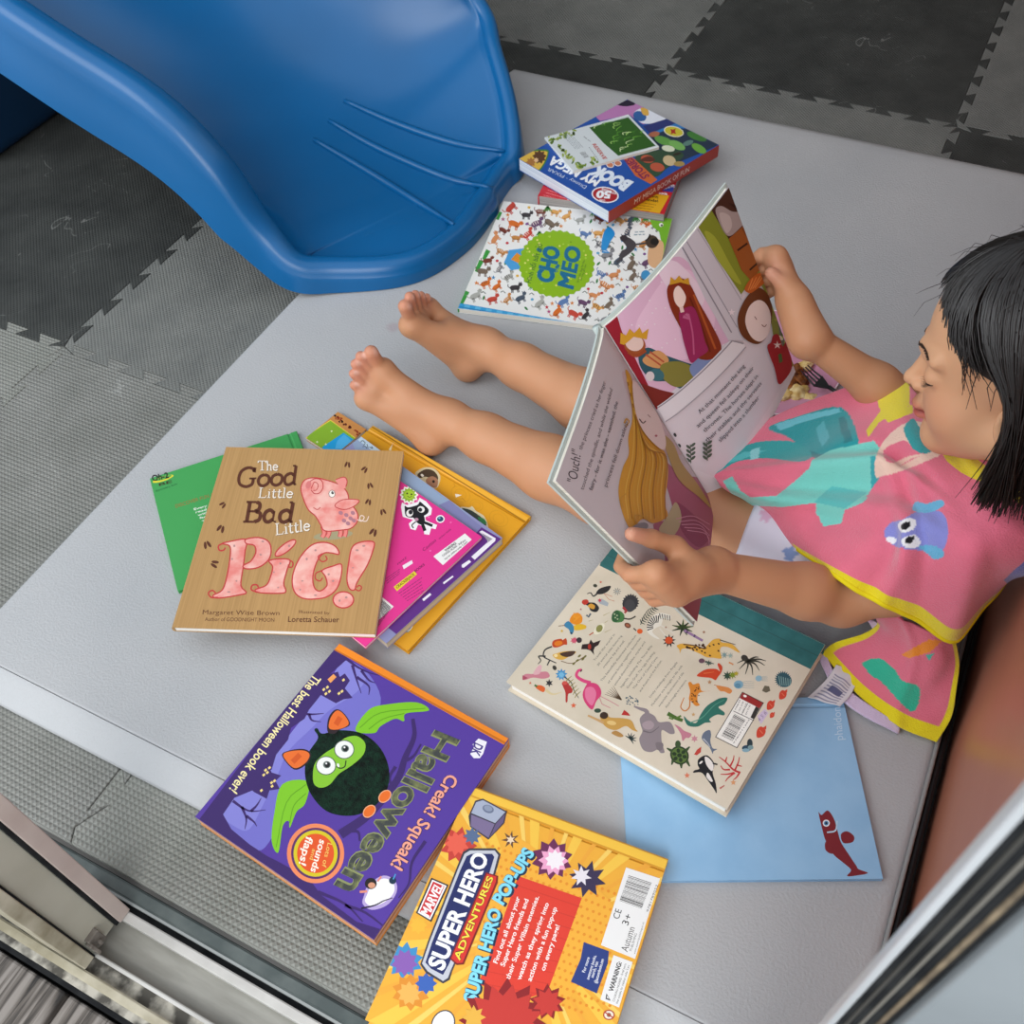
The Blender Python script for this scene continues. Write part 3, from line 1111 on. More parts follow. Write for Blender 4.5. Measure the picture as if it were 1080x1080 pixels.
    # lettering
    foil = noisy('dark_foil_lettering', '#20241f', '#79803f', 90, 0.3, spec=0.8, lo=.45, hi=.75)
    A.text('Halloween', (826, 318), (486, 838), (908, 352), '#8d9360', .045)
    A.text('Halloween', (826, 318), (486, 838), (908, 352), foil, .02)
    A.text('Creak! Squeak!', (866, 462), (672, 770), (905, 483), '#3a1d52', .05)
    A.text('Creak! Squeak!', (866, 462), (672, 770), (905, 483), '#f2a58d', .02)
    A.text('The best Halloween book ever!', (417, 130), (132, 514), (443, 148), '#f5e7a8', .015)
    # glowing white creature with a pirate hat
    A.blob([(585, 870), (600, 835), (650, 805), (690, 825), (692, 865), (660, 905), (610, 920), (580, 900)], '#b9a6d8')
    A.blob([(595, 868), (610, 838), (650, 815), (682, 830), (684, 862), (655, 893), (612, 908), (588, 892)], '#f6f4f2')
    A.line([(575, 915), (620, 905), (650, 890), (680, 880)], 6, '#241433', 3, 4)
    A.ell(607, 832, 20, 19, '#1d1517'); A.ell(610, 838, 12, 10, '#d99a7a'); A.line([(570, 860), (595, 858)], 8, '#e58f7a'); A.line([(630, 825), (642, 808)], 6, '#e58f7a')
    A.ell(680, 822, 12, 12, '#17324a'); A.line([(682, 818), (690, 800)], 4, '#4aa0d6')
    A.poly([(940, 398), (953, 374), (948, 366), (968, 346), (996, 357), (983, 398), (972, 412), (952, 412)], '#f1eef6')
    A.text('DK', (955, 358), (941, 395), (985, 372), '#4a3b86', .03)
    # roots along the lower edge
    for q in ([(520, 905), (590, 930), (680, 1000)], [(430, 860), (520, 900), (580, 960)], [(790, 690), (745, 760), (735, 830), (700, 880)]):
        A.line(q, 12, dk, 4, 4, keep=True)
    A.n += 1


zt = 0.022
make_book('board_book', 'purple board book with a furry green-faced bat and orange spine', 'book',
          [(352, 675), (535.3, 778.6), (395, 991), (212, 866)], flat(zt), zt, '#54389b', 'T', '#e8851c', board=0.003, inset=0.0012, hard=False,
          page=noisy('board_pages', '#b06a3a', '#e0b79a', 1, .6, stretch=(2, 2, 600), lo=.4, hi=.6), art=art_bat, group='picture books on the mat', back_col='#e08a28', round_spine=False)


# ------------------------------------------------------------------ yellow pop-up book
def art_comic(A):
    A.view(370, 830, .32407)
    c0 = (590, 470)
    for k in range(44):
        a0 = 2 * PI * k / 44 + (.03 if k % 3 else -.02); a1 = 2 * PI * (k + .5) / 44
        col = ('#f5c64a', '#efa93a', '#f7d066')[k % 3]
        A.poly([c0, (c0[0] + 1200 * math.cos(a0), c0[1] + 1200 * math.sin(a0)), (c0[0] + 1200 * math.cos(a1), c0[1] + 1200 * math.sin(a1))], col, True)
    A.n += 1
    A.blob([(520, 160), (680, 260), (800, 330), (860, 430), (760, 620), (640, 740), (470, 700), (400, 640), (420, 470), (470, 300)], '#f3b23c')
    for i in range(30):
        for j in range(16):
            u, v = -330 + i * 22 + (j % 2) * 11, -200 + j * 26
            x, y = 610 + u * .9 - v * .25, 470 + u * .35 + v
            if 430 < x < 860 and 170 < y < 740:
                A.ell(x, y, 5.5, 5.5, '#e8922a', n=6, keep=True)
    A.n += 1
    A.poly([(400, -10), (1090, 245), (1060, 290), (395, 30)], '#f5c545')
    A.poly([(392, 26), (1060, 282), (1058, 289), (392, 32)], '#d99a2a')
    # grey mallet
    A.poly([(405, 45), (430, 38), (508, 80), (500, 118), (448, 172), (388, 130), (383, 95)], '#3c3846')
    A.poly([(408, 50), (430, 43), (503, 82), (470, 118), (392, 85)], '#a9b2c6'); A.poly([(392, 90), (468, 121), (448, 166), (390, 127)], '#7d6f94'); A.poly([(472, 120), (502, 88), (496, 116), (452, 165)], '#68587f')
    A.ell(447, 72, 19, 13, '#6d7790', 20); A.ell(447, 70, 14, 9, '#8f9ab0', 20)
    # comic burst shapes in place of the cover's characters
    A.star(350, 190, 62, '#c94136', 9, .66, 12); A.star(345, 185, 42, '#e9624d', 9, .66, 30); A.star(395, 160, 30, '#5a6f92', 8, .6)
    A.star(520, 172, 30, '#6b4a34', 7, .4, 10); A.star(520, 172, 16, '#f0d8b8', 6, .45)
    A.star(655, 235, 68, '#6d2b55', 10, .72, 5); A.star(660, 240, 50, '#f0a9cc', 10, .7, 20); A.star(665, 238, 34, '#f5eef2', 9, .7)
    A.star(770, 300, 62, '#39304f', 8, .55, 15); A.star(750, 290, 34, '#e9e4ea', 7, .5)
    A.star(175, 565, 62, '#3f8fc4', 10, .7, 8); A.star(175, 572, 45, '#8a5fb0', 9, .7, 20); A.star(195, 668, 62, '#e0902e', 10, .74); A.star(190, 672, 40, '#eeb357', 9, .7); A.star(220, 450, 30, '#f0b93c', 8, .7)
    A.star(245, 640, 36, '#3c64b4', 8, .7)
    # logo
    A.poly([(226, 578), (250, 505), (345, 262), (365, 212), (385, 200), (470, 200), (488, 220), (470, 285), (330, 600), (322, 628), (300, 640), (245, 606)], '#3a3a46')
    A.poly([(232, 575), (256, 505), (350, 265), (370, 218), (388, 207), (468, 207), (480, 222), (464, 282), (325, 598), (316, 622), (300, 632), (250, 600)], '#c6c9d2')
    A.poly([(243, 572), (264, 508), (357, 270), (377, 226), (393, 218), (460, 218), (467, 228), (452, 278), (318, 580), (300, 612), (262, 592)], '#232c63')
    A.text('SUPER HERO', (299, 600), (449, 226), (247, 578), '#f7f9fb', .035)
    A.poly([(212, 410), (262, 296), (318, 320), (262, 440)], '#2c2a35'); A.poly([(218, 409), (265, 302), (312, 322), (259, 433)], '#f4f2f2'); A.poly([(224, 406), (268, 308), (305, 324), (257, 426)], '#cf2e33')
    A.text('MARVEL', (254, 423), (301, 325), (227, 406), '#fbf6f5', .03)
    A.poly([(322, 560), (440, 278), (480, 290), (478, 312), (368, 578), (345, 580)], '#7d1e1c'); A.poly([(327, 558), (443, 283), (474, 292), (472, 310), (364, 572), (346, 574)], '#d8352c')
    A.text('ADVENTURES', (354, 566), (464, 296), (333, 557), '#6a1512', .05); A.text('ADVENTURES', (354, 566), (464, 296), (333, 557), '#f6e34c', .02)
    # red panel
    A.poly([(545, 290), (752, 362), (640, 668), (560, 692), (415, 642), (470, 500)], '#e0402f')
    for k in range(9):
        A.line([(540 - k * 14, 320 + k * 40), (745 - k * 14, 390 + k * 36)], 3, '#d23a2b', keep=True)
    A.n += 1
    for body, a, b, t in (('SUPER HERO', (405, 706), (490, 402), (364, 692)), ('POP-UPS', (494, 386), (598, 214), (458, 364))):
        A.text(body, (a[0] + 5, a[1] + 3), (b[0] + 5, b[1] + 3), (t[0] + 5, t[1] + 3), '#243048', .085); A.text(body, a, b, t, '#1e5f86', .06); A.text(body, a, b, t, '#86dcf0', .04)
    for s, a, b in (('Find out all about your', (477, 576), (551, 360)), ('Super Hero friends and', (500, 586), (579, 368)), ('their Super Villain enemies.', (517, 628), (613, 358)),
                    ('watch as they spring into', (553, 630), (645, 380)), ('action with a fun pop-up', (587, 634), (671, 394)), ('on every page!', (631, 600), (680, 452))):
        A.text(s, a, b, (a[0] - 15, a[1] - 6), '#fdf3ee', .02)
    # labels
    A.poly([(896, 262), (1006, 298), (925, 560), (814, 515)], '#eeeeec')
    barcode(A, [(905, 285), (980, 310), (945, 400), (873, 374)], c='#33312f')
    A.text('9781789052', (968, 408), (1000, 320), (961, 405), '#4a4846'); A.text('CE', (872, 432), (882, 402), (851, 424), '#2a2a2a'); A.text('3+', (902, 452), (915, 418), (880, 444), '#2a2a2a')
    A.text('Autumn', (900, 538), (925, 460), (877, 530), '#555452'); A.text('PUBLISHING', (914, 535), (932, 478), (906, 532), '#6a6967'); A.text('www.autumnpublishing.co.uk', (925, 545), (955, 440), (919, 543), '#6a6967')
    A.poly([(758, 505), (840, 535), (836, 575), (800, 672), (716, 634), (748, 560)], '#2c3f82')
    for s, a, b in (('For more', (762, 605), (778, 556)), ('awesome books,', (775, 628), (799, 550)), ('search, visit', (789, 622), (806, 570)), ('@autumnbooks.com', (801, 640), (824, 562))):
        A.text(s, a, b, (a[0] - 10, a[1] - 4), '#eef1fa', .015)
    A.poly([(855, 547), (917, 570), (873, 718), (812, 692)], '#eeeeec')
    A.poly([(829, 690), (846, 696), (832, 672)], '#33312f'); A.poly([(833, 687), (841, 690), (834, 679)], '#eeeeec')
    A.text('WARNING:', (853, 668), (882, 572), (838, 662), '#33312f', .03); A.text('CHOKING HAZARD - Small parts.', (858, 700), (897, 575), (851, 697), '#44423f'); A.text('Not suitable for children under 3 yrs.', (869, 706), (908, 580), (862, 703), '#44423f')
    A.ell(840, 742, 19, 17, '#b8442f'); A.ell(840, 742, 15, 13, '#f2e7d8'); A.ell(840, 742, 7, 7, '#8a5a3a'); A.line([(828, 734), (852, 750)], 4, '#b8442f')
    # bottom: speech bubble and a big red burst
    A.ell(300, 772, 38, 48, '#3a3a46', 25); A.ell(300, 772, 34, 44, '#f6f6f4', 25)
    A.star(500, 770, 150, '#8e1f22', 12, .7, 4); A.star(500, 772, 132, '#c83a32', 12, .7, 12); A.star(640, 700, 60, '#8e1f22', 9, .65); A.star(640, 702, 50, '#c83a32', 9, .65, 6); A.star(400, 750, 40, '#e7b246', 8, .6)


zt = 0.021
_TLm, _TRm, _BLm = (504.5, 832.6), (714, 911), (375.5, 1071)
_pl = flat(zt)
_a, _b, _c = (onplane(p[0], p[1], _pl) for p in (_TLm, _TRm, _BLm))


def to_px(p):
    d = Vector(p) - CP
    k = d.dot(CF)
    return (540 + FPX * d.dot(CR) / k, 540 - FPX * d.dot(CU) / k)


_BRm = to_px(_b + _c - _a)
make_book('pop_up_book', 'yellow super hero pop-up book with a red text panel and barcode', 'book',
          [_TLm, _TRm, _BRm, _BLm], _pl, zt, '#f0b03a', 'T', '#efb23e', inset=0.0025, art=art_comic, group='picture books on the mat')


# ------------------------------------------------------------------ blue book with the red fish
def art_fish(A):
    A.view(640, 660, .40741)
    A.text('phaidon', (612, 295), (604, 210), (590, 297), '#c3dcf0', .0)
    rd = '#7d2029'
    A.blob([(548, 483), (556, 490), (572, 478), (588, 500), (597, 530), (606, 560), (625, 590), (645, 620), (652, 630), (676, 640), (650, 646), (622, 648), (632, 632), (610, 612), (585, 590), (566, 555), (556, 520)], rd)
    A.blob([(606, 540), (622, 532), (640, 545), (636, 560), (612, 562)], rd); A.blob([(580, 555), (566, 560), (566, 580), (580, 590), (592, 585)], rd)
    A.line([(596, 505), (592, 530), (570, 535)], 4, '#b8d5ea', sm=4)
    A.ell(568, 511, 9, 9, '#e9eef2'); A.ell(568, 511, 6, 6, '#4b86b4'); A.ell(568, 511, 3, 3, '#16202a')
    A.line([(0, 0), (1, 1)], 1, rd)


zt = 0.0068
make_book('picture_book', 'plain light blue hardcover with a dark red fish in one corner', 'book',
          [(648, 737), (887.7, 737.4), (932.5, 924), (667, 932)], flat(zt), zt, noisy('blue_book_cloth', '#8fbce0', '#98c3e5', 30, .5), 'T', inset=0.003, art=art_fish, group='picture books on the mat',
          page=noisy('blue_tinted_pages', '#7fa9c9', '#b5cfe2', 1, .7, stretch=(2, 2, 800)))


# ------------------------------------------------------------------ cream animal book with a teal spine band
def art_animals(A):
    A.view(530, 570, .32407)
    A.poly([(345, -10), (1070, 330), (1004, 420), (316, 82)], noisy('teal_book_cloth', '#2d6464', '#377272', 60, .75, bump=.2, bscale=500, bdist=.0006))
    A.line([(330, 42), (1030, 378)], 3, '#265656')
    # --- upper left corner
    A.view(540, 590, .14815)
    ink = '#2a2a2c'
    A.blob([(600, 235), (630, 205), (700, 188), (690, 220), (650, 245), (610, 248)], ink); A.line([(610, 240), (580, 262), (560, 238), (535, 245)], 12, ink, 5, 4); A.line([(655, 245), (690, 285), (730, 298)], 4, '#c9876a'); A.line([(660, 245), (715, 265)], 4, '#c9876a')
    A.ell(592, 187, 15, 12, '#3d4034', 20)
    A.ell(748, 228, 6, 5, '#8fa0a6')
    for k in range(9):
        a = k * .7; A.line([(748 + 8 * math.cos(a), 228 + 8 * math.sin(a)), (748 + 28 * math.cos(a), 228 + 26 * math.sin(a))], 4, '#59666c', keep=True)
    A.n += 1
    A.ell(838, 318, 52, 52, ink); A.star(845, 305, 62, '#38383c', 18, .8); A.ell(838, 330, 38, 45, '#454548'); A.line([(790, 340), (815, 370), (800, 380)], 18, '#a8343a')
    A.blob([(505, 300), (525, 285), (545, 305), (590, 310), (620, 345), (600, 375), (560, 365), (545, 335), (520, 320)], ink); A.blob([(498, 310), (505, 290), (535, 286), (545, 305), (520, 325)], '#c0392b'); A.blob([(540, 335), (560, 315), (590, 330), (580, 355)], '#d59a3a'); A.line([(530, 395), (545, 410), (560, 385)], 14, '#54606a')
    A.poly([(608, 290), (640, 280), (688, 310), (680, 335), (625, 315)], '#a8b0b6'); A.star(625, 292, 18, '#c8374a', 6, .4)
    A.blob([(710, 410), (735, 365), (775, 370), (800, 400), (790, 440), (745, 450), (715, 440)], '#4a7d45'); A.ell(740, 405, 30, 40, '#335c3a', 10); A.line([(795, 420), (840, 425), (880, 405)], 10, '#3d3a30', sm=4)
    for (x, y) in ((730, 390), (748, 400), (735, 415), (752, 425)):
        A.ell(x, y, 6, 6, '#b6c29a', keep=True, n=8)
    A.n += 1
    A.ell(823, 470, 24, 18, '#6e3d2a', 30); A.ell(823, 470, 14, 9, '#a8674a', 30)
    A.ell(910, 512, 20, 18, '#e0612a'); A.line([(865, 490), (885, 508)], 8, ink)
    # parrot in flight
    A.blob([(410, 440), (430, 395), (470, 380), (500, 410), (495, 450), (450, 465)], '#e88d1f'); A.blob([(430, 480), (480, 460), (525, 470), (520, 495), (450, 505)], '#e2b42a'); A.blob([(370, 470), (400, 440), (435, 470), (440, 510), (420, 535), (405, 500)], '#3f83a8'); A.line([(330, 475), (378, 470)], 5, '#7a5a40'); A.line([(415, 520), (430, 530)], 10, '#1c3448')
    for k in range(4):
        A.line([(440, 440), (440 + k * 18, 378 + k * 6)], 12, '#ef9c2c', 5, keep=True)
    A.n += 1
    # pale bird
    A.blob([(580, 520), (600, 480), (640, 455), (660, 470), (640, 515), (600, 535)], '#e9e2c9'); A.ell(622, 492, 22, 28, '#8d8b4e', 30); A.line([(550, 540), (580, 520)], 8, '#b85a3c')
    for q in ([(545, 440), (580, 430)], [(650, 400), (700, 375)], [(660, 520), (710, 495)], [(660, 450), (685, 435)]):
        A.line(q, 6, '#b9ab80', 2, keep=True)
    A.n += 1
    # tulip
    A.blob([(285, 600), (300, 575), (350, 565), (360, 575), (385, 562), (392, 605), (370, 608), (330, 625), (295, 625)], '#c0461c'); A.ell(330, 598, 30, 18, '#e07a1e', -10)
    A.line([(285, 620), (235, 645), (225, 690), (265, 715), (315, 738)], 11, ink, 7, 5); A.line([(240, 690), (190, 690), (205, 720), (185, 745)], 12, ink, 5, 5); A.line([(270, 715), (250, 755)], 9, ink)
    A.star(450, 575, 24, '#c9486a', 6, .5); A.ell(478, 575, 20, 20, '#3a3036')
    A.star(440, 578, 26, '#cf5a72', 7, .55)
    # swallow
    A.poly([(492, 640), (500, 605), (548, 600), (560, 570), (578, 595), (632, 575), (615, 610), (590, 625), (580, 650), (585, 680), (560, 650), (530, 640)], '#2e2020'); A.ell(552, 622, 12, 20, '#a83428')
    # tiger bird on twig
    A.blob([(290, 680), (320, 668), (370, 655), (440, 652), (455, 665), (410, 690), (360, 715), (310, 705)], '#d9a94a'); A.blob([(340, 672), (400, 655), (450, 655), (430, 685), (380, 695)], '#4a342a'); A.ell(312, 685, 14, 12, '#f0d9a0')
    A.line([(350, 725), (430, 740), (520, 690)], 5, '#6c4a2c', sm=4)
    for (x, y) in ((480, 688), (505, 710), (520, 692), (440, 742), (465, 720)):
        A.ell(x, y, 14, 7, '#6f6a34', -40, 8, keep=True)
    A.n += 1
    # pink bird
    A.blob([(75, 835), (100, 815), (150, 815), (180, 790), (200, 800), (250, 800), (268, 835), (220, 850), (150, 842), (85, 860)], '#c97f8c'); A.blob([(150, 815), (190, 755), (212, 765), (195, 815)], '#dcaab0'); A.poly([(75, 825), (75, 860), (115, 845)], '#a84a5e')
    A.ell(303, 772, 14, 18, '#3a3630', -30)
    # blue flower branch
    A.star(352, 820, 44, '#3f8cc0', 9, .6); A.star(352, 822, 26, '#78b6d8', 9, .6); A.line([(370, 835), (420, 875), (440, 930), (475, 988)], 8, '#2f3a38', 4, 5)
    for k in range(6):
        x, y = 395 + k * 13, 855 + k * 22
        A.line([(x, y), (x + 30, y - 25)], 7, '#8a7f3a', 3, keep=True); A.line([(x, y), (x - 14, y + 22)], 7, '#8a7f3a', 3, keep=True)
    A.n += 1
    # chilli / carrot, leaf, red parrot
    A.blob([(165, 905), (200, 895), (235, 915), (225, 945), (190, 930)], '#d8622c'); A.line([(160, 895), (180, 905)], 14, '#3f6a34'); A.line([(240, 930), (290, 960), (355, 945)], 22, '#d8c79a', 4, 4)
    A.star(265, 880, 30, '#2f2c30', 6, .45)
    A.blob([(355, 880), (385, 868), (405, 890), (430, 925), (425, 950), (400, 960), (395, 1010), (382, 1015), (380, 950), (365, 910)], '#b23430'); A.ell(375, 880, 18, 14, '#d0564a')
    # flamingo
    A.line([(498, 785), (470, 795), (460, 830), (500, 860), (560, 880)], 17, '#d8477c', 26, 6); A.blob([(545, 880), (600, 885), (632, 925), (632, 970), (600, 1010), (570, 1070), (520, 1020), (503, 960), (520, 910)], '#d23f74'); A.blob([(525, 920), (575, 910), (600, 960), (570, 1040), (525, 990)], '#e2789c')
    A.line([(620, 975), (640, 1030), (700, 1058)], 4, '#c9667f'); A.line([(630, 975), (700, 1010), (760, 1045)], 4, '#c9667f'); A.line([(498, 785), (488, 800)], 8, ink)
    # leaves
    for k in range(6):
        A.line([(780, 1000), (660 + k * 12, 960 - k * 12)], 7, '#5c4632', 2, keep=True)
    A.n += 1
    A.star(438, 1040, 22, '#d9633f', 5, .45); A.star(130, 880, 12, '#c96a50', 5, .45); A.star(632, 162, 10, '#c9604a', 5, .5); A.star(490, 355, 9, '#a86068', 5, .5); A.star(355, 510, 12, '#d8b23f', 5, .5)
    for (x, y) in ((850, 985), (830, 1000), (880, 1010), (860, 1020), (815, 985), (895, 1015), (840, 975)):
        A.ell(x, y, 7, 5, '#48606e', 30, 8, keep=True)
    A.n += 1
    # fern + zebra + octopus etc.
    A.line([(915, 465), (940, 400), (985, 350), (1045, 360)], 5, '#2f3a34', 3, 5)
    for k in range(9):
        x, y = 920 + k * 12, 450 - k * 13
        A.line([(x, y), (x + 26, y + 12)], 9, '#36423a', 3, keep=True); A.line([(x, y), (x - 8, y - 24)], 9, '#36423a', 3, keep=True)
    A.n += 1
    A.blob([(962, 500), (975, 440), (1010, 400), (1060, 380), (1130, 400), (1120, 430), (1080, 420), (1060, 470), (1020, 490), (1000, 520), (1050, 565), (1020, 560), (975, 530)], '#e9e3d6')
    for k in range(9):
        a = -0.3 + k * .25
        A.line([(1035 - 75 * math.cos(a), 470 - 80 * math.sin(a) + 10), (1035 - 30 * math.cos(a), 470 - 30 * math.sin(a) + 10)], 9, '#1f1f22', 5, keep=True)
    for k in range(5):
        A.line([(1050 + k * 18, 385 + k * 4), (1060 + k * 16, 425 + k * 3)], 7, '#1f1f22', 4, keep=True)
    A.n += 1
    A.line([(1060, 470), (1160, 530)], 9, '#e0d9cc', 5); A.line([(1050, 490), (1120, 580)], 9, '#e0d9cc', 5)
    # small print block
    import itertools
    T1 = [((590, 725), (735, 535)), ((615, 760), (785, 545)), ((655, 775), (805, 580)), ((640, 870), (885, 545)), ((690, 885), (920, 560)), ((735, 900), (950, 590)), ((780, 915), (1000, 615)), ((825, 920), (1020, 660)), ((870, 925), (1040, 695)), ((915, 945), (1070, 720)), ((985, 985), (1180, 735)), ((1000, 1045), (1215, 760)), ((1050, 1050), (1225, 810)), ((1100, 1060), (1245, 860))]
    LN = ['Travel the world in', '30 animal tales featuring', 'creatures big and small.', 'This beautifully illustrated collection', 'of animal brings together favourites', 'animal-themed fables, myths and', 'legends, including The Three Billy', 'Goats Gruff, The Ugly Duckling,', 'The Owl of Cowal Cave,', 'and Anansi and the Python.', 'Lively retellings from Angela', 'McAllister are brought to life with', 'exquisite illustrations of life', 'Aitch brought to treasure.']
    for (a, b), s in zip(T1, LN):
        A.text(s, a, b, (a[0] - 13, a[1] - 9), '#6a665e')
    # --- right half
    A.view(690, 620, .15741)
    for k in range(9):
        a = math.radians(-200 + k * 38); A.line([(190, 268), (190 + 74 * math.cos(a), 268 + 55 * math.sin(a))], 20, '#3f5226' if k % 2 else '#27351f', 4, keep=True)
    A.n += 1
    A.line([(200, 285), (325, 355)], 18, '#9a7aa0', 16); A.line([(215, 295), (225, 300)], 18, '#5f4a6a'); A.line([(265, 320), (275, 326)], 18, '#5f4a6a')
    A.star(100, 355, 46, '#2f2626', 9, .5); A.ell(98, 352, 26, 24, '#d4532a')
    A.star(333, 297, 12, '#9a6a4a'); A.star(78, 265, 9, '#9a6a4a')
    # giraffe
    A.blob([(150, 390), (170, 378), (200, 375), (270, 385), (330, 405), (360, 380), (395, 348), (440, 342), (450, 365), (520, 378), (572, 430), (560, 432), (500, 400), (455, 395), (440, 420), (450, 470), (430, 475), (400, 470), (350, 465), (300, 440), (230, 410), (185, 410), (172, 440), (168, 415)], '#dfa942')
    for i in range(34):
        rnd = random.Random(i * 7 + 1); t = rnd.random()
        x = 210 + 230 * t; y = 388 + 45 * t + rnd.uniform(-14, 40) * (.3 + t) - (40 * t if rnd.random() > .5 else 0)
        if y < 352: continue
        A.ell(x, y, 8, 6, '#4c2e1c', 30, 7, keep=True)
    A.n += 1
    A.line([(195, 380), (270, 388), (330, 408)], 7, '#5c3a22', sm=4); A.line([(440, 350), (545, 382)], 6, '#3a2c22', 3)
    # octopus
    A.ell(605, 470, 24, 20, '#35322c', 30); A.ell(625, 490, 22, 18, '#35322c', 30)
    for (x, y) in ((748, 490), (740, 520), (705, 555), (660, 585), (610, 580), (570, 545), (555, 505), (700, 465)):
        A.line([(625, 490), ((625 + x) / 2 + 10, (490 + y) / 2 - 12), (x, y)], 16, '#3d3a30', 4, 5, keep=True)
    A.n += 1
    A.star(470, 450, 26, '#7f9a98', 7, .35); A.star(510, 455, 22, '#9cb0a6', 7, .35); A.line([(500, 500), (530, 515)], 9, '#d8925a')
    A.ell(318, 490, 20, 16, '#6a4a58'); A.line([(340, 495), (400, 510)], 14, '#57605a', 4); A.star(365, 505, 22, '#4a5a50', 6, .4)
    # fox
    A.blob([(285, 590), (320, 560), (360, 545), (415, 545), (440, 560), (425, 520), (432, 505), (455, 530), (450, 565), (425, 600), (410, 620), (380, 605), (330, 600)], '#cc4424'); A.line([(330, 575), (400, 565)], 9, '#dd6a3c', 4)
    A.star(370, 632, 14, '#a87a5a')
    # sea plants, jellyfish, shells
    A.star(490, 590, 34, '#2f4a3a', 8, .45); A.star(525, 585, 30, '#7f8f2a', 8, .4); A.star(550, 575, 20, '#b9a432', 7, .4)
    A.ell(565, 648, 32, 28, '#7fa9bd'); A.ell(560, 655, 20, 16, '#5f8fa8'); A.ell(700, 607, 22, 20, '#8fb4c4')
    for k in range(5):
        A.line([(590, 632 + k * 9), (630, 625 + k * 12), (670, 630 + k * 10)], 3, '#9aa8a8', 1.5, 4, keep=True); A.line([(718, 597 + k * 6), (760, 592 + k * 8)], 3, '#9aa8a8', 1.5, keep=True)
    A.n += 1
    A.blob([(415, 655), (460, 660), (500, 670), (522, 690), (505, 710), (470, 695), (440, 690)], '#d98a4a'); A.line([(420, 655), (400, 650)], 4, '#b86a3a')
    A.poly([(722, 690), (740, 655), (770, 660), (778, 690), (750, 703)], '#6a6250')
    A.ell(870, 620, 52, 46, '#3f6a74', 20); A.star(862, 612, 58, '#315862', 22, .72)
    for k in range(6):
        A.line([(835 + k * 15, 590 + k * 4), (845 + k * 13, 655)], 5, '#89a9a4', keep=True)
    A.n += 1
    for (x, y, s) in ((862, 715, 1.0), (780, 785, 1.0), (790, 852, .6), (716, 965, 1.2)):
        A.blob([(x - 25 * s, y + 28 * s), (x - 22 * s, y - 12 * s), (x, y - 30 * s), (x + 25 * s, y - 10 * s), (x + 18 * s, y + 18 * s), (x - 5 * s, y + 32 * s)], '#cf4630'); A.poly([(x + 8 * s, y - 22 * s), (x + 30 * s, y - 36 * s), (x + 28 * s, y - 12 * s)], '#cf4630', True); A.line([(x - 8 * s, y - 10 * s), (x + 10 * s, y + 10 * s)], 5 * s, '#e2785a')
    A.poly([(690, 860), (740, 810), (765, 840), (715, 915)], '#cdbcd4')
    A.text('4 5 6', (705, 900), (755, 840), (690, 880), '#8a7a9a')
    # leopard
    A.blob([(228, 640), (245, 630), (262, 648), (300, 640), (318, 690), (380, 690), (300, 705), (290, 760), (305, 785), (275, 790), (245, 755), (232, 745), (240, 690)], '#d8862f'); A.line([(240, 750), (235, 800), (205, 825), (178, 800), (190, 760), (200, 735)], 9, '#c9782a', 5, 6)
    for i in range(20):
        rnd = random.Random(i + 50)
        A.ell(250 + rnd.uniform(0, 50), 660 + rnd.uniform(0, 110), 5, 4, '#3c2416', 20, 6, keep=True)
    A.n += 1
    # crocodile
    A.blob([(200, 860), (230, 890), (280, 905), (310, 850), (350, 795), (400, 760), (440, 740), (490, 738), (470, 780), (430, 800), (470, 835), (465, 855), (420, 850), (370, 880), (380, 900), (340, 905), (290, 930), (230, 925), (205, 890)], '#2f7062'); A.line([(240, 905), (320, 870), (400, 790), (470, 750)], 8, '#5a9a84', 3, 5)
    # barcode with red band
    A.poly([(590, 696), (735, 770), (555, 1075), (408, 1000)], '#3a3634'); A.poly([(592, 702), (728, 772), (553, 1068), (415, 998)], '#f2efe8'); A.poly([(592, 702), (728, 772), (706, 808), (572, 738)], '#9c2b2b'); A.ell(608, 725, 12, 8, '#f4efe8', 20)
    A.line([(530, 825), (668, 890)], 4, '#3a3634'); A.line([(630, 770), (585, 850)], 3, '#3a3634')
    A.poly([(680, 795), (705, 808), (665, 880), (645, 868)], '#33302e')
    for k, s in enumerate(('FABLES', 'USA 24.99', 'CAN 33.99', 'MYTHS')):
        A.text(s, (548 + k * 24, 818 + k * 11), (580 + k * 22, 752 + k * 12), (538 + k * 24, 813 + k * 11), '#4a4644')
    barcode(A, [(540, 840), (615, 880), (520, 1035), (445, 998)], c='#2a2827', seed=9)
    A.text('9780711263', (535, 1045), (640, 885), (527, 1040), '#4a4644')
    # ------ lower half
    A.view(620, 700, .16667)
    # monkey / man lying
    A.blob([(75, 330), (95, 308), (125, 315), (140, 340), (220, 345), (275, 360), (300, 410), (315, 430), (280, 420), (240, 395), (180, 420), (130, 410), (95, 380)], '#c79a4e'); A.ell(102, 328, 26, 22, '#3a2a20'); A.line([(0, 328), (60, 355), (100, 375)], 12, '#c9a06a', 18, 4); A.blob([(150, 440), (180, 425), (225, 455), (200, 465)], '#b3874a'); A.ell(150, 375, 30, 14, '#e2c07a', 10)
    A.ell(62, 297, 22, 14, '#33483a'); A.poly([(212, 325), (230, 293), (255, 312), (268, 330)], '#b8322e')
    for k in range(7):
        a = math.radians(-150 + k * 35); A.line([(270, 475), (270 + 38 * math.cos(a), 475 + 38 * math.sin(a))], 13, '#3a4a4a', 3, keep=True)
    A.n += 1
    # elephant
    gy = '#8f8488'
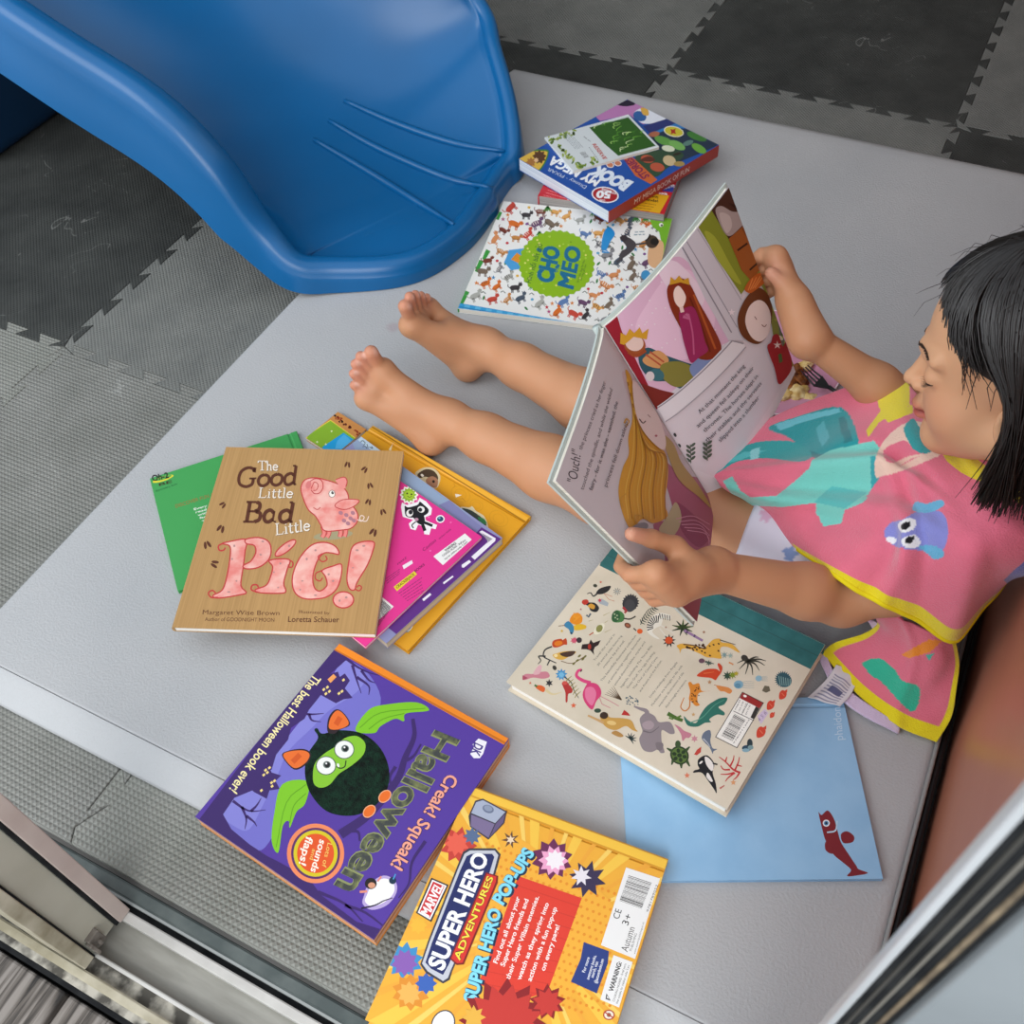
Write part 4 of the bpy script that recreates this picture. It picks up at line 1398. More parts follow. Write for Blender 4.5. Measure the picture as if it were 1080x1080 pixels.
    A.line([(292, 270), (330, 285), (370, 300), (375, 335)], 10, gy, 34, 6); A.blob([(330, 345), (370, 310), (420, 330), (450, 370), (520, 370), (550, 435), (520, 445), (470, 420), (465, 470), (470, 510), (485, 560), (460, 565), (440, 545), (400, 560), (350, 545), (325, 480), (345, 430), (335, 390)], gy); A.blob([(345, 380), (390, 360), (420, 385), (400, 415), (360, 412)], '#a8979c'); A.line([(350, 425), (400, 435), (450, 400)], 9, '#6f666b', 4, 5); A.blob([(430, 500), (475, 505), (470, 545), (440, 545)], '#7d7377')
    # dots, cactus
    for i in range(22):
        rnd = random.Random(i + 90); A.ell(235 + rnd.uniform(0, 85), 210 + rnd.uniform(0, 55), 5, 3, '#3f5a6c', 20, 6, keep=True)
    A.n += 1
    A.line([(505, 315), (560, 345), (600, 360)], 26, '#4a6a2c', 20, 4); A.line([(560, 345), (590, 330)], 12, '#5a7a34'); A.line([(525, 330), (515, 345), (540, 352)], 10, '#5a7a34')
    # crab
    A.blob([(548, 385), (580, 400), (610, 425), (655, 445), (640, 470), (620, 470), (600, 490), (590, 450), (570, 415)], '#c48090'); A.star(675, 475, 24, '#c98a96', 6, .5)
    # turtle
    A.ell(580, 580, 62, 56, '#24381f', 40); A.ell(580, 580, 52, 46, '#5a7438', 40)
    for k in range(6):
        a = k * PI / 3 + .3; A.ell(580 + 34 * math.cos(a), 580 + 30 * math.sin(a), 15, 12, '#24381f', math.degrees(a), 8, keep=True)
    A.n += 1
    A.ell(580, 580, 15, 13, '#24381f'); A.ell(570, 510, 18, 24, '#3c5230', 0)
    for q in ([(620, 550), (645, 525)], [(625, 615), (645, 650)], [(540, 610), (530, 640)], [(535, 555), (500, 535)], [(590, 635), (592, 662)]):
        A.line(q, 22, '#3c5230', 8, keep=True)
    A.n += 1
    # dolphin, orca
    A.blob([(720, 470), (735, 435), (770, 420), (780, 450), (775, 490), (790, 535), (818, 540), (795, 555), (790, 570), (770, 530), (740, 500)], '#6a7486'); A.line([(730, 475), (755, 500), (775, 530)], 8, '#b9bcc4', 4, 4)
    A.poly([(672, 575), (690, 545), (718, 525), (715, 560), (690, 580)], '#c0443a')
    A.blob([(695, 640), (700, 605), (740, 580), (770, 590), (800, 635), (790, 690), (810, 760), (815, 820), (795, 790), (760, 740), (720, 690), (668, 690), (675, 675), (705, 665)], '#1b1b20'); A.blob([(740, 590), (768, 600), (795, 640), (785, 680), (750, 640)], '#e8e2dc'); A.blob([(760, 690), (790, 740), (775, 745), (750, 715)], '#e8e2dc'); A.ell(716, 625, 14, 6, '#efece6', -40); A.line([(790, 630), (820, 638)], 10, '#1b1b20')
    # coral
    rc = '#bf3538'
    A.line([(965, 690), (920, 670), (870, 620), (830, 590)], 14, rc, 5, 4)
    for q in ([(930, 675), (950, 630), (960, 590)], [(900, 650), (920, 610), (925, 580)], [(940, 640), (975, 650)], [(900, 670), (860, 670), (840, 645)], [(925, 690), (880, 700), (840, 700)], [(930, 690), (890, 720), (870, 745)], [(870, 620), (880, 590)], [(960, 690), (940, 720), (920, 735)]):
        A.line(q, 12, rc, 5, 4, keep=True)
    A.n += 1
    # butterfly, starfish, shrimp
    A.ell(1005, 535, 30, 20, '#2c4a5e', 0); A.ell(1025, 505, 18, 30, '#2a3a40', 0); A.ell(1000, 548, 24, 12, '#86aab8'); A.ell(1030, 530, 18, 14, '#7d9a9c')
    A.star(628, 707, 20, '#d97a5a', 5, .45); A.star(920, 752, 20, '#d99a6a', 5, .45); A.star(668, 322, 14, '#c9a06a'); A.star(770, 118, 15, '#b98a60')
    A.line([(835, 790), (865, 770)], 12, '#b8635a', 6)


_ap = plane3(G(643, 573, .021), G(539.7, 720.7, .021), G(768, 855, .0375))
make_book('picture_book', 'cream hardcover printed with small animals, teal band along its spine', 'book',
          [(643, 573), (869.6, 678.5), (768, 855), (539.7, 720.7)], _ap, 0.0205, noisy('cream_cover', '#d3c8b3', '#ddd2be', 20, .6), 'T', '#2f6767', board=0.0026, inset=0.0035, art=art_animals, group='picture books on the mat',
          page=noisy('white_pages', '#e4e1da', '#f6f4ef', 1, .7, stretch=(2, 2, 700)), rough=.55, back_col='#d8cdb8')
# ================================================================== LEFT PILE
_g0 = Vector((-0.371, 0.682, 0)); _gn = Vector((-0.977, 0.215, 0)).normalized()
SLOPE = 0.032


def pile_plane(h):
    n = Vector((-_gn.x * SLOPE, -_gn.y * SLOPE, 1)).normalized()
    return (_g0 + Vector((0, 0, h)), n)


def art_green(A):
    A.view(150, 440, .11111)
    A.ell(198, 585, 104, 22, '#e3d83a', -18); A.ell(205, 577, 80, 14, '#56a84c', -18)
    A.text('Oh-2', (98, 608), (255, 575), (85, 552), '#23221c', .03); A.text('BE', (160, 655), (285, 622), (155, 628), '#3a331c', .02)
    A.text('discovery kids', (130, 710), (335, 640), (124, 690), '#1d5230', .0)
    A.text('DISCOVER FUN AND FACTS', (320, 862), (900, 680), (312, 828), '#a06a34', .0)
    for k, s in enumerate(('Every child can', 'read and learn', 'with these fun', 'facts about the', 'world.')):
        A.text(s, (492 + k * 18, 884 + k * 28), (830 + k * 18, 790 + k * 28), (487 + k * 18, 864 + k * 28), '#e6efe0', .02)


make_book('picture_book', 'green hardcover poking out at the left under the kraft-brown pig book', 'book',
          [(154, 501.6), (315, 448), (352, 573), (192, 627)], flat(.0062), .0062, '#44a055', 'R', board=.0022, inset=.003, art=art_green, group='picture books on the mat', size=(None, .200))


def art_lime(A):
    A.view(310, 425, .12037)
    A.poly([(330, 60), (640, 280), (520, 620), (20, 470), (60, 240)], '#c98a4a')
    rnd = random.Random(4)
    for k in range(46):
        t = rnd.random()
        if k % 2: x, y = 330 - 260 * t, 95 + 175 * t
        else: x, y = 335 + 260 * t, 95 + 195 * t
        A.ell(x + rnd.uniform(-14, 14), y + rnd.uniform(-12, 22), rnd.uniform(8, 15), rnd.uniform(6, 11), rnd.choice(('#5b1e12', '#8c2f16', '#2c1710')), rnd.uniform(0, 90), 8, keep=True)
    A.n += 1
    A.poly([(320, 148), (120, 275), (60, 420), (500, 560), (560, 320)], '#e8d24a'); A.poly([(320, 156), (125, 282), (70, 420), (500, 560), (552, 322)], '#86b02c')
    A.poly([(435, 262), (250, 385), (230, 470), (640, 520), (640, 400)], '#1f9fd8'); A.poly([(440, 275), (380, 330), (360, 400), (560, 400), (560, 380)], '#4fb2e6')
    for (x, y) in ((330, 248), (203, 342), (280, 362)):
        A.star(x, y, 12, '#e8eec0', 4, .4, keep=True)


make_book('picture_book', 'lime green booklet corner with spotted brown border, showing above the pig book', 'book',
          [(322, 455), (350.5, 435), (385, 458), (360, 482)], flat(.0060), .0060, '#c98a4a', 'R', hard=False, board=.0009, art=art_lime, group='picture books on the mat', size=(.062, .056), round_spine=False)


def art_yellow(A):
    A.view(430, 490, .12963)
    A.poly([(-300, -360), (1010, 450), (985, 480), (-320, -330)], '#f0b53a'); A.poly([(-320, -332), (985, 476), (982, 486), (-322, -320)], '#a8741a')
    A.rough = .35
    for (x, y, r) in ((430, 240, 80), (740, 440, 80), (560, 330, 55)):
        A.ring(x, y, r, r * .75, 7, '#d79a22', 30); A.ring(x, y, r * .6, r * .45, 6, '#d79a22', 30)
    A.poly([(385, 238), (442, 248), (392, 268)], '#f4ecd8')
    A.blob([(60, 70), (130, 25), (210, 30), (262, 85), (258, 150), (225, 195), (150, 160), (90, 110)], '#d8c9a0'); A.blob([(80, 80), (140, 40), (205, 48), (245, 95), (235, 130), (150, 100), (100, 110)], '#4a3a2a'); A.blob([(150, 120), (200, 95), (245, 125), (240, 175), (215, 190), (160, 160)], '#a8795c'); A.ell(210, 138, 11, 12, '#16110e'); A.ell(118, 88, 14, 10, '#f0e9d8', 40)
    A.blob([(430, 345), (500, 350), (525, 340), (560, 380), (620, 420), (655, 500), (640, 525), (560, 470), (470, 395)], '#ded6b4'); A.blob([(440, 360), (500, 365), (560, 400), (610, 440), (640, 490), (600, 490), (520, 430)], '#3f4a44'); A.blob([(570, 430), (620, 440), (640, 480), (600, 480)], '#3d8a55')
    for q in ([(375, 150), (385, 175), (370, 190)], [(440, 270), (470, 300)]):
        A.line(q, 6, '#c98a1e', keep=True)
    A.n += 1
    A.view(310, 425, .12037)
    A.poly([(830, 410), (880, 340), (868, 352), (850, 420)], '#f2e3b8')
    A.view(370, 580, .12037)
    A.ell(505, 690, 36, 22, '#7f9aa0', -60); A.line([(460, 715), (520, 700), (545, 655)], 8, '#efe7cf', sm=4)


make_book('picture_book', 'amber yellow hardcover at the bottom right of the left pile, beside the foot', 'book',
          [(394, 446), (560, 549), (430, 681), (258, 574)], pile_plane(.0095), .0090, '#e0a021', 'T', '#edb63a', board=.0024, inset=.002, art=art_yellow, group='picture books on the mat',
          page=noisy('amber_pages', '#8a5a16', '#c98f2c', 1, .6, stretch=(2, 2, 500)))


def art_purple(A):
    A.view(430, 490, .12963)
    A.poly([(-500, -300), (-20, -80), (610, 520), (690, 565), (500, 690), (-100, 700)], '#8fa3bf')
    A.poly([(340, 290), (620, 520), (560, 560), (250, 330)], '#7f80ad')
    A.poly([(600, 510), (785, 620), (-40, 1420), (-260, 1250), (-100, 1080), (480, 640)], '#5d2b80')
    A.poly([(582, 548), (605, 536), (716, 600), (712, 622), (545, 775), (517, 750), (652, 630), (640, 600)], '#eeeaf2'); A.poly([(600, 556), (690, 605), (640, 645), (655, 628)], '#9a96a0')
    A.poly([(440, 815), (500, 776), (516, 792), (456, 840), (440, 836)], '#eeeaf2'); A.poly([(286, 960), (366, 903), (374, 913), (294, 974)], '#eeeaf2'); A.poly([(118, 1095), (180, 1045), (194, 1058), (130, 1112)], '#eeeaf2')
    A.view(310, 425, .12037)
    A.poly([(610, 270), (560, 325), (700, 430), (900, 520), (830, 430)], '#b7cddb')
    for q in ([(585, 345), (600, 330), (625, 350), (610, 370)], [(640, 360), (650, 395)], [(660, 385), (690, 400), (680, 380)], [(600, 385), (625, 380), (640, 400)]):
        A.line(q, 7, '#55616e', sm=3, keep=True)
    A.n += 1


make_book('picture_book', 'thick pale blue and purple paperback under the pink book, above the amber one', 'book',
          [(384, 459), (530.8, 572), (407, 673), (255, 556)], pile_plane(.0225), .0125, '#8d8fb8', 'L', '#5d2b80', hard=False, board=.0008, art=art_purple, group='picture books on the mat', page=PAPER_B, round_spine=False)


def art_pink(A):
    A.view(370, 430, .24067)
    rnd = random.Random(2)
    for k in range(26):
        A.ell(150 + rnd.uniform(0, 430), 330 + rnd.uniform(0, 560), 5, 4, '#f06bb0', 0, 8, keep=True)
    A.n += 1
    # spiky green blob sticker
    A.star(255, 382, 42, '#f4f2e6', 12, .8); A.star(255, 382, 34, '#8fb52f', 12, .72); A.ell(255, 382, 22, 18, '#a8c935'); A.ell(247, 376, 4, 4, '#22301a'); A.ell(266, 380, 4, 4, '#22301a'); A.line([(248, 388), (258, 393), (268, 388)], 2.5, '#22301a', sm=3)
    # black cat sticker
    sil = [(228, 440), (232, 422), (250, 432), (292, 420), (300, 404), (325, 418), (348, 445), (345, 470), (322, 480), (325, 492), (368, 510), (362, 526), (345, 522), (338, 548), (318, 545), (315, 515), (295, 508), (285, 530), (265, 525), (258, 505), (275, 490), (235, 478)]
    A.poly([(290 + (x - 290) * 1.13, 475 + (y - 475) * 1.13) for x, y in sil], '#f1eef0')
    A.blob([(236, 442), (238, 430), (252, 437), (292, 426), (302, 412), (318, 424), (340, 445), (335, 465), (300, 480), (245, 478)], '#15161c')
    A.blob([(275, 478), (315, 470), (325, 495), (318, 512), (295, 508)], '#15161c'); A.line([(310, 500), (335, 508), (358, 518)], 12, '#15161c'); A.line([(312, 505), (325, 540)], 14, '#15161c'); A.line([(285, 500), (268, 515), (275, 528)], 5, '#15161c', sm=4)
    A.ell(258, 462, 15, 16, '#eceae6', 20); A.ell(308, 446, 16, 14, '#eceae6', 20); A.ell(262, 458, 9, 10, '#1a1c22'); A.ell(304, 448, 9, 9, '#1a1c22'); A.ell(288, 490, 9, 7, '#b98aa0')
    A.ell(392, 488, 19, 17, '#f1eef0'); A.ell(392, 488, 14, 12, '#274a66'); A.ell(388, 484, 5, 4, '#7fb2cf')
    # warning label and small print
    A.poly([(362, 652), (500, 551), (530, 578), (404, 690)], '#eeecea')
    A.text('WARNING:', (415, 632), (465, 596), (408, 622), '#2f2d2c', .03); A.text('CHOKING HAZARD - Small parts', (404, 654), (505, 582), (398, 646), '#3a3836', .01); A.text('Not for children under 3 years', (414, 668), (512, 590), (409, 661), '#3a3836', .01)
    A.text('Caution', (320, 630), (375, 585), (312, 618), '#6a1c4a'); A.text('stickers inside', (388, 578), (440, 535), (383, 570), '#7a2354')
    A.poly([(188, 785), (278, 716), (290, 730), (202, 804)], '#e6cf36'); A.text('CRACKERJACK', (202, 794), (282, 732), (196, 783), '#4a3a18', .02)
    A.text('BOOKS', (283, 722), (325, 690), (277, 713), '#6a1c4a', .02)
    A.poly([(226, 692), (268, 668), (272, 682), (232, 708)], '#f0e4ec'); A.text('MAKE', (207, 690), (246, 660), (203, 682), '#6a1c4a')
    for k in range(5):
        greek(A, (210 + k * 9, 815 + k * 8), (312 + k * 2, 745 + k * 14), 5, '#8a2a62', k)
    for k in range(3):
        greek(A, (150 + k * 4, 752 + k * 9), (214, 708 + k * 9), 5, '#8a2a62', k + 9)
    A.poly([(90, 850), (135, 828), (188, 872), (60, 985)], '#efedea')
    barcode(A, [(100, 855), (120, 962), (180, 874), (135, 838)], c='#262424', seed=5)


make_book('picture_book', 'thin hot pink paperback with stickers, directly right of the pig book', 'book',
          [(414, 497), (514, 571), (385.6, 681.5), (268, 595)], pile_plane(.0275), .0046, '#e0348c', 'L', hard=False, board=.0007, art=art_pink, group='picture books on the mat', size=(.168, .200), round_spine=False)


def art_pig(A):
    A.view(180, 460, .23148)
    br = '#5b2f1d'
    wh = '#f0e8dc'
    serif(A, 'The', (402, 157), (490, 158), (402, 115), '#8a6a44', .11); serif(A, 'The', (399, 155), (487, 156), (399, 113), wh, .10)
    serif(A, 'Good', (300, 232), (572, 220), (312, 146), br, .13)
    serif(A, 'Little', (402, 282), (556, 282), (408, 238), '#8a6a44', .11); serif(A, 'Little', (399, 280), (553, 280), (405, 236), wh, .10)
    serif(A, 'Bad', (330, 390), (556, 392), (346, 300), br, .15)
    serif(A, 'Little', (482, 452), (636, 430), (480, 402), '#8a6a44', .11); serif(A, 'Little', (479, 450), (633, 428), (477, 400), wh, .10)
    pk = noisy('watercolour_pink', '#e9877f', '#f4c0b4', 55, .6, detail=6)
    rd = '#c23a3c'
    def shape(pts, n=4, w_=6):
        q = [(p[0], p[1]) for p in catmull(pts, n, True)]
        A.poly(q, pk)
        A.line(q + [q[0]], w_, rd)
    # P
    shape([(235, 490), (262, 482), (345, 470), (340, 520), (330, 600), (320, 680), (345, 712), (320, 722), (220, 738), (192, 726), (236, 700), (258, 630), (272, 540), (268, 500)])
    shape([(343, 470), (400, 462), (445, 480), (458, 520), (445, 565), (400, 598), (345, 605), (330, 590), (365, 570), (388, 530), (380, 498), (345, 490)])
    A.line([(240, 488), (218, 500), (222, 520), (240, 520), (250, 508)], 7, rd, sm=4); A.line([(215, 735), (185, 735), (172, 715), (190, 703), (205, 715)], 7, rd, sm=4)
    # i
    q = [(523 + 46 * math.cos(k / 3.5) * .95 - 18 * math.sin(k / 3.5), 510 - 20 * math.cos(k / 3.5) + 32 * math.sin(k / 3.5)) for k in range(22)]
    A.poly(q, pk); A.line(q + [q[0]], 6, rd)
    shape([(450, 566), (540, 562), (530, 610), (515, 670), (525, 705), (505, 716), (410, 714), (385, 700), (435, 680), (455, 640), (465, 595)])
    A.line([(540, 565), (556, 575), (555, 595), (540, 597), (536, 585)], 6, rd, sm=4); A.line([(395, 712), (368, 700), (372, 680), (392, 678), (400, 690)], 7, rd, sm=4)
    # G
    shape([(768, 538), (750, 502), (700, 484), (640, 498), (585, 560), (555, 640), (562, 705), (600, 738), (660, 742), (720, 728), (765, 680), (780, 588), (740, 592), (690, 612), (705, 640), (712, 680), (680, 706), (655, 690), (648, 640), (665, 575), (695, 535), (730, 532)], 4)
    A.line([(690, 535), (672, 550), (690, 572), (712, 562), (705, 545)], 6, rd, sm=4); A.line([(692, 612), (662, 625), (660, 650), (680, 660), (692, 645)], 6, rd, sm=4)
    # !
    shape([(828, 505), (870, 482), (925, 482), (922, 520), (895, 590), (850, 665), (838, 700), (815, 695), (803, 650), (812, 570)])
    q = [(787 + 47 * math.cos(k / 3.5), 746 + 37 * math.sin(k / 3.5)) for k in range(22)]
    A.poly(q, pk); A.line(q + [q[0]], 6, rd); A.line([(838, 695), (858, 705), (870, 690), (858, 680), (848, 690)], 6, rd, sm=4)
    rnd = random.Random(8)
    for (x, y) in ((290, 500), (280, 560), (300, 660), (265, 710), (420, 480), (410, 540), (500, 580), (490, 690), (470, 620), (540, 500), (600, 660), (620, 560), (590, 700), (660, 520), (720, 630), (740, 660), (850, 520), (830, 600), (880, 500), (770, 750), (800, 735), (660, 725)):
        A.ell(x, y, rnd.uniform(4, 8), rnd.uniform(3, 6), '#b98a86', 0, 8, keep=True)
    A.n += 1
    # the pig
    A.ell(740, 452, 90, 20, '#a59b78', -6)
    for q in ([(692, 410), (700, 440), (690, 462)], [(715, 415), (722, 440), (712, 462)], [(770, 410), (775, 440), (770, 460)], [(795, 405), (798, 435), (792, 458)]):
        A.line(q, 22, rd, 20, 3); A.line(q, 15, '#e9877f', 14, 3)
    shape([(597, 262), (596, 225), (615, 198), (655, 190), (700, 198), (770, 222), (805, 258), (815, 300), (848, 345), (852, 385), (825, 418), (780, 428), (705, 432), (684, 405), (660, 365), (625, 332)], 4, 5)
    A.blob([(752, 200), (790, 188), (804, 205), (798, 235), (778, 238), (760, 215)], '#ec948c'); A.line([(752, 198), (790, 187), (804, 205), (798, 232)], 4, rd, sm=4)
    shape([(748, 318), (785, 290), (858, 292), (835, 320), (790, 335)], 4, 4)
    A.line([(632, 210), (655, 195), (685, 200), (695, 230), (680, 258), (655, 262), (640, 245)], 4, rd, sm=4); A.line([(640, 240), (655, 210), (672, 222), (665, 245), (650, 248)], 3.5, rd, sm=4); A.ell(628, 222, 12, 18, '#dd7d7a', 20)
    A.ell(735, 263, 15, 17, '#5a3a34'); A.ell(735, 263, 13, 15, '#f6f0e6'); A.ell(738, 258, 6, 7, '#221a18'); A.ell(740, 255, 2, 2, '#ffffff')
    A.line([(650, 325), (668, 335), (682, 325)], 3.5, rd, sm=4)
    A.line([(850, 380), (870, 388), (882, 370), (868, 362), (862, 380), (890, 388), (903, 365)], 4, '#f0d9cc', sm=5)
    for (x, y) in ((800, 360), (820, 375), (790, 385), (830, 350), (775, 350), (808, 398), (835, 385)):
        A.ell(x, y, 11, 9, '#b07a86', 30, 8, keep=True)
    A.n += 1
    # hoof prints
    for (x, y, r) in ((806, 130, 10), (884, 152, 40), (908, 226, -15), (901, 300, 20), (967, 345, -20), (924, 438, 25), (238, 313, 50), (229, 422, 25), (166, 495, -20), (200, 582, -70)):
        s = 1.25 if y > 400 else 1
        for d in (-1, 1):
            a = math.radians(r)
            A.ell(x + d * 7 * s * math.cos(a), y + d * 7 * s * math.sin(a), 5.5 * s, 14 * s, br, r + d * -14, 10, keep=True)
    A.n += 1
    # credits
    A.text('Margaret Wise Brown', (145, 812), (495, 816), (148, 790), br, .0); A.text('Author of GOODNIGHT MOON', (155, 842), (472, 846), (157, 824), br, .0)
    A.text('Illustrated by', (585, 806), (724, 812), (586, 792), br, .0); A.text('Loretta Schauer', (534, 846), (768, 848), (536, 820), br, .01)
    A.poly([(0, 0), (0.1, 0), (0, .1)], br)


kraft = noisy('kraft_paper', '#b08956', '#bd9560', 3, .6, bump=.15, bscale=40, stretch=(160, 2, 1), bdist=.0004)
make_book('picture_book', 'kraft-brown hardcover with a pink pig, topmost of the left pile', 'book',
          [(236.7, 469.7), (425.8, 477.4), (395.3, 666.5), (184.6, 663.7)], pile_plane(.0370), .0090, kraft, 'L', hard=False, board=.0012, inset=.002, art=art_pig, group='picture books on the mat', rough=.55, groove=False, page=noisy('pig_pages', '#e3ddd0', '#f6f2ea', 1, .7, stretch=(2, 2, 900)))

# ================================================================== RIGHT PILE BY THE SLIDE


def art_red(A):
    A.view(540, 100, .11111)
    for k in range(7):
        greek(A, (360 - k * 20, 880 + k * 24), (760 - k * 6, 1010 + k * 20), 10, '#e88a8c', k)
    A.poly([(520, 990), (560, 972), (590, 1000), (545, 1010)], '#f0e6e6')
    A.view(640, 100, .11574)
    A.poly([(640, 720), (800, 640), (800, 690), (750, 750), (690, 735)], '#1b2a52'); A.line([(640, 725), (700, 740), (752, 748)], 8, '#f0e9e9')
    A.poly([(500, 815), (640, 825), (610, 890), (450, 870)], '#24459a'); A.text("You're my", (500, 870), (620, 835), (490, 840), '#f4f1ef', .02)
    A.text('3D book', (420, 895), (555, 915), (418, 870), '#f4f1ef', .03)
    A.poly([(350, 890), (570, 920), (470, 1100), (60, 1090), (150, 1030)], '#dfa81c')
    A.text('SOME', (360, 930), (470, 945), (358, 912), '#3a2a14', .03); A.text('friends!', (305, 955), (470, 980), (302, 932), '#3a2a14', .03)
    for k in range(4):
        greek(A, (270 - k * 40, 975 + k * 22), (450 - k * 20, 1005 + k * 20), 9, '#7a5414', k + 3)


make_book('picture_book', 'red paperback with a yellow panel lying under the big blue storybook', 'book',
          [(585, 150), (732, 177), (706, 229), (556, 215)], flat(.0240), .0240, '#c1202c', 'L', hard=False, board=.0008, art=art_red, group='picture books on the mat', size=(.215, .135), round_spine=False, page=noisy('dim_grey_pages', '#807c7a', '#a9a4a0', 1, .8, stretch=(2, 2, 700)))


def art_mega(A):
    A.view(540, 100, .11111)
    wh = '#eff1f4'
    # green-framed picture corner, kept generic
    A.blob([(40, 590), (150, 530), (330, 520), (345, 570), (310, 660), (250, 730), (200, 715), (110, 640)], '#3a7a3a'); A.blob([(48, 600), (150, 545), (320, 535), (330, 580), (295, 660), (248, 715), (200, 700), (110, 635)], '#d8b24a'); A.star(260, 590, 70, '#5a3a24', 9, .7); A.star(180, 640, 50, '#a5713c', 8, .65); A.star(230, 620, 26, '#e0b98a', 7, .6)
    A.text('MY MEGA', (850, 800), (395, 585), (785, 872), wh, .04); A.text('BOOK', (1150, 835), (800, 665), (1060, 915), '#dfe8f2', .07)
    A.text('Disney · PIXAR', (712, 868), (352, 692), (690, 895), '#cfd9ea', .0)
    A.ell(884, 950, 130, 76, wh, 8); A.ell(884, 950, 118, 66, '#a8202a', 8)
    A.text('50', (945, 918), (805, 912), (935, 985), wh, .05); A.text('STORIES', (992, 925), (855, 885), (985, 948), wh, .02); A.text('OVER', (885, 995), (830, 990), (884, 1012), wh, .02)
    A.poly([(-20, 610), (60, 600), (700, 1180), (620, 1180)], '#153f86')
    A.view(640, 100, .11574)
    # coloured band with letters, right half of the cover
    A.poly([(195, 45), (280, 85), (340, 120), (545, 215), (330, 270), (200, 180), (-60, 240), (-120, 180), (60, 110)], '#b77ab0'); A.blob([(100, 90), (195, 48), (260, 85), (180, 105)], '#221a30'); A.blob([(240, 180), (320, 120), (420, 150), (540, 215), (480, 250), (330, 260)], '#dfe3ec'); A.ell(300, 195, 62, 45, '#2f5f9c', 20); A.blob([(310, 120), (370, 130), (380, 185), (330, 180)], '#d9a949')
    A.poly([(330, 285), (560, 215), (640, 260), (520, 310), (390, 350)], '#29336f'); A.poly([(400, 350), (640, 255), (720, 300), (480, 380)], '#2f7ab8')
    A.blob([(400, 400), (520, 330), (720, 310), (900, 400), (1010, 450), (880, 520), (600, 640), (420, 740), (260, 600), (440, 500)], '#223247')
    A.blob([(260, 560), (440, 510), (620, 500), (700, 560), (560, 660), (440, 750), (320, 660)], '#2f4a34')
    for (x, y, rx, ry, r, c) in ((520, 420, 90, 36, 20, '#5f9a44'), (640, 460, 80, 36, 25, '#74ad58'), (840, 490, 75, 34, 30, '#6aa63e'), (820, 380, 95, 34, 20, '#3f7a34'), (560, 490, 60, 28, 10, '#d7dcc0'), (570, 600, 60, 46, 20, '#c9b48a'), (740, 440, 50, 22, -20, '#5a7f74'), (660, 630, 50, 24, 0, '#a58a4e')):
        A.ell(x, y, rx, ry, c, r)
    A.ell(370, 585, 60, 36, '#b5543a', 10); A.ell(460, 660, 66, 40, '#b5543a', 10); A.ell(430, 360, 52, 24, '#a8664a', -10); A.blob([(300, 600), (380, 560), (440, 590), (400, 610)], '#5a2c20'); A.ell(640, 540, 40, 12, '#2b2118', -15)
    A.ell(610, 335, 92, 48, '#e9e6d0', 12); A.ell(610, 335, 84, 41, '#c8bc34', 12); A.star(605, 335, 38, '#a3281f', 4, .4, 40)
    A.poly([(150, 580), (235, 570), (460, 775), (400, 815), (260, 740)], '#c5622e'); A.text('STORIES', (392, 742), (215, 566), (330, 775), '#7c1f4a', .04)
    for (x, y) in ((100, 625), (30, 640)):
        A.ell(x, y, 36, 26, '#e8e4de', 10); A.ell(x, y, 28, 20, '#c0785a', 10)


def spine_text(root):
    pass


zt = .047
_mr, _ = make_book('picture_book', 'big blue storybook with green leaves on the cover, near the slide tip', 'book',
                   [(545, 167.5), (662, 105.8), (757.9, 151.7), (645, 222.6)], flat(zt), .0225, '#1e4fa0', 'B', '#a93a2e', board=.0009, hard=False, art=art_mega, group='picture books on the mat', round_spine=False,
                   page=noisy('white_blue_pages', '#b9c4d4', '#e6eaf0', 1, .6, stretch=(2, 2, 700)))
# title along the spine (the spine is the long lower edge of the cover)
_sp = [o for o in _mr.children if o.name.startswith('spine')][0]
_tm, _tw, _tx = text_mesh('MY MEGA BOOK OF FUN', .0, 2)
_vv = []
for v in _tm[0]:
    u = (v[0] - _tx) / _tw
    _vv.append((_mr['w'] * (.5 - .22 - u * .50) * -1 - .0, -_mr['h'] / 2 - .0007, .0065 + v[1] * .0135))
mesh_obj('spine_title', _vv, _tm[1], M('#e9dcd2', .5), _sp)


def art_leaf(A):
    A.view(540, 100, .11111)
    rnd = random.Random(12)
    A.poly([(272, 400), (1110, 195), (1400, 480), (600, 735)], '#cfd6d8')
    A.view(640, 100, .11574)
    A.poly([(-160, 298), (195, 205), (445, 465), (105, 556), (-30, 440)], '#2c5a1c')
    for k in range(26):
        t = rnd.random(); s = rnd.random()
        x, y = -130 + 320 * s + 230 * t, 300 - 85 * s + 240 * t
        A.line([(x, y), (x + rnd.uniform(-10, 10), y - 18), (x + rnd.uniform(30, 70), y - rnd.uniform(20, 45))], 9, rnd.choice(('#4f8f2a', '#6fae3c', '#9fc86a', '#3d7a22', '#cfe3a8')), 3, 3, keep=True)
    A.n += 1
    A.view(540, 100, .11111)
    for k in range(60):
        side = k % 3
        t = rnd.random()
        if side == 0: x, y = 330 + 300 * t, 400 + 290 * t
        elif side == 1: x, y = 340 + 250 * t, 420 - 60 * t
        else: x, y = 600 + 210 * t, 690 - 80 * t
        A.ell(x + rnd.uniform(-10, 40), y + rnd.uniform(-30, 20), rnd.uniform(14, 28), rnd.uniform(8, 14), rnd.choice(('#6f8a2e', '#8da23f', '#57742a', '#a3b25a')), rnd.uniform(0, 180), 8, keep=True)
    A.n += 1
    for k in range(5):
        greek(A, (480 + k * 16, 380 - k * 5), (610 + k * 16, 520 - k * 5), 8, '#7f8a90', k)
    A.text('RESERVE', (760, 470), (870, 615), (795, 462), '#b5453a', .03)
    greek(A, (730, 495), (820, 620), 9, '#6a6f74', 4); greek(A, (680, 395), (745, 445), 12, '#8a9096', 6)
    barcode(A, [(640, 550), (690, 535), (735, 590), (690, 605)], c='#5a5c5e', n=8)


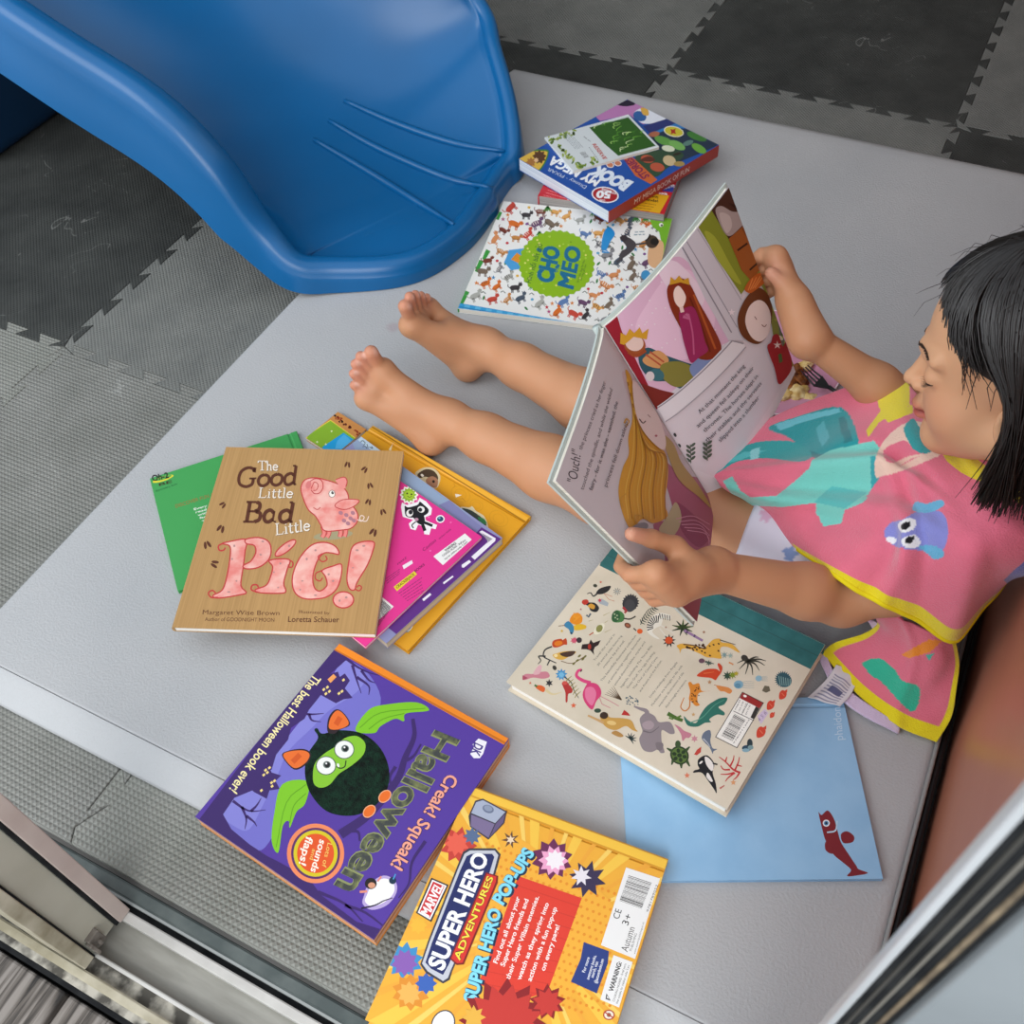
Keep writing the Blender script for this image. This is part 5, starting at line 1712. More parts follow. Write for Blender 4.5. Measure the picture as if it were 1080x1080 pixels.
make_book('booklet', 'small white leaflet with green grass photo lying on the big blue storybook', 'booklet',
          [(572, 144.5), (663, 121.5), (695, 154), (607, 181)], flat(.0520), .0045, '#e4e8e8', 'L', hard=False, board=.0007, art=art_leaf, round_spine=False)


# ================================================================== WHITE BOOK OF CATS AND DOGS
def art_cats(A):
    A.view(480, 205, .11111)
    # green edge and blue checked strip
    A.poly([(450, 40), (430, 160), (80, 1060), (20, 1060)], '#ecece6')
    for (a, b) in (((425, 165), (400, 240)), ((315, 530), (270, 620)), ((250, 630), (200, 735)), ((115, 920), (60, 1040))):
        A.line([a, b], 46, '#3c9a3f', 30)
    A.view(470, 90, .28704)
    A.poly([(50, 800), (570, 890), (560, 930), (40, 830)], '#3a9fd6')
    for k in range(26):
        t = k / 26
        if k % 2: A.poly([(50 + 515 * t, 802 + 90 * t), (50 + 515 * (t + .04), 802 + 90 * (t + .04)), (45 + 515 * (t + .04), 826 + 93 * (t + .04)), (45 + 515 * t, 826 + 93 * t)], '#62b9e4', True)
    A.n += 1
    A.line([(46, 813), (565, 905)], 4, '#2a86be')
    rnd = random.Random(21)
    cols = ['#d9702a', '#c98a4a', '#7a6a5a', '#4f5a68', '#c94a3a', '#8a8a8c', '#e0a45a', '#5f7fb0', '#7a3b2c', '#b0b0a8', '#3f3a3c', '#d98f5a', '#6a4a6a']
    spots = []
    for i in range(2600):
        x, y = rnd.uniform(60, 830), rnd.uniform(430, 880)
        # inside cover
        if y < 432 + .085 * (x - 210) + 12 or y > 800 + .17 * (x - 50) - 26 or x < 215 - (y - 425) * .42 + 22 or x > 828 - (y - 490) * .3 - 18:
            continue
        if ((x - 408) / 155) ** 2 + ((y - 655) / 142) ** 2 < 1 or ((x - 265) / 55) ** 2 + ((y - 640) / 50) ** 2 < 1 or ((x - 610) / 40) ** 2 + ((y - 560) / 60) ** 2 < 1 or ((x - 675) / 45) ** 2 + ((y - 600) / 55) ** 2 < 1 or ((x - 780) / 45) ** 2 + ((y - 600) / 80) ** 2 < 1 or ((x - 710) / 35) ** 2 + ((y - 545) / 34) ** 2 < 1:
            continue
        if all((x - a) ** 2 + (y - b) ** 2 > 42 ** 2 for a, b in spots):
            spots.append((x, y))
    for k, (x, y) in enumerate(spots):
        c = cols[k % len(cols)]
        critter(A, x, y, rnd.uniform(18, 25), rnd.uniform(-60, 40), c, rnd.choice(('#2f2a2a', '#f0e6da', c)), k % 2)
    dots = []
    for i in range(900):
        x, y = rnd.uniform(60, 830), rnd.uniform(430, 880)
        if y < 432 + .085 * (x - 210) + 8 or y > 800 + .17 * (x - 50) - 14 or x < 215 - (y - 425) * .42 + 12 or x > 828 - (y - 490) * .3 - 10:
            continue
        if ((x - 408) / 150) ** 2 + ((y - 655) / 138) ** 2 < 1 or any((x - a) ** 2 + (y - b) ** 2 < 29 ** 2 for a, b in spots) or any((x - a) ** 2 + (y - b) ** 2 < 16 ** 2 for a, b in dots):
            continue
        dots.append((x, y))
    for k, (x, y) in enumerate(dots):
        q = k % 4
        if q == 0: A.star(x, y, 9, rnd.choice(('#c2303c', '#d9822a', '#3a86b8', '#b04a7a')), 5, .4, keep=True)
        elif q == 1: A.ell(x, y, 9, 4, '#2f7a3c', rnd.uniform(0, 180), 8, keep=True)
        elif q == 2: A.ell(x, y, 6, 5, rnd.choice(('#c2303c', '#5aa6c8', '#e0b23a', '#7a4a8a')), 0, 8, keep=True)
        else: A.line([(x - 9, y), (x, y - 5), (x + 9, y + 3)], 3, '#4a5a4a', keep=True)
    A.n += 1
    # grass tufts and green corner
    A.poly([(745, 480), (840, 486), (800, 660), (768, 640), (795, 590), (785, 540), (760, 520)], '#77b52c')
    A.blob([(745, 655), (745, 600), (765, 565), (800, 580), (795, 640), (775, 672)], '#e0b184'); A.ell(758, 575, 24, 24, '#4a3a2e'); A.ell(768, 575, 16, 13, '#1f1a18'); A.ell(742, 560, 7, 16, '#1f1a18', 40)
    A.ell(792, 513, 8, 7, '#f0f0e8'); A.ell(794, 515, 4, 4, '#222')
    for (x, y) in ((375, 452), (545, 470), (700, 490), (735, 492), (345, 545), (320, 740)):
        for k in range(5):
            A.line([(x, y - 8), (x - 16 + k * 8, y + 12)], 6, '#3f9440', 2, keep=True)
    A.n += 1
    # book-shaped dog house and long cat
    A.poly([(215, 650), (235, 605), (300, 598), (310, 640), (305, 670), (240, 680)], '#4d9fd6'); A.poly([(240, 640), (262, 615), (308, 650), (300, 670)], '#e0912a'); A.poly([(282, 630), (308, 615), (305, 640)], '#2d2a30')
    A.blob([(580, 545), (600, 520), (622, 545), (605, 575), (590, 605), (572, 600)], '#2a8fd0'); A.line([(580, 600), (600, 615), (575, 612)], 8, '#2a8fd0')
    A.blob([(640, 560), (660, 555), (690, 570), (700, 590), (680, 615), (640, 640), (645, 610), (665, 595)], '#4a4548'); A.line([(700, 585), (735, 580)], 7, '#4a4548'); A.line([(650, 635), (628, 650)], 7, '#4a4548'); A.ell(655, 562, 14, 12, '#3a3538')
    A.ell(712, 545, 36, 30, '#f4f4f0', n=18); greek(A, (695, 540), (730, 538), 7, '#8aa0a8', 3); greek(A, (692, 550), (732, 548), 7, '#8aa0a8', 4)
    A.ell(735, 697, 17, 18, '#4292c4', 20)
    # scalloped green medallion
    n = 34
    pts = []
    for k in range(n * 4):
        a = 2 * PI * k / (n * 4); rr = 1 + .025 * math.cos(a * n)
        pts.append((408 + 138 * rr * math.cos(a), 656 + 122 * rr * math.sin(a)))
    A.poly(pts, '#8cb81e')
    for i in range(40):
        a = rnd.uniform(0, 6.28); r = rnd.uniform(.55, .95)
        A.ell(408 + 132 * r * math.cos(a), 656 + 116 * r * math.sin(a), 4, 3.5, rnd.choice(('#a9cf4a', '#dfe27a', '#6f9c14')), 0, 8, keep=True)
    A.n += 1
    A.text('CHO', (389, 730), (420, 598), (331, 716), '#1d6d92', .06); A.line([(352, 612), (336, 600)], 11, '#1d6d92'); A.text('MEO', (467, 748), (497, 602), (410, 732), '#1d6d92', .045); A.line([(404, 672), (417, 660)], 10, '#1d6d92'); A.text('và', (412, 690), (418, 668), (398, 687), '#2f7a8a')
    A.text('Hình nổi bất ngờ', (312, 728), (356, 585), (294, 722), '#3a6a34', .01)
    A.text('bé vui học cùng bạn nhỏ', (488, 725), (512, 645), (480, 722), '#3f6a2c'); A.text('mở trang sách xem', (500, 718), (518, 660), (492, 715), '#3f6a2c')


_pl = flat(.0090)
_q = [(530.3, 212), (708.2, 230.6), (483.8, 325.3)]
_a, _b, _c = (onplane(p[0], p[1], _pl) for p in _q)
make_book('picture_book', 'white picture book covered in tiny cats and dogs with a green round title', 'book',
          [_q[0], _q[1], to_px(_b + _c - _a), _q[2]], _pl, .0085, '#eeeeea', 'L', '#3c9a3f', hard=False, board=.0009, art=art_cats, group='picture books on the mat', round_spine=False)
# ================================================================== BLUE SLIDE
def _slide():
    SX = -0.70

    def near(s, z):                       # near rim lies on a plane almost along x
        return Vector((SX - s * 0.9976, 0.95 + 0.07 * s, z))
    K = [near(2.1, .98), near(1.5, .70), near(1.0, .495), near(.62, .352), near(.42, .285), near(.32, .205), near(.265, .115), near(.215, .066),
         Vector((-.868, .992, .050)), Vector((-.772, 1.055, .043)), Vector((-.737, 1.150, .040)), Vector((-.738, 1.250, .042)),
         Vector((-.745, 1.335, .046)), G(541, 150, .062), G(536, 100, .105), G(521, 45, .155),
         G(503, -8, .205), Vector((-1.05, 1.57, .34)), Vector((-1.5, 1.62, .56)), Vector((-2.1, 1.66, .86))]
    crest = [Vector(p) for p in catmull(K, 8)]
    n = len(crest)
    def bedz(x):
        s = SX - x
        xs = [0, .1, .2, .3, .4, .55, .75, 1.0, 1.5, 2.3]
        zs = [.020, .020, .021, .030, .055, .105, .19, .31, .53, .82]
        return float(np.interp(s, xs, zs))
    rings = []
    for i, c in enumerate(crest):
        t = (crest[min(i + 1, n - 1)] - crest[max(i - 1, 0)])
        t.z = 0
        t.normalize()
        inw = Vector((-t.y, t.x, 0))       # towards the inside of the bend (rim runs counter-clockwise)
        f = min(1.0, max(0.0, (c.z - .045) / .16))      # 0 at the tip, 1 on the tall side walls
        r = 0.021 + 0.007 * f
        bz = bedz(c.x)
        drop = min(c.z - 0.0015, 0.045 + 0.075 * f)
        far = 1.0 if i > 11.2 * 8 else 0.0     # the far wall flares out gently
        if far:
            f *= (1 - .6 * far)
            r = 0.021 - .007 * far
        wall = 0.030 + 0.030 * f
        prof = []
        # outer skirt, roll over the crest, inner wall, fillet into the bed
        prof.append((-r - .010 * f - .004, -drop))
        prof.append((-r - .006 * f - .003, -drop * .72))
        prof.append((-r - .002, -max(r, drop * .42)))
        for k in range(7):
            a = PI - PI * k / 6
            prof.append((r * math.cos(a), -r + r * math.sin(a)) if k not in (0,) else (-r, -r))
        depth = max(c.z - bz, r * .9)
        if far < .5:
            prof.append((r + .10 * wall, -r - (depth - r) * .25))
            prof.append((r + .28 * wall, -r - (depth - r) * .58))
            prof.append((r + .60 * wall, -r - (depth - r) * .88))
            prof.append((r + 1.1 * wall, -depth))
        else:
            for k in (1, 2, 3, 4):
                prof.append((r + .0025 * k, -r - .0022 * k))
        rings.append([c + inw * a + Vector((0, 0, b)) for a, b in prof])
    bm = bmesh.new()
    V = [[bm.verts.new(p) for p in rg] for rg in rings]
    m = len(rings[0])
    for i in range(n - 1):
        for k in range(m - 1):
            bm.faces.new((V[i][k], V[i + 1][k], V[i + 1][k + 1], V[i][k + 1]))
    # bed: rows joining the two inner edges
    half = n // 2
    M_ = 18
    rows = []
    for i in range(half):
        a, b = V[i][-1], V[n - 1 - i][-1]
        row = [a]
        for k in range(1, M_):
            t = k / M_
            q = a.co.lerp(b.co, t)
            w_ = max(0.0, min(1.0, (t - .42) / .58))
            w_ = w_ * w_ * (1.6 - .6 * w_)
            q.z = (a.co.z * (1 - t) + min(bedz(q.x), b.co.z) * t) * (1 - w_) + b.co.z * w_
            row.append(bm.verts.new(q))
        row.append(b)
        rows.append(row)
    for i in range(half - 1):
        for k in range(M_):
            try:
                bm.faces.new((rows[i][k + 1], rows[i][k], rows[i + 1][k], rows[i + 1][k + 1]))
            except ValueError:
                pass
    # close the tip
    mid = [V[i][-1] for i in range(half - 1, n - half + 1)]
    if len(mid) >= 3 and n % 2:
        try:
            bm.faces.new(rows[-1][::-1] + [V[half][-1]])
        except ValueError:
            pass
    bmesh.ops.recalc_face_normals(bm, faces=bm.faces[:])
    up = sum((f.normal.z * f.calc_area() for f in bm.faces))
    if up < 0:
        bmesh.ops.reverse_faces(bm, faces=bm.faces[:])
    return bm, bedz


blue = noisy('blue_moulded_plastic', '#01588f', '#02609b', 3, .30, bump=.05, bscale=70, spec=.5, bdist=.001)
slide = thing('play_slide', 'big blue plastic play slide with thick rounded lips ending on the mat', 'slide', (-0.85, 1.17, 0.0))
_bm, _bedz = _slide()
from mathutils.bvhtree import BVHTree
_bm.faces.ensure_lookup_table()
_bvh = BVHTree.FromBMesh(_bm)
bmesh.ops.translate(_bm, verts=_bm.verts[:], vec=(.85, -1.17, 0))
chute = obj('chute', _bm, blue, slide, True)
_mod = chute.modifiers.new('smooth', 'SUBSURF'); _mod.levels = 1; _mod.render_levels = 1
bm = bmesh.new(); box(bm, -.95, -.30, -.12, .30, TZ + .0005, .22, .03, 4)  # added block that deepens the dark shade under the slide
for v in bm.verts:
    v.co.x -= .55
obj('shade_block', bm, M('#0b2c4a', .5), slide, True)
for q in (((363, 107), (420, 132), (480, 152), (532, 160)), ((347, 128), (400, 158), (470, 188), (520, 199)), ((331, 148), (385, 180), (440, 214), (478, 237))):
    P0 = []
    for (px, py) in [tuple(p) for p in catmull(q, 5)]:
        d = ray(float(px), float(py)).normalized()
        hit = _bvh.ray_cast(CP, d)[0]
        P0.append(hit + Vector((.85, -1.17, .0012)))
    bm = bmesh.new()
    nn = len(P0)
    tube(bm, P0, [.0022 + .0052 * math.sin(PI * min(1, .12 + .85 * k / (nn - 1))) for k in range(nn)], 8)
    obj('grip_rib', bm, blue, chute, True)
# ================================================================== OPEN STORYBOOK IN THE CHILD'S HANDS
def on_ray(px, py, near):
    d = ray(px, py)
    near = Vector(near)
    return CP + d * ((near - CP).dot(d) / d.dot(d))


OB = dict(Gt=on_ray(638, 344, (-.288, .703, .341)), Gb=on_ray(752, 529, (-.160, .730, .128)),
          Lt=on_ray(586, 507, (-.245, .508, .341)), Lb=on_ray(735, 656, (-.117, .535, .128)),
          Rt=on_ray(768, 197, (-.234, .888, .397)), Rb=on_ray(839, 392, (-.106, .915, .184)))


class Page:
    """bilinear page: u from gutter to outer edge, v from top to bottom"""

    def __init__(s, gt, gb, ot, ob, bulge, facing):
        s.gt, s.gb, s.ot, s.ob, s.bulge = gt, gb, ot, ob, bulge
        n = (ot - gt).cross(gb - gt).normalized()
        if n.dot(Vector(facing)) < 0:
            n = -n
        s.n = n
        s.w = ((ot - gt).length + (ob - gb).length) / 2
        s.h = ((gb - gt).length + (ob - ot).length) / 2

    def p(s, u, v, off=0.0):
        q = s.gt * (1 - u) * (1 - v) + s.ot * u * (1 - v) + s.gb * (1 - u) * v + s.ob * u * v
        g = max(0.0, 1 - u / .10)
        return q + s.n * (s.bulge * math.sin(PI * min(max(u, 0), 1) ** .8) - .0015 * g * g + off)

    def uv(s, px, py):
        u, v = .5, .5
        for _ in range(8):
            a = to_px(s.p(u, v)); b = to_px(s.p(u + .01, v)); c = to_px(s.p(u, v + .01))
            J = np.array([[(b[0] - a[0]) / .01, (c[0] - a[0]) / .01], [(b[1] - a[1]) / .01, (c[1] - a[1]) / .01]])
            d = np.linalg.solve(J, np.array([px - a[0], py - a[1]]))
            u += float(np.clip(d[0], -.5, .5)); v += float(np.clip(d[1], -.5, .5))
        return u, v


class PageArt(Art):
    def __init__(s, page):
        Art.__init__(s, None, None, 0.0002, 0.00011)
        s.page = page
        s.clip = (0.0005, 0.0005, page.w - .0005, page.h - .0005)

    def L(s, x, y):
        u, v = s.page.uv(s.o[0] + x * s.o[2], s.o[1] + y * s.o[2])
        return (u * s.page.w, (1 - v) * s.page.h)


def page_mesh(name, page, art, base, parent, flip):
    A = PageArt(page)
    art(A)
    A.levels()
    bm = bmesh.new()
    nu, nv = 24, 28
    mats = [base]
    g = [[bm.verts.new((page.w * i / nu, page.h * j / nv, 0)) for j in range(nv + 1)] for i in range(nu + 1)]
    for i in range(nu):
        for j in range(nv):
            bm.faces.new((g[i][j], g[i + 1][j], g[i + 1][j + 1], g[i][j + 1]))
    vs = [bm.verts.new(v) for v in A.v]
    printed = []
    for f, mi in zip(A.f, A.fm):
        m = A.mats[mi]
        if m not in mats:
            mats.append(m)
        try:
            fc = bm.faces.new([vs[i] for i in f])
            fc.material_index = mats.index(m); printed.append(fc)
        except ValueError:
            pass
    for _ in range(6):
        es = list({e for f in bm.faces for e in f.edges if e.calc_length() > .0065})
        if not es:
            break
        bmesh.ops.subdivide_edges(bm, edges=es, cuts=1, use_grid_fill=False)
        bmesh.ops.triangulate(bm, faces=[f for f in bm.faces if len(f.verts) > 4])
    for v in bm.verts:
        q = page.p(v.co.x / page.w, 1 - v.co.y / page.h, v.co.z)
        v.co = parent_inv @ q
    if flip:
        bmesh.ops.reverse_faces(bm, faces=bm.faces[:])
    return obj(name, bm, mats, parent)


def slab(name, page, o0, o1, grow, m, parent, u0=0.0):
    """a leaf block / board behind a page, from offset o0 to o1 along its normal"""
    bm = bmesh.new()
    nu, nv = 20, 6
    gu, gv = grow / page.w, grow / page.h
    L_ = {}
    for k, off in enumerate((o0, o1)):
        for i in range(nu + 1):
            for j in range(nv + 1):
                u = u0 + (1 + gu - u0) * i / nu; v = -gv + (1 + 2 * gv) * j / nv
                L_[k, i, j] = bm.verts.new(parent_inv @ page.p(u, v, off))
    for i in range(nu):
        for j in range(nv):
            bm.faces.new((L_[0, i, j], L_[0, i + 1, j], L_[0, i + 1, j + 1], L_[0, i, j + 1]))
            bm.faces.new((L_[1, i, j + 1], L_[1, i + 1, j + 1], L_[1, i + 1, j], L_[1, i, j]))
    for i in range(nu):
        bm.faces.new((L_[0, i, 0], L_[1, i, 0], L_[1, i + 1, 0], L_[0, i + 1, 0]))
        bm.faces.new((L_[0, i + 1, nv], L_[1, i + 1, nv], L_[1, i, nv], L_[0, i, nv]))
    for j in range(nv):
        bm.faces.new((L_[0, 0, j + 1], L_[1, 0, j + 1], L_[1, 0, j], L_[0, 0, j]))
        bm.faces.new((L_[0, nu, j], L_[1, nu, j], L_[1, nu, j + 1], L_[0, nu, j + 1]))
    bmesh.ops.recalc_face_normals(bm, faces=bm.faces[:])
    return obj(name, bm, m, parent)


PL = Page(OB['Gt'], OB['Gb'], OB['Lt'], OB['Lb'], .004, (1, 0, .4))
PR = Page(OB['Gt'], OB['Gb'], OB['Rt'], OB['Rb'], .010, (1, 0, .4))
ob_root = thing('picture_book', "open fairy-tale picture book held upright in the child's hands", 'book', tuple((OB['Gb'] + OB['Gt']) / 2), group='picture books on the mat')
parent_inv = Matrix.Translation(-(OB['Gb'] + OB['Gt']) / 2)


def art_right(A):
    A.view(570, 190, .28708)
    A.poly([(200, 500), (690, 10), (760, 150), (800, 330), (960, 640), (640, 1090), (560, 1060)], '#ddd6dd')
    A.blob([(300, 440), (470, 290), (560, 320), (700, 520), (720, 570), (600, 650), (440, 800), (330, 640), (290, 520)], '#dcb4cd')
    A.blob([(480, 340), (560, 340), (640, 480), (600, 620), (480, 660), (350, 560), (400, 440)], '#e8c4da')
    A.blob([(430, 320), (500, 300), (600, 420), (560, 480), (470, 400)], '#ecd6e4'); A.blob([(690, 420), (730, 400), (740, 560), (700, 540)], '#c9a0bd')
    for k in range(46):
        rnd = random.Random(k); x, y = rnd.uniform(320, 700), rnd.uniform(330, 620)
        A.ell(x, y, 3.5, 3, '#ecdce6', 0, 8, keep=True)
    A.n += 1
    # stone pillar
    A.poly([(508, 228), (596, 140), (740, 400), (745, 590), (690, 590), (600, 430)], '#cfcbd3')
    A.line([(515, 240), (700, 560)], 5, '#8f8a94', keep=True); A.line([(535, 225), (720, 540)], 3, '#9a95a0', keep=True); A.line([(575, 180), (735, 440)], 3, '#a5a1ab', keep=True); A.n += 1
    # grass, dark stable, door
    A.poly([(575, 168), (632, 100), (775, 360), (735, 420), (668, 320)], '#858f2c'); A.blob([(600, 190), (640, 210), (690, 300), (735, 380), (700, 360), (640, 280)], '#a3ab3a')
    A.poly([(622, 105), (700, 10), (772, 150), (690, 218)], '#45291f'); A.blob([(640, 112), (662, 95), (700, 115), (735, 118), (758, 140), (715, 190), (688, 205), (665, 180)], '#a89894'); A.blob([(655, 120), (690, 130), (700, 170), (680, 195), (662, 160)], '#c2b3ae'); A.blob([(690, 85), (730, 100), (755, 130), (720, 110)], '#2c1812')
    A.poly([(688, 216), (768, 148), (860, 320), (780, 380), (735, 330)], '#9c5623'); A.poly([(735, 180), (745, 170), (850, 330), (838, 336)], '#7f4318'); A.line([(720, 258), (756, 232)], 7, '#3a1e10'); A.line([(765, 330), (800, 300)], 7, '#3a1e10')
    A.star(822, 285, 17, '#f0e4ea', 5, .4); A.star(700, 485, 14, '#f0e4ea', 5, .4)
    # king asleep on a red throne
    A.blob([(222, 520), (272, 488), (300, 560), (340, 640), (430, 835), (370, 790), (300, 660)], '#95202f'); A.blob([(350, 745), (440, 770), (510, 795), (425, 835), (380, 800)], '#7a2a22')
    A.blob([(360, 640), (395, 615), (450, 640), (520, 665), (590, 690), (600, 715), (520, 765), (470, 740), (410, 735), (368, 690)], '#2b5763'); A.blob([(375, 655), (430, 625), (470, 660), (440, 690), (390, 680)], '#d19a62'); A.line([(385, 640), (440, 680)], 6, '#b5543a', keep=True); A.line([(400, 630), (452, 668)], 6, '#b5543a', keep=True); A.n += 1
    A.blob([(440, 680), (500, 665), (560, 690), (560, 735), (500, 760), (450, 730)], '#85803a'); A.blob([(545, 690), (580, 650), (600, 620), (625, 660), (610, 700), (570, 730)], '#7d90bd'); A.ell(425, 715, 28, 22, '#3c6f78', 20); A.ell(400, 720, 16, 18, '#d9cfd0')
    A.ell(345, 605, 40, 36, '#a0552c', 20); A.ell(343, 597, 34, 30, '#e3c8bd', 20); A.line([(320, 630), (350, 645), (385, 625)], 12, '#9a4a26', sm=4)
    A.poly([(290, 600), (292, 560), (312, 570), (325, 545), (342, 562), (362, 540), (372, 562), (395, 545), (388, 585), (340, 575), (305, 605)], '#cf9a2c')
    # queen asleep beside him
    A.blob([(462, 405), (478, 375), (515, 360), (548, 385), (580, 450), (620, 520), (662, 610), (640, 650), (600, 660), (560, 640), (520, 560), (475, 470)], '#85311a'); A.line([(560, 420), (600, 520), (640, 620)], 8, '#b0562a', sm=4, keep=True); A.line([(545, 430), (590, 540), (620, 630)], 6, '#6a2412', sm=4, keep=True); A.n += 1
    A.blob([(505, 490), (525, 470), (560, 468), (585, 530), (600, 590), (612, 625), (580, 650), (550, 670), (530, 620), (515, 560)], '#9a2a5c'); A.line([(540, 490), (555, 560), (560, 640)], 6, '#c05a86', sm=3); A.line([(520, 500), (545, 510), (530, 490)], 12, '#c2668f')
    A.blob([(485, 420), (492, 395), (508, 390), (530, 425), (525, 455), (512, 470), (492, 450)], '#f6ddd2'); A.line([(513, 465), (518, 485)], 14, '#eccfc4')
    A.poly([(470, 385), (475, 355), (490, 368), (505, 350), (520, 368), (540, 358), (545, 385), (510, 375)], '#cf9a2c')
    # stone ledge
    A.poly([(425, 830), (690, 590), (745, 600), (750, 615), (455, 888)], '#e4e0e5'); A.line([(428, 834), (700, 590), (742, 600)], 5, '#9b969f'); A.line([(455, 886), (750, 612)], 4, '#a7a2ab')
    # sleeping girl and flowers
    A.blob([(790, 350), (840, 320), (880, 400), (915, 520), (945, 620), (915, 690), (870, 660), (850, 560), (830, 430)], '#878d40'); A.blob([(860, 430), (890, 480), (925, 610), (905, 680), (880, 600)], '#6c7a6a')
    for k in range(26):
        rnd = random.Random(k + 70); t = rnd.random()
        A.ell(830 + 75 * t + rnd.uniform(-14, 14), 370 + 260 * t, rnd.uniform(4, 9), 5, rnd.choice(('#b3b54e', '#5f7030', '#e8e2c4', '#a8a848')), 30, 8, keep=True)
    A.n += 1
    A.blob([(720, 510), (735, 460), (765, 415), (800, 395), (835, 425), (848, 480), (835, 560), (800, 600), (760, 592), (730, 560)], '#6b3a1e')
    A.blob([(748, 520), (762, 465), (795, 440), (825, 455), (842, 500), (835, 560), (805, 592), (770, 575)], '#efddd8'); A.line([(808, 530), (818, 538), (826, 530)], 3, '#7a4a44', sm=3, keep=True); A.line([(782, 500), (790, 512)], 3, '#7a4a44', keep=True); A.n += 1
    A.blob([(745, 400), (765, 365), (800, 340), (828, 345), (820, 375), (790, 400), (765, 415)], '#bf5f24')
    for k in range(4):
        A.line([(758 + k * 8, 405 - k * 3), (775 + k * 14, 360 - k * 4)], 4, '#e08a4a', keep=True)
    A.n += 1
    A.blob([(828, 615), (842, 595), (850, 570), (870, 568), (885, 610), (900, 590), (915, 640), (918, 690), (895, 730), (870, 748), (855, 690)], '#a3242c'); A.star(865, 605, 16, '#f0dcd6', 5, .35); A.poly([(868, 640), (880, 635), (885, 665), (872, 672)], '#4a6a34')
    # the words
    ink = '#3a3440'
    for s, a, b in (('At that moment the king', (582, 858), (748, 684)), ('and queen fell asleep on their', (575, 909), (780, 692)), ('thrones. The horses slept in', (600, 926), (795, 722)), ('their stables and the servants', (608, 962), (808, 748)), ('slipped into a slumber', (656, 962), (799, 800))):
        A.text(s, a, b, (a[0] - 12, a[1] - 11), ink, .0)
    # leaves by the gutter
    for (x, y) in ((552, 1040), (608, 1030)):
        A.line([(x, y), (x - 2, y - 70)], 3, '#4f5f52')
        for k in range(4):
            A.ell(x - 9, y - 12 - k * 16, 11, 5, '#4f5f52', 40, 10, keep=True); A.ell(x + 8, y - 20 - k * 16, 11, 5, '#4f5f52', -40, 10, keep=True)
        A.n += 1
    for k, (x, y) in enumerate(((490, 935), (495, 965), (510, 975))):
        A.ell(x, y, 8, 5, '#3a3f40', 60, 8)


def art_left(A):
    A.view(570, 340, .29639)
    A.poly([(215, 0), (40, 560), (540, 1090), (620, 800), (620, 640), (400, 290)], '#cdc8cd')  # page ground, with the left page's shade mixed into its tone
    A.blob([(290, 180), (330, 200), (400, 300), (470, 380), (520, 460), (430, 470), (340, 400), (320, 300)], '#cdb9bd')
    hair = '#d29c34'
    A.blob([(410, 470), (500, 540), (570, 560), (612, 650), (608, 800), (570, 900), (575, 960), (550, 1075), (470, 1000), (440, 940), (440, 820), (400, 720), (470, 690), (440, 560)], '#a85e78'); A.blob([(480, 640), (560, 700), (600, 760), (560, 800), (500, 740)], '#8f3f62'); A.blob([(440, 940), (500, 920), (570, 930), (550, 1070), (500, 1020)], '#a04a54')
    A.blob([(480, 640), (500, 700), (470, 760), (420, 740), (450, 690)], '#b9b08a')
    A.blob([(300, 170), (322, 200), (345, 300), (372, 400), (440, 462), (452, 540), (440, 640), (450, 690), (400, 715), (360, 700), (320, 735), (290, 680), (275, 600), (290, 520), (312, 470), (310, 410), (325, 340), (315, 250)], hair)
    A.blob([(430, 400), (470, 430), (500, 500), (560, 580), (605, 660), (560, 620), (490, 560), (450, 470)], '#b59a58')
    for k in range(11):
        o = k * 13
        A.line([(305 + o * .2, 200 + o), (330 + o * .35, 330 + o * .9), (325 + o * .9, 480), (300 + o * 1.05, 600), (310 + o * 1.0, 700)], 5, ('#e0b64e', '#a87320', '#d4a53e')[k % 3], 3, 6, keep=True)
    A.n += 1
    for q in ([(340, 720), (330, 690), (360, 690), (380, 705)], [(290, 660), (280, 630), (300, 610)], [(292, 360), (300, 345), (310, 355), (298, 372)]):
        A.line(q, 6, '#c9983a', 3, 5, keep=True)
    A.n += 1
    A.blob([(322, 210), (350, 235), (385, 285), (420, 350), (440, 420), (432, 455), (395, 430), (355, 380), (330, 310)], '#e8d6d2'); A.line([(345, 345), (358, 360), (368, 352)], 4, '#4a3a3a', sm=3); A.ell(405, 405, 5, 4, '#b0606a'); A.line([(375, 330), (385, 340)], 3, '#a08078')
    for k in range(5):
        A.line([(480 + k * 10, 700 + k * 10), (540 + k * 12, 690 + k * 16), (600, 720 + k * 20)], 3, '#d9a0b8', 2, 5, keep=True)
    A.n += 1
    ink = '#3f3a44'
    A.text('"Ouch!"', (128, 575), (144, 462), (92, 563), ink, .0)
    for s, a, b in (('the princess cried as her finger', (146, 455), (232, 214)), ('touched the spindle, and while the wicked', (152, 598), (256, 240)), ('fairy - for it was she - vanished, the', (182, 600), (274, 286)), ('princess fell down asleep', (230, 588), (305, 358))):
        A.text(s, a, b, (a[0] - 14, a[1] - 6), ink, .0)
    A.ell(345, 735, 36, 18, '#8f8d94', -25)


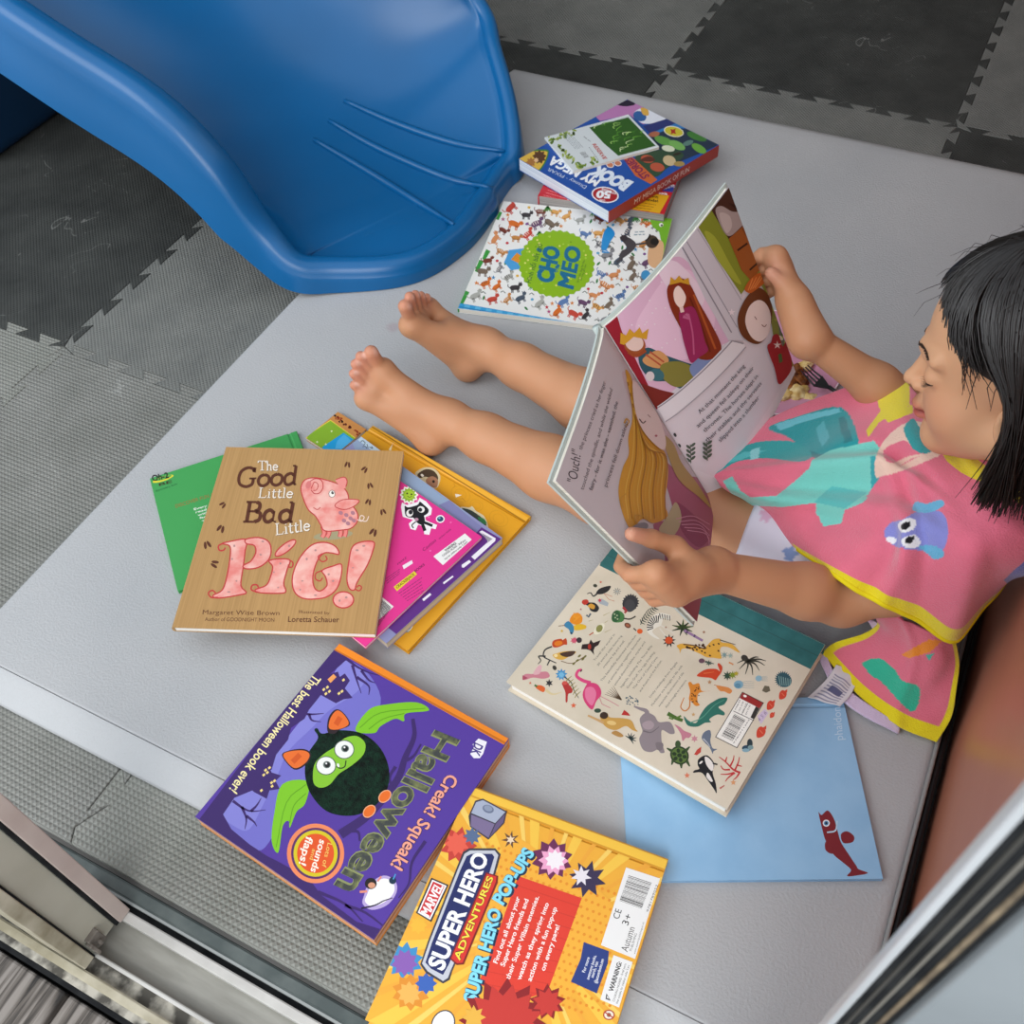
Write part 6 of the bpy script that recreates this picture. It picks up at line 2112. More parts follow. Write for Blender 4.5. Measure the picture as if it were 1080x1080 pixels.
paper_r = M('#e2dce2', .5); paper_l = M('#d2ccd1', .5)  # same paper; the left page is toned darker to imitate its shade
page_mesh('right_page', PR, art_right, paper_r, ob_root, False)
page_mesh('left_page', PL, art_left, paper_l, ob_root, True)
slab('page_block', PR, -.0042, -.0006, -.001, PAPER, ob_root)
slab('page_block', PL, -.0042, -.0006, -.001, PAPER, ob_root)
cov = M('#b9c4bf', .45)
slab('back_cover', PR, -.0068, -.0044, .0028, cov, ob_root)
slab('front_cover', PL, -.0068, -.0044, .0028, cov, ob_root)
bm = bmesh.new()
tube(bm, [parent_inv @ (PL.p(0, -.01 + 1.02 * k / 8, -.0075)) for k in range(9)], .0045, 8)
obj('spine', bm, cov, ob_root, True)
for o in ob_root.children:
    if o.name.startswith(('right_page', 'left_page')):
        for p in o.data.polygons:
            p.use_smooth = False

# ================================================================== PLATE, FOOD AND FORK
def circle3(a, b, c):
    ax, ay, bx, by, cx, cy = a.x, a.y, b.x, b.y, c.x, c.y
    d = 2 * (ax * (by - cy) + bx * (cy - ay) + cx * (ay - by))
    ux = ((ax * ax + ay * ay) * (by - cy) + (bx * bx + by * by) * (cy - ay) + (cx * cx + cy * cy) * (ay - by)) / d
    uy = ((ax * ax + ay * ay) * (cx - bx) + (bx * bx + by * by) * (ax - cx) + (cx * cx + cy * cy) * (bx - ax)) / d
    return Vector((ux, uy, 0)), math.hypot(ax - ux, ay - uy)


_pc, _pr = circle3(G(806, 437, .014), G(845, 433, .014), G(879, 412, .014))
_pr = min(max(_pr, .085), .115)
_pe = G(848, 432.5, .014)
_pc = _pe + (Vector((_pc.x, _pc.y, 0)) - Vector((_pe.x, _pe.y, 0))).normalized() * _pr
_pc.z = 0.0005
pink_pl = noisy('pink_melamine', '#c98aa5', '#cf92ac', 8, .28, spec=.5)
plate = thing('plate', "pink round plate on the mat behind the child's right forearm", 'plate', tuple(_pc))
bm = bmesh.new()
prof = [(.0, .003), (.55, .003), (.66, .005), (.78, .010), (.92, .0145), (.985, .0155), (1.0, .0140), (.985, .0125), (.8, .0065), (.62, .0), (.0, .0)]
seg = 64
R_ = [[bm.verts.new((r * _pr * math.cos(2 * PI * k / seg), r * _pr * math.sin(2 * PI * k / seg), z)) for k in range(seg)] if r > 0 else [bm.verts.new((0, 0, z))] for r, z in prof]
for a, b in zip(R_, R_[1:]):
    for k in range(seg):
        if len(a) == 1: bm.faces.new((a[0], b[k], b[(k + 1) % seg]))
        elif len(b) == 1: bm.faces.new((a[k], b[0], a[(k + 1) % seg]))
        else: bm.faces.new((a[k], b[k], b[(k + 1) % seg], a[(k + 1) % seg]))
bmesh.ops.recalc_face_normals(bm, faces=bm.faces[:])
obj('dish', bm, pink_pl, plate, True)
bm = bmesh.new()
tube(bm, [(1.0 * _pr * math.cos(2 * PI * k / 64), 1.0 * _pr * math.sin(2 * PI * k / 64), .0146) for k in range(65)], .0013, 6)
obj('rim', bm, M('#ead6df', .3), plate, True)

egg = noisy('fried_egg_crumble', '#c9a04e', '#ecd9a6', 60, .55, bump=.5, bscale=140, detail=6)
brownf = noisy('browned_crust', '#4a2412', '#9c5a22', 70, .5, bump=.5, bscale=160, detail=6)
rnd = random.Random(5)
FOOD = [(842, 412, .016, .013, 0, 'pale folded piece of pancake nearest the plate rim'), (856, 420, .013, .010, 0, 'pale pancake scrap at the right of the food, under the fork'),
        (833, 402, .015, .011, 1, 'dark browned piece of food in the middle of the plate'), (846, 400, .012, .010, 1, 'browned piece of food under the fork tines'),
        (826, 415, .013, .010, 0, 'pale pancake scrap beside the book page'), (850, 383, .011, .010, 0, 'small golden piece of food above the fork tines'), (840, 388, .011, .008, 1, 'thin dark strip of food above the browned piece')]
for (px, py, r, h, k, lab) in FOOD:
    g = G(px, py, .012)
    bm = bmesh.new()
    bmesh.ops.create_icosphere(bm, subdivisions=4, radius=1)
    sd = rnd.uniform(0, 99)
    for v in bm.verts:
        n_ = v.co.normalized()
        d = 1 + .38 * noise.noise(n_ * 1.6 + Vector((sd, 0, 0))) + .16 * noise.noise(n_ * 5 + Vector((0, sd, 0)))
        v.co = Vector((n_.x * r * d, n_.y * r * .8 * d, max(n_.z * h * d * .8, -.004)))
    o = obj('food_piece', bm, brownf if k else egg, None, True)
    o.location = (g.x, g.y, .0081)
    o.rotation_euler = (0, 0, rnd.uniform(0, 6))
    tag(o, lab, 'food', 'pieces of food on the pink plate')

# black fork resting on the food, handle over the rim towards the child
fk = thing('fork', 'black plastic fork resting on the food on the pink plate', 'fork', tuple(G(865, 400, .026)))
f0 = G(865, 400, .026)
blk = M('#141518', .32, .5)
def fp(px, py, z): return G(px, py, z) - f0
bm = bmesh.new()
hd = [fp(874, 408, .0285), fp(884, 415, .027), fp(893, 421, .025), fp(915, 436, .0195)]
tube(bm, hd, [.0030, .0024, .0027, .0034], 8)
obj('handle', bm, blk, fk, True)
bm = bmesh.new()
A0, B0 = fp(858, 407, .0285), fp(867, 397, .0285)
C0 = fp(876, 410, .0285)
for k, (t0, t1) in enumerate(((0, 1),)):
    pts = [A0, B0, B0.lerp(C0, .55) + (B0 - A0) * .02, C0, A0.lerp(C0, .55) - (B0 - A0) * .02]
    top = [bm.verts.new(p + Vector((0, 0, .0012))) for p in pts]; bot = [bm.verts.new(p - Vector((0, 0, .0012))) for p in pts]
    bm.faces.new(top); bm.faces.new(bot[::-1])
    for i in range(5):
        bm.faces.new((top[i], bot[i], bot[(i + 1) % 5], top[(i + 1) % 5]))
bmesh.ops.recalc_face_normals(bm, faces=bm.faces[:])
obj('neck', bm, blk, fk)
for k in range(4):
    a = A0.lerp(B0, .06 + .29 * k)
    e = fp(845, 391, .0225) + (fp(852, 385.5, .0225) - fp(845, 391, .0225)) * (k / 3)
    bm = bmesh.new()
    tube(bm, [a, a.lerp(e, .5) - Vector((0, 0, .0005)), e], [.00145, .0013, .0009], 6)
    obj('tine', bm, blk, fk, True)
# ================================================================== THE CHILD
class Field:
    """signed distance field on a grid, blended smoothly and skinned as one surface"""

    def __init__(s, lo, hi, h):
        s.lo = np.array(lo, float); s.h = h
        s.n = np.ceil((np.array(hi) - s.lo) / h).astype(int) + 1
        s.D = np.full(s.n, 0.05, np.float32)
        s.ax = [s.lo[i] + h * np.arange(s.n[i]) for i in range(3)]

    def block(s, lo, hi, pad):
        a = np.clip(np.floor((np.array(lo) - pad - s.lo) / s.h).astype(int), 0, s.n - 1)
        b = np.clip(np.ceil((np.array(hi) + pad - s.lo) / s.h).astype(int) + 1, 1, s.n)
        sl = tuple(slice(a[i], b[i]) for i in range(3))
        g = [s.ax[0][sl[0]][:, None, None], s.ax[1][sl[1]][None, :, None], s.ax[2][sl[2]][None, None, :]]
        return sl, g

    @staticmethod
    def smin(a, b, k):
        if k <= 0:
            return np.minimum(a, b)
        hh = np.clip(.5 + .5 * (b - a) / k, 0, 1)
        return b + (a - b) * hh - k * hh * (1 - hh)

    def put(s, sl, d, k, sub=False):
        if sub:
            s.D[sl] = -s.smin(-s.D[sl], d, k)
        else:
            s.D[sl] = s.smin(s.D[sl], d.astype(np.float32), k)

    @staticmethod
    def d_cone(g, a, b, r1, r2):
        a = np.array(a, float); b = np.array(b, float); ba = b - a; L2 = max(ba @ ba, 1e-12)
        px, py, pz = g[0] - a[0], g[1] - a[1], g[2] - a[2]
        t = np.clip((px * ba[0] + py * ba[1] + pz * ba[2]) / L2, 0, 1)
        return np.sqrt((px - t * ba[0]) ** 2 + (py - t * ba[1]) ** 2 + (pz - t * ba[2]) ** 2) - (r1 + (r2 - r1) * t)

    def cone(s, a, b, r1, r2, k=.01, sub=False):
        a = np.array(a, float); b = np.array(b, float)
        r = max(r1, r2)
        sl, g = s.block(np.minimum(a, b) - r, np.maximum(a, b) + r, k + .012)
        s.put(sl, s.d_cone(g, a, b, r1, r2), k, sub)

    def chain(s, pts, rs, k=.01):
        for i in range(len(pts) - 1):
            s.cone(pts[i], pts[i + 1], rs[i], rs[i + 1], k)

    @staticmethod
    def d_ell(g, c, r, R):
        px, py, pz = g[0] - c[0], g[1] - c[1], g[2] - c[2]
        q = [px * R[0, i] + py * R[1, i] + pz * R[2, i] for i in range(3)]
        k0 = np.sqrt((q[0] / r[0]) ** 2 + (q[1] / r[1]) ** 2 + (q[2] / r[2]) ** 2)
        k1 = np.sqrt((q[0] / r[0] ** 2) ** 2 + (q[1] / r[1] ** 2) ** 2 + (q[2] / r[2] ** 2) ** 2)
        return k0 * (k0 - 1) / np.maximum(k1, 1e-9)

    def ell(s, c, r, R=np.eye(3), k=.01, sub=False):
        m = max(r)
        sl, g = s.block(np.array(c) - m, np.array(c) + m, k + .012)
        s.put(sl, s.d_ell(g, np.array(c, float), r, R), k, sub)

    def group(s, cones, kin, k):
        """union of digits (kept apart from each other by a small kin), blended onto the rest"""
        P_ = np.array([p for c in cones for p in (c[0], c[1])], float)
        sl, g = s.block(P_.min(0) - .02, P_.max(0) + .02, k)
        d = None
        for c in cones:
            e = s.d_cone(g, *c)
            d = e if d is None else s.smin(d, e, kin)
        s.put(sl, d, k)

    def mesh(s):
        D = s.D; ins = D < 0
        n = np.array(D.shape)
        cnt = np.zeros(n - 1, np.uint8)
        for dx in (0, 1):
            for dy in (0, 1):
                for dz in (0, 1):
                    cnt += ins[dx:n[0] - 1 + dx, dy:n[1] - 1 + dy, dz:n[2] - 1 + dz]
        I = np.argwhere((cnt > 0) & (cnt < 8))
        idx = np.full(n - 1, -1, np.int32)
        idx[I[:, 0], I[:, 1], I[:, 2]] = np.arange(len(I))
        acc = np.zeros((len(I), 3)); num = np.zeros(len(I))
        cs = [(a, b, c) for a in (0, 1) for b in (0, 1) for c in (0, 1)]
        for p in cs:
            for ax in range(3):
                if p[ax] == 0:
                    q = list(p); q[ax] = 1
                    da = D[I[:, 0] + p[0], I[:, 1] + p[1], I[:, 2] + p[2]].astype(float)
                    db = D[I[:, 0] + q[0], I[:, 1] + q[1], I[:, 2] + q[2]].astype(float)
                    m = (da < 0) != (db < 0)
                    t = np.where(m, da / np.where(da == db, 1, da - db), 0)
                    pos = np.repeat(np.array([p], float), len(I), 0); pos[:, ax] += t
                    acc[m] += pos[m]; num[m] += 1
        V = s.lo + s.h * (I + acc / num[:, None])
        Q = []
        for ax in range(3):
            o = [(1, 2), (2, 0), (0, 1)][ax]
            A = [slice(1, n[i] - 1) for i in range(3)]; B = list(A)
            A[ax] = slice(0, n[ax] - 1); B[ax] = slice(1, n[ax])
            a = ins[tuple(A)]; b = ins[tuple(B)]
            E_ = np.argwhere(a != b)
            base = E_ + 1
            base[:, ax] -= 1
            f = a[E_[:, 0], E_[:, 1], E_[:, 2]]
            def at(d1, d2):
                c = base.copy(); c[:, o[0]] += d1; c[:, o[1]] += d2
                return idx[c[:, 0], c[:, 1], c[:, 2]]
            q = np.stack([at(-1, -1), at(0, -1), at(0, 0), at(-1, 0)], 1)
            q[~f] = q[~f][:, ::-1]
            Q.append(q)
        Q = np.concatenate(Q)
        Q = Q[(Q >= 0).all(1)]
        return V, Q


def np_mesh(name, V, Q, mats, parent):
    me = bpy.data.meshes.new(name)
    me.vertices.add(len(V)); me.vertices.foreach_set('co', np.asarray(V, np.float32).ravel())
    me.loops.add(Q.size); me.loops.foreach_set('vertex_index', Q.astype(np.int32).ravel())
    me.polygons.add(len(Q))
    me.polygons.foreach_set('loop_start', np.arange(0, Q.size, Q.shape[1], dtype=np.int32))
    me.polygons.foreach_set('loop_total', np.full(len(Q), Q.shape[1], np.int32))
    me.update(calc_edges=True)
    for m in (mats if isinstance(mats, list) else [mats]):
        me.materials.append(m)
    me.polygons.foreach_set('use_smooth', np.ones(len(Q), bool))
    return link(name, me, parent)


def A3(v): return np.array(v[:], float)


CHILD = Vector((0.0, 0.765, 0.0))
child = thing('person', 'child sitting on the mat in a pink hooded towel, holding an open picture book', 'person', tuple(CHILD))

# ---- skeleton
HC = np.array([.082, .763, .377]); HS = .96
HF = np.array([-.962, .014, -.273]); HU = np.array([-.265, .188, .946])
HF /= np.linalg.norm(HF); HU -= HF * (HU @ HF); HU /= np.linalg.norm(HU); HL = np.cross(HU, HF)
HR = np.stack([HF, HU, HL], 1)
def hp(f, u, l): return HC + HS * (HR @ np.array([f, u, l]))


hipL, hipR = np.array([-.045, .722, .082]), np.array([-.045, .812, .082])
kneeL, kneeR = np.array([-.290, .728, .060]), np.array([-.290, .840, .064])
ankL, ankR = A3(G(473, 444, .044)), A3(G(512, 367, .046))
shL, shR = np.array([.098, .682, .205]), np.array([.090, .850, .215])
elL, wrL = A3(G(888, 632, .125)), A3(G(752, 601, .193))
elR, wrR = np.array([.0, .872, .196]), A3(G(853, 357, .262))

FB = Field((-.68, .47, -.002), (.185, .965, .50), .0022)
# torso
FB.ell((-.015, .767, .082), (.085, .098, .068), k=.02)
FB.cone((-.01, .767, .10), (.085, .767, .185), .066, .062, .03)
FB.cone(shL, shR, .034, .034, .03)
FB.cone((.095, .767, .21), (.112, .764, .27), .040, .030, .03)
FB.cone((.112, .764, .265), hp(-.022, -.05, 0), .032, .034, .02)
# legs
for hip, knee, ank, sd in ((hipL, kneeL, ankL, -1), (hipR, kneeR, ankR, 1)):
    FB.chain([hip, hip * .5 + knee * .5, knee], [.060, .053, .0435], .02)
    mid = knee * .66 + ank * .34 + np.array([0, 0, -.004])
    FB.chain([knee, mid, knee * .25 + ank * .75, ank], [.041, .040, .0300, .0255], .015)
    FB.ell(knee + np.array([0, 0, .012]), (.030, .030, .030), k=.02)
# feet
def foot(ank, heel, b1, b5, tips, rt, ball_r):
    b1, b5 = np.array(b1), np.array(b5)
    FB.cone(ank, heel, .0240, .0180, .018)
    inst = ank * .45 + (b1 + b5) / 2 * .55
    FB.cone(ank, inst, .0230, .0175, .016)
    FB.cone(heel, b1, .0165, ball_r, .014); FB.cone(heel, b5, .0155, ball_r * .85, .014)
    FB.cone(ank, b1, .018, ball_r * .9, .014); FB.cone(ank, b5, .0165, ball_r * .75, .014)
    FB.cone(b1, b5, ball_r, ball_r * .85, .012)
    cones = []
    for i, t in enumerate(tips):
        t = np.array(t)
        q = b1 + (b5 - b1) * (i / 4.0)
        m = q * .45 + t * .55
        up = np.array([0, 0, .002])
        cones.append((q, m + up, rt[i] * 1.02, rt[i] * .92)); cones.append((m + up, t, rt[i] * .92, rt[i]))
    FB.group(cones, .0012, .005)
    # malleolus
    return cones


toesL = foot(ankL, A3(G(455, 464, .0205)), A3(G(403, 391, .106)), A3(G(386, 420, .078)),
             [A3(G(391.5, 371.5, .143)), A3(G(380.5, 376, .138)), A3(G(375, 384, .129)), A3(G(373, 394, .117)), A3(G(373.5, 406, .100))], [.0092, .0072, .0068, .0066, .0064], .0135)
toesR = foot(ankR, A3(G(493, 387, .0205)), A3(G(434, 343, .104)), A3(G(452, 325, .086)),
             [A3(G(427, 323, .140)), A3(G(432, 313, .147)), A3(G(438, 311, .140)), A3(G(444, 312, .127)), A3(G(450, 314, .112))], [.0095, .0072, .0068, .0066, .0064], .0135)
FB.ell(ankL + np.array([.004, -.019, .004]), (.008, .006, .008), k=.008); FB.ell(ankR + np.array([.004, -.019, .006]), (.008, .006, .008), k=.008)
# arms
for sh, el, wr, q in ((shL, elL, wrL, 1), (shR, elR, wrR, .86)):
    FB.chain([sh, sh * .5 + el * .5 + np.array([0, 0, -.012]), el], [.027 * q, .0265 * q, .0265 * q], .02)
    FB.chain([el, el * .72 + wr * .28, wr], [.0265 * q, .0270 * q, .0190 * q], .014)

# hands, each finger closing round the edge of the book
def edge_frame(top, bot, gut):
    e = A3(bot - top); L_ = np.linalg.norm(e); e /= L_
    o = A3(top - gut); o -= e * (o @ e); o /= np.linalg.norm(o)
    n = np.cross(o, e)
    if n[0] < 0: n = -n
    return A3(top), e, o, n, L_


def ray_off(px, py, page, off):
    """point seen at the pixel, 'off' above the page"""
    pl = (page.p(.8, .5) + page.n * off, page.n)
    return A3(onplane(px, py, pl))


def hand(frame, wr, f0, df, page, thumb_px, sgn, lens, kn):
    top, e, o, n, L_ = frame
    cones = []; mcps = []
    for i in range(4):
        E_ = top + e * L_ * (f0 + df * i)
        q = lens[i]
        mcp = E_ + o * (kn[0] - .0015 * abs(i - 1.2)) + n * kn[1] + e * (.002 * (1.5 - i))
        pip = E_ + o * kn[2] + n * kn[3]
        dip = E_ + o * .0030 + n * (-.0165)
        tip = E_ + o * (.003 - .0165 * q) + n * (-.0155)
        mcps.append(mcp)
        cones += [(mcp, pip, .0088, .0080), (pip, dip, .0080, .0070), (dip, tip, .0070, .0060)]
    FB.group(cones, .0010, .006)
    for m in mcps:
        FB.cone(wr, m, .0160, .0090, .012)
        c = wr * .45 + m * .55
    FB.cone(mcps[0], mcps[3], .0092, .0082, .010)
    palm = sum(mcps) / 4 * .55 + wr * .45
    FB.cone(palm, wr, .0165, .0175, .012)
    cm = wr * .62 + mcps[0] * .38 + n * .004
    pts = [cm] + [ray_off(px, py, page, off) for px, py, off in thumb_px]
    FB.cone(pts[0], pts[1], .0130, .0102, .010)
    FB.group([(pts[1], pts[2], .0100, .0086), (pts[2], pts[3], .0086, .0068)], .004, .006)
    return cones, pts


frL = edge_frame(OB['Lt'], OB['Lb'], OB['Gt'])
frR = edge_frame(OB['Rt'], OB['Rb'], OB['Gt'])
fingL, thL = hand(frL, wrL, .530, .0600, PL, [(712, 577, .026), (687, 568, .0155), (666, 563, .0095)], 1, (.9, 1.0, .95, .75), (.0185, .0235, .0150, -.0035))
fingR, thR = hand(frR, wrR, .405, .0600, PR, [(843, 318, .030), (827, 300, .0190), (813, 288, .0105)], -1, (.9, 1.0, .95, .75), (.0260, .0050, .0215, -.0110))

# head
def HE(c, r, k, sub=False, rot=None):
    R = HR if rot is None else HR @ rot
    FB.ell(hp(*c), tuple(x * HS for x in r), R, k, sub)
def HC_(a, b, r1, r2, k, sub=False): FB.cone(hp(*a), hp(*b), r1 * HS, r2 * HS, k, sub)


HE((-.012, .030, 0), (.092, .082, .074), .012)
HE((.034, -.030, 0), (.049, .060, .053), .02)
for q in (-1, 1):
    HE((.042, -.036, q * .031), (.028, .027, .026), .016)
    HC_((.062, -.078, q * .006), (.000, -.050, q * .052), .016, .018, .02)
    HC_((.0790, .0215, q * .012), (.0640, .0225, q * .046), .0075, .0060, .012)
HE((.068, -.080, 0), (.0145, .0135, .016), .012)
for q in (-1, 1):
    HE((.0885, .0020, q * .0295), (.0130, .0085, .0150), .008, True)
    HE((.0640, .0010, q * .0300), (.0135, .0115, .0150), .003)
HC_((.0775, .010, 0), (.0925, -.017, 0), .0060, .0075, .009)
HE((.0955, -.0200, 0), (.0078, .0072, .0080), .004)
for q in (-1, 1):
    HE((.0865, -.0235, q * .0092), (.0068, .0058, .0054), .004)
    HE((.0885, -.0295, q * .0055), (.0030, .0022, .0022), .002, True)
HE((.0800, -.0400, 0), (.0080, .0085, .0160), .007)
HE((.0855, -.0455, 0), (.0090, .0050, .0155), .003)
HE((.0838, -.0556, 0), (.0090, .0058, .0135), .003)
HC_((.0960, -.0505, -.009), (.0960, -.0505, .009), .0018, .0014, .002, True)
HC_((.0890, -.0508, .009), (.0790, -.0515, .020), .0013, .0010, .002, True)
HC_((.0890, -.0508, -.009), (.0790, -.0515, -.020), .0013, .0010, .002, True)
ear_rot = np.array([[math.cos(.35), -math.sin(.35), 0], [math.sin(.35), math.cos(.35), 0], [0, 0, 1]])
for q in (-1, 1):
    HE((-.008, -.018, q * .0735), (.0165, .0280, .0070), .005, rot=ear_rot)
    HE((-.004, -.016, q * .0800), (.0085, .0170, .0055), .003, True, ear_rot)
    HE((-.002, -.038, q * .0730), (.0075, .0080, .0055), .003)

V, Q = FB.mesh()
V[:, 0] = np.minimum(V[:, 0], .1635)
# skin colour: lips, brow-free skin, rosier fingertips, toes and knees, nails
def srgb(c): return np.array(lin(c)[:3])


T = np.tile(srgb('#c18c68'), (len(V), 1))
hv = (V - HC) @ HR / HS
head_m = hv[:, 1] > -.11
def blend(col, wgt):
    global T
    wgt = np.clip(wgt, 0, 1)[:, None]
    T = T * (1 - wgt) + srgb(col) * wgt


near_head = (np.abs(hv) < .13).all(1)
blend('#d6a47e', near_head * .9)
blend('#d08a6c', near_head * np.exp(-((hv[:, 0] - .06) ** 2 + (hv[:, 1] + .03) ** 2 + (np.abs(hv[:, 2]) - .04) ** 2) / .0006) * .5)
blend('#b04a48', near_head * (hv[:, 0] > .070) * np.exp(-((hv[:, 1] + .0505) / .0085) ** 4) * np.exp(-(hv[:, 2] / .0185) ** 6) * .9)
blend('#7a3a34', near_head * (hv[:, 0] > .074) * np.exp(-((hv[:, 1] + .0505) / .0018) ** 2) * np.exp(-(hv[:, 2] / .0175) ** 6))
blend('#7a4030', near_head * np.exp(-(((hv[:, 0] - .0895) / .004) ** 2 + ((hv[:, 1] + .0300) / .0028) ** 2 + ((np.abs(hv[:, 2]) - .0055) / .003) ** 2)) * .9)
for cones in (toesL, toesR):
    for i in range(5):
        t = np.array(cones[2 * i + 1][1]); r = cones[2 * i + 1][3]
        blend('#c98670', np.exp(-((V - t) ** 2).sum(1) / .00022) * .7)
        ax = t - np.array(cones[2 * i][0]); ax /= np.linalg.norm(ax)
        back = np.array([.55, 0, .83]); back -= ax * (back @ ax); back /= np.linalg.norm(back)
        blend('#e0b3a0', np.exp(-(((V - (t + back * r * .9 + ax * r * .15)) ** 2).sum(1) / (r * .62) ** 2) ** 2) * .8)
for th in (thL, thR):
    t = th[3]
    blend('#d59a86', np.exp(-((V - t) ** 2).sum(1) / .0002) * .7)
for cones in (fingL, fingR):
    for i in range(4):
        for p in (cones[3 * i][1], cones[3 * i][0]):
            blend('#b97a5c', np.exp(-((V - np.array(p)) ** 2).sum(1) / .00008) * .5)
for kp in (kneeL, kneeR):
    blend('#b57a58', np.exp(-((V - kp) ** 2).sum(1) / .0025) * .4)
skin = attr_mat('skin', .50, .35, bump=.12, bscale=420, bdist=.0006, sss=.12)
body = np_mesh('body', V - A3(CHILD), Q, skin, child)
set_tint(body.data, T)
_md = body.modifiers.new('soften', 'SMOOTH'); _md.factor = .5; _md.iterations = 3

# ---- brows and lashes lie on the face surface
from mathutils.bvhtree import BVHTree as _BT
_bt = _BT.FromPolygons([tuple(v) for v in V], [tuple(q) for q in Q[(np.abs(hv[Q[:, 0]]) < .13).all(1)]])
def on_face(u, l, lift=.0006):
    o = Vector(hp(.14, u, l)); d = Vector(-HF)
    h = _bt.ray_cast(o, d)[0]
    if h is None: h = Vector(hp(.07, u, l))
    return h - d * lift - Vector(CHILD)


hair_m = bpy.data.materials.new('black_hair'); hair_m.use_nodes = True
_hb = hair_m.node_tree.nodes['Principled BSDF']
_hb.inputs['Base Color'].default_value = lin('#16110f'); _hb.inputs['Roughness'].default_value = .34; _hb.inputs['Specular IOR Level'].default_value = .55
lash_m = M('#1a1311', .6)
for q in (-1, 1):
    bm = bmesh.new()
    for k in range(110):
        t = k / 109
        l = q * (.012 + .0325 * t); u = .0235 + .0042 * math.sin(PI * t * .9) - .0015 * t
        a = on_face(u + random.uniform(-.0019, .0019) * (1 - .6 * t), l)
        b = on_face(u + .0016, l + q * .0036)
        tube(bm, [a, a.lerp(b, .5) + Vector(HF) * .0003, b], [.00028, .00025, .00010], 4)
    obj('eyebrow', bm, M('#3a281f', .8), child, True)
    bm = bmesh.new()
    pts = [on_face(-.0052 - .0030 * math.sin(PI * t) + .002 * t, q * (.0175 + .026 * t), .0002) for t in [k / 12 for k in range(13)]]
    tube(bm, pts, [.0003] + [.0009] * 11 + [.0004], 6)
    for k in range(1, 12):
        p = pts[k]
        tube(bm, [p, p + Vector(HF) * .0032 - Vector(HU) * .0022, p + Vector(HF) * .0056 - Vector(HU) * .0022 + Vector(HL) * q * .0012], [.00030, .00024, .0001], 4)
    obj('eyelashes', bm, lash_m, child, True)

# ---- hair: a smooth cap with combed strands, cut as a bob
rnd = random.Random(11)
SC_C = np.array([-.012, .031, 0]); SC_R = np.array([.0975, .0875, .0795])
def scalp(th, ph, lift=0.0):
    """th 0 = front, + = child's left; ph from the crown"""
    d = np.array([math.sin(ph) * math.cos(th), math.cos(ph), math.sin(ph) * math.sin(th)])
    return SC_C + (SC_R + lift) * d


def hair_end(thd):
    a = abs(thd)
    return float(np.interp(a, [0, 25, 45, 62, 80, 95, 120, 180], [53, 57, 70, 88, 98, 102, 106, 110]))


bm = bmesh.new()
NT, NP = 72, 16
gr = []
for i in range(NT):
    thd = -180 + 360 * i / NT
    gr.append([bm.verts.new(Vector(hp(*scalp(math.radians(thd), math.radians(hair_end(thd) * j / NP), -.0012))) - CHILD) for j in range(NP + 1)])
for i in range(NT):
    for j in range(NP):
        a, b = gr[i], gr[(i + 1) % NT]
        bm.faces.new((a[j], a[j + 1], b[j + 1], b[j]))
def strand(thd, r0, wob):
    pts = []
    lift = rnd.uniform(.0, .0045)
    a = abs(thd); sg = 1 if thd >= 0 else -1
    end = hair_end(thd) + rnd.uniform(-4, 3)
    front = a < 52
    n1 = 9
    th_end = thd
    if not front and a < 108:
        th_end = sg * (a + (91 - a) * .72) if a < 91 else thd
        end = float(np.interp(abs(th_end), [52, 80, 112], [74, 94, 102])) + rnd.uniform(-3, 4)
    elif front:
        th_end = thd + sg * (8 + 14 * rnd.random()) if a > 8 else thd + rnd.uniform(-6, 10)
        end = hair_end(th_end) + rnd.uniform(-8, 3)
    p0 = rnd.uniform(0, 13)
    for k in range(n1):
        t = k / (n1 - 1)
        ph = math.radians(p0 + (end - p0) * t)
        th = math.radians(thd + (th_end - thd) * t * t)
        over = .0085 * math.exp(-((math.degrees(th) * sg - 95) / 16) ** 2) * max(0, t - .55) / .45
        pts.append(hp(*scalp(th, ph, lift * (1 - .2 * t) + over)))
    if not front:
        # hang straight down to the shoulder, drawn in a little
        last = pts[-1]; d = pts[-1] - pts[-2]; d /= np.linalg.norm(d)
        L_ = rnd.uniform(.095, .120) if a < 125 else rnd.uniform(.110, .140)
        down = -HU * .75 + np.array([0, 0, -.35]) + HF * (rnd.uniform(-.05, .30) if a < 140 else rnd.uniform(.0, .2)); down /= np.linalg.norm(down)
        out = HR @ np.array([math.cos(math.radians(th_end)), 0, math.sin(math.radians(th_end))])
        st = 8
        for k in range(1, st + 1):
            t = k / st
            v = d * (1 - t) ** 2 + down * (1 - (1 - t) ** 2) + out * .10 * math.sin(PI * t) * (1 - t) + wob * .10
            v /= np.linalg.norm(v)
            last = last + v * L_ / st
            pts.append(last)
    rr = [r0 * (1 - .75 * (k / (len(pts) - 1)) ** 3) for k in range(len(pts))]
    P_ = [Vector(p) - CHILD for p in pts]
    for p in P_:
        if p.x + CHILD.x > .1642: p.x = .1642 - CHILD.x
    tube(bm, P_, rr, 4, cap=False)


for k in range(2300):
    thd = rnd.uniform(-180, 180)
    strand(thd, rnd.uniform(.0009, .0017), np.array([rnd.gauss(0, 1), rnd.gauss(0, 1), rnd.gauss(0, .5)]) * .35)
for k in range(420):
    thd = rnd.uniform(70, 175)
    strand(thd, rnd.uniform(.0006, .0012), np.array([rnd.gauss(0, 1), rnd.gauss(0, 1), rnd.gauss(0, .5)]) * .7)
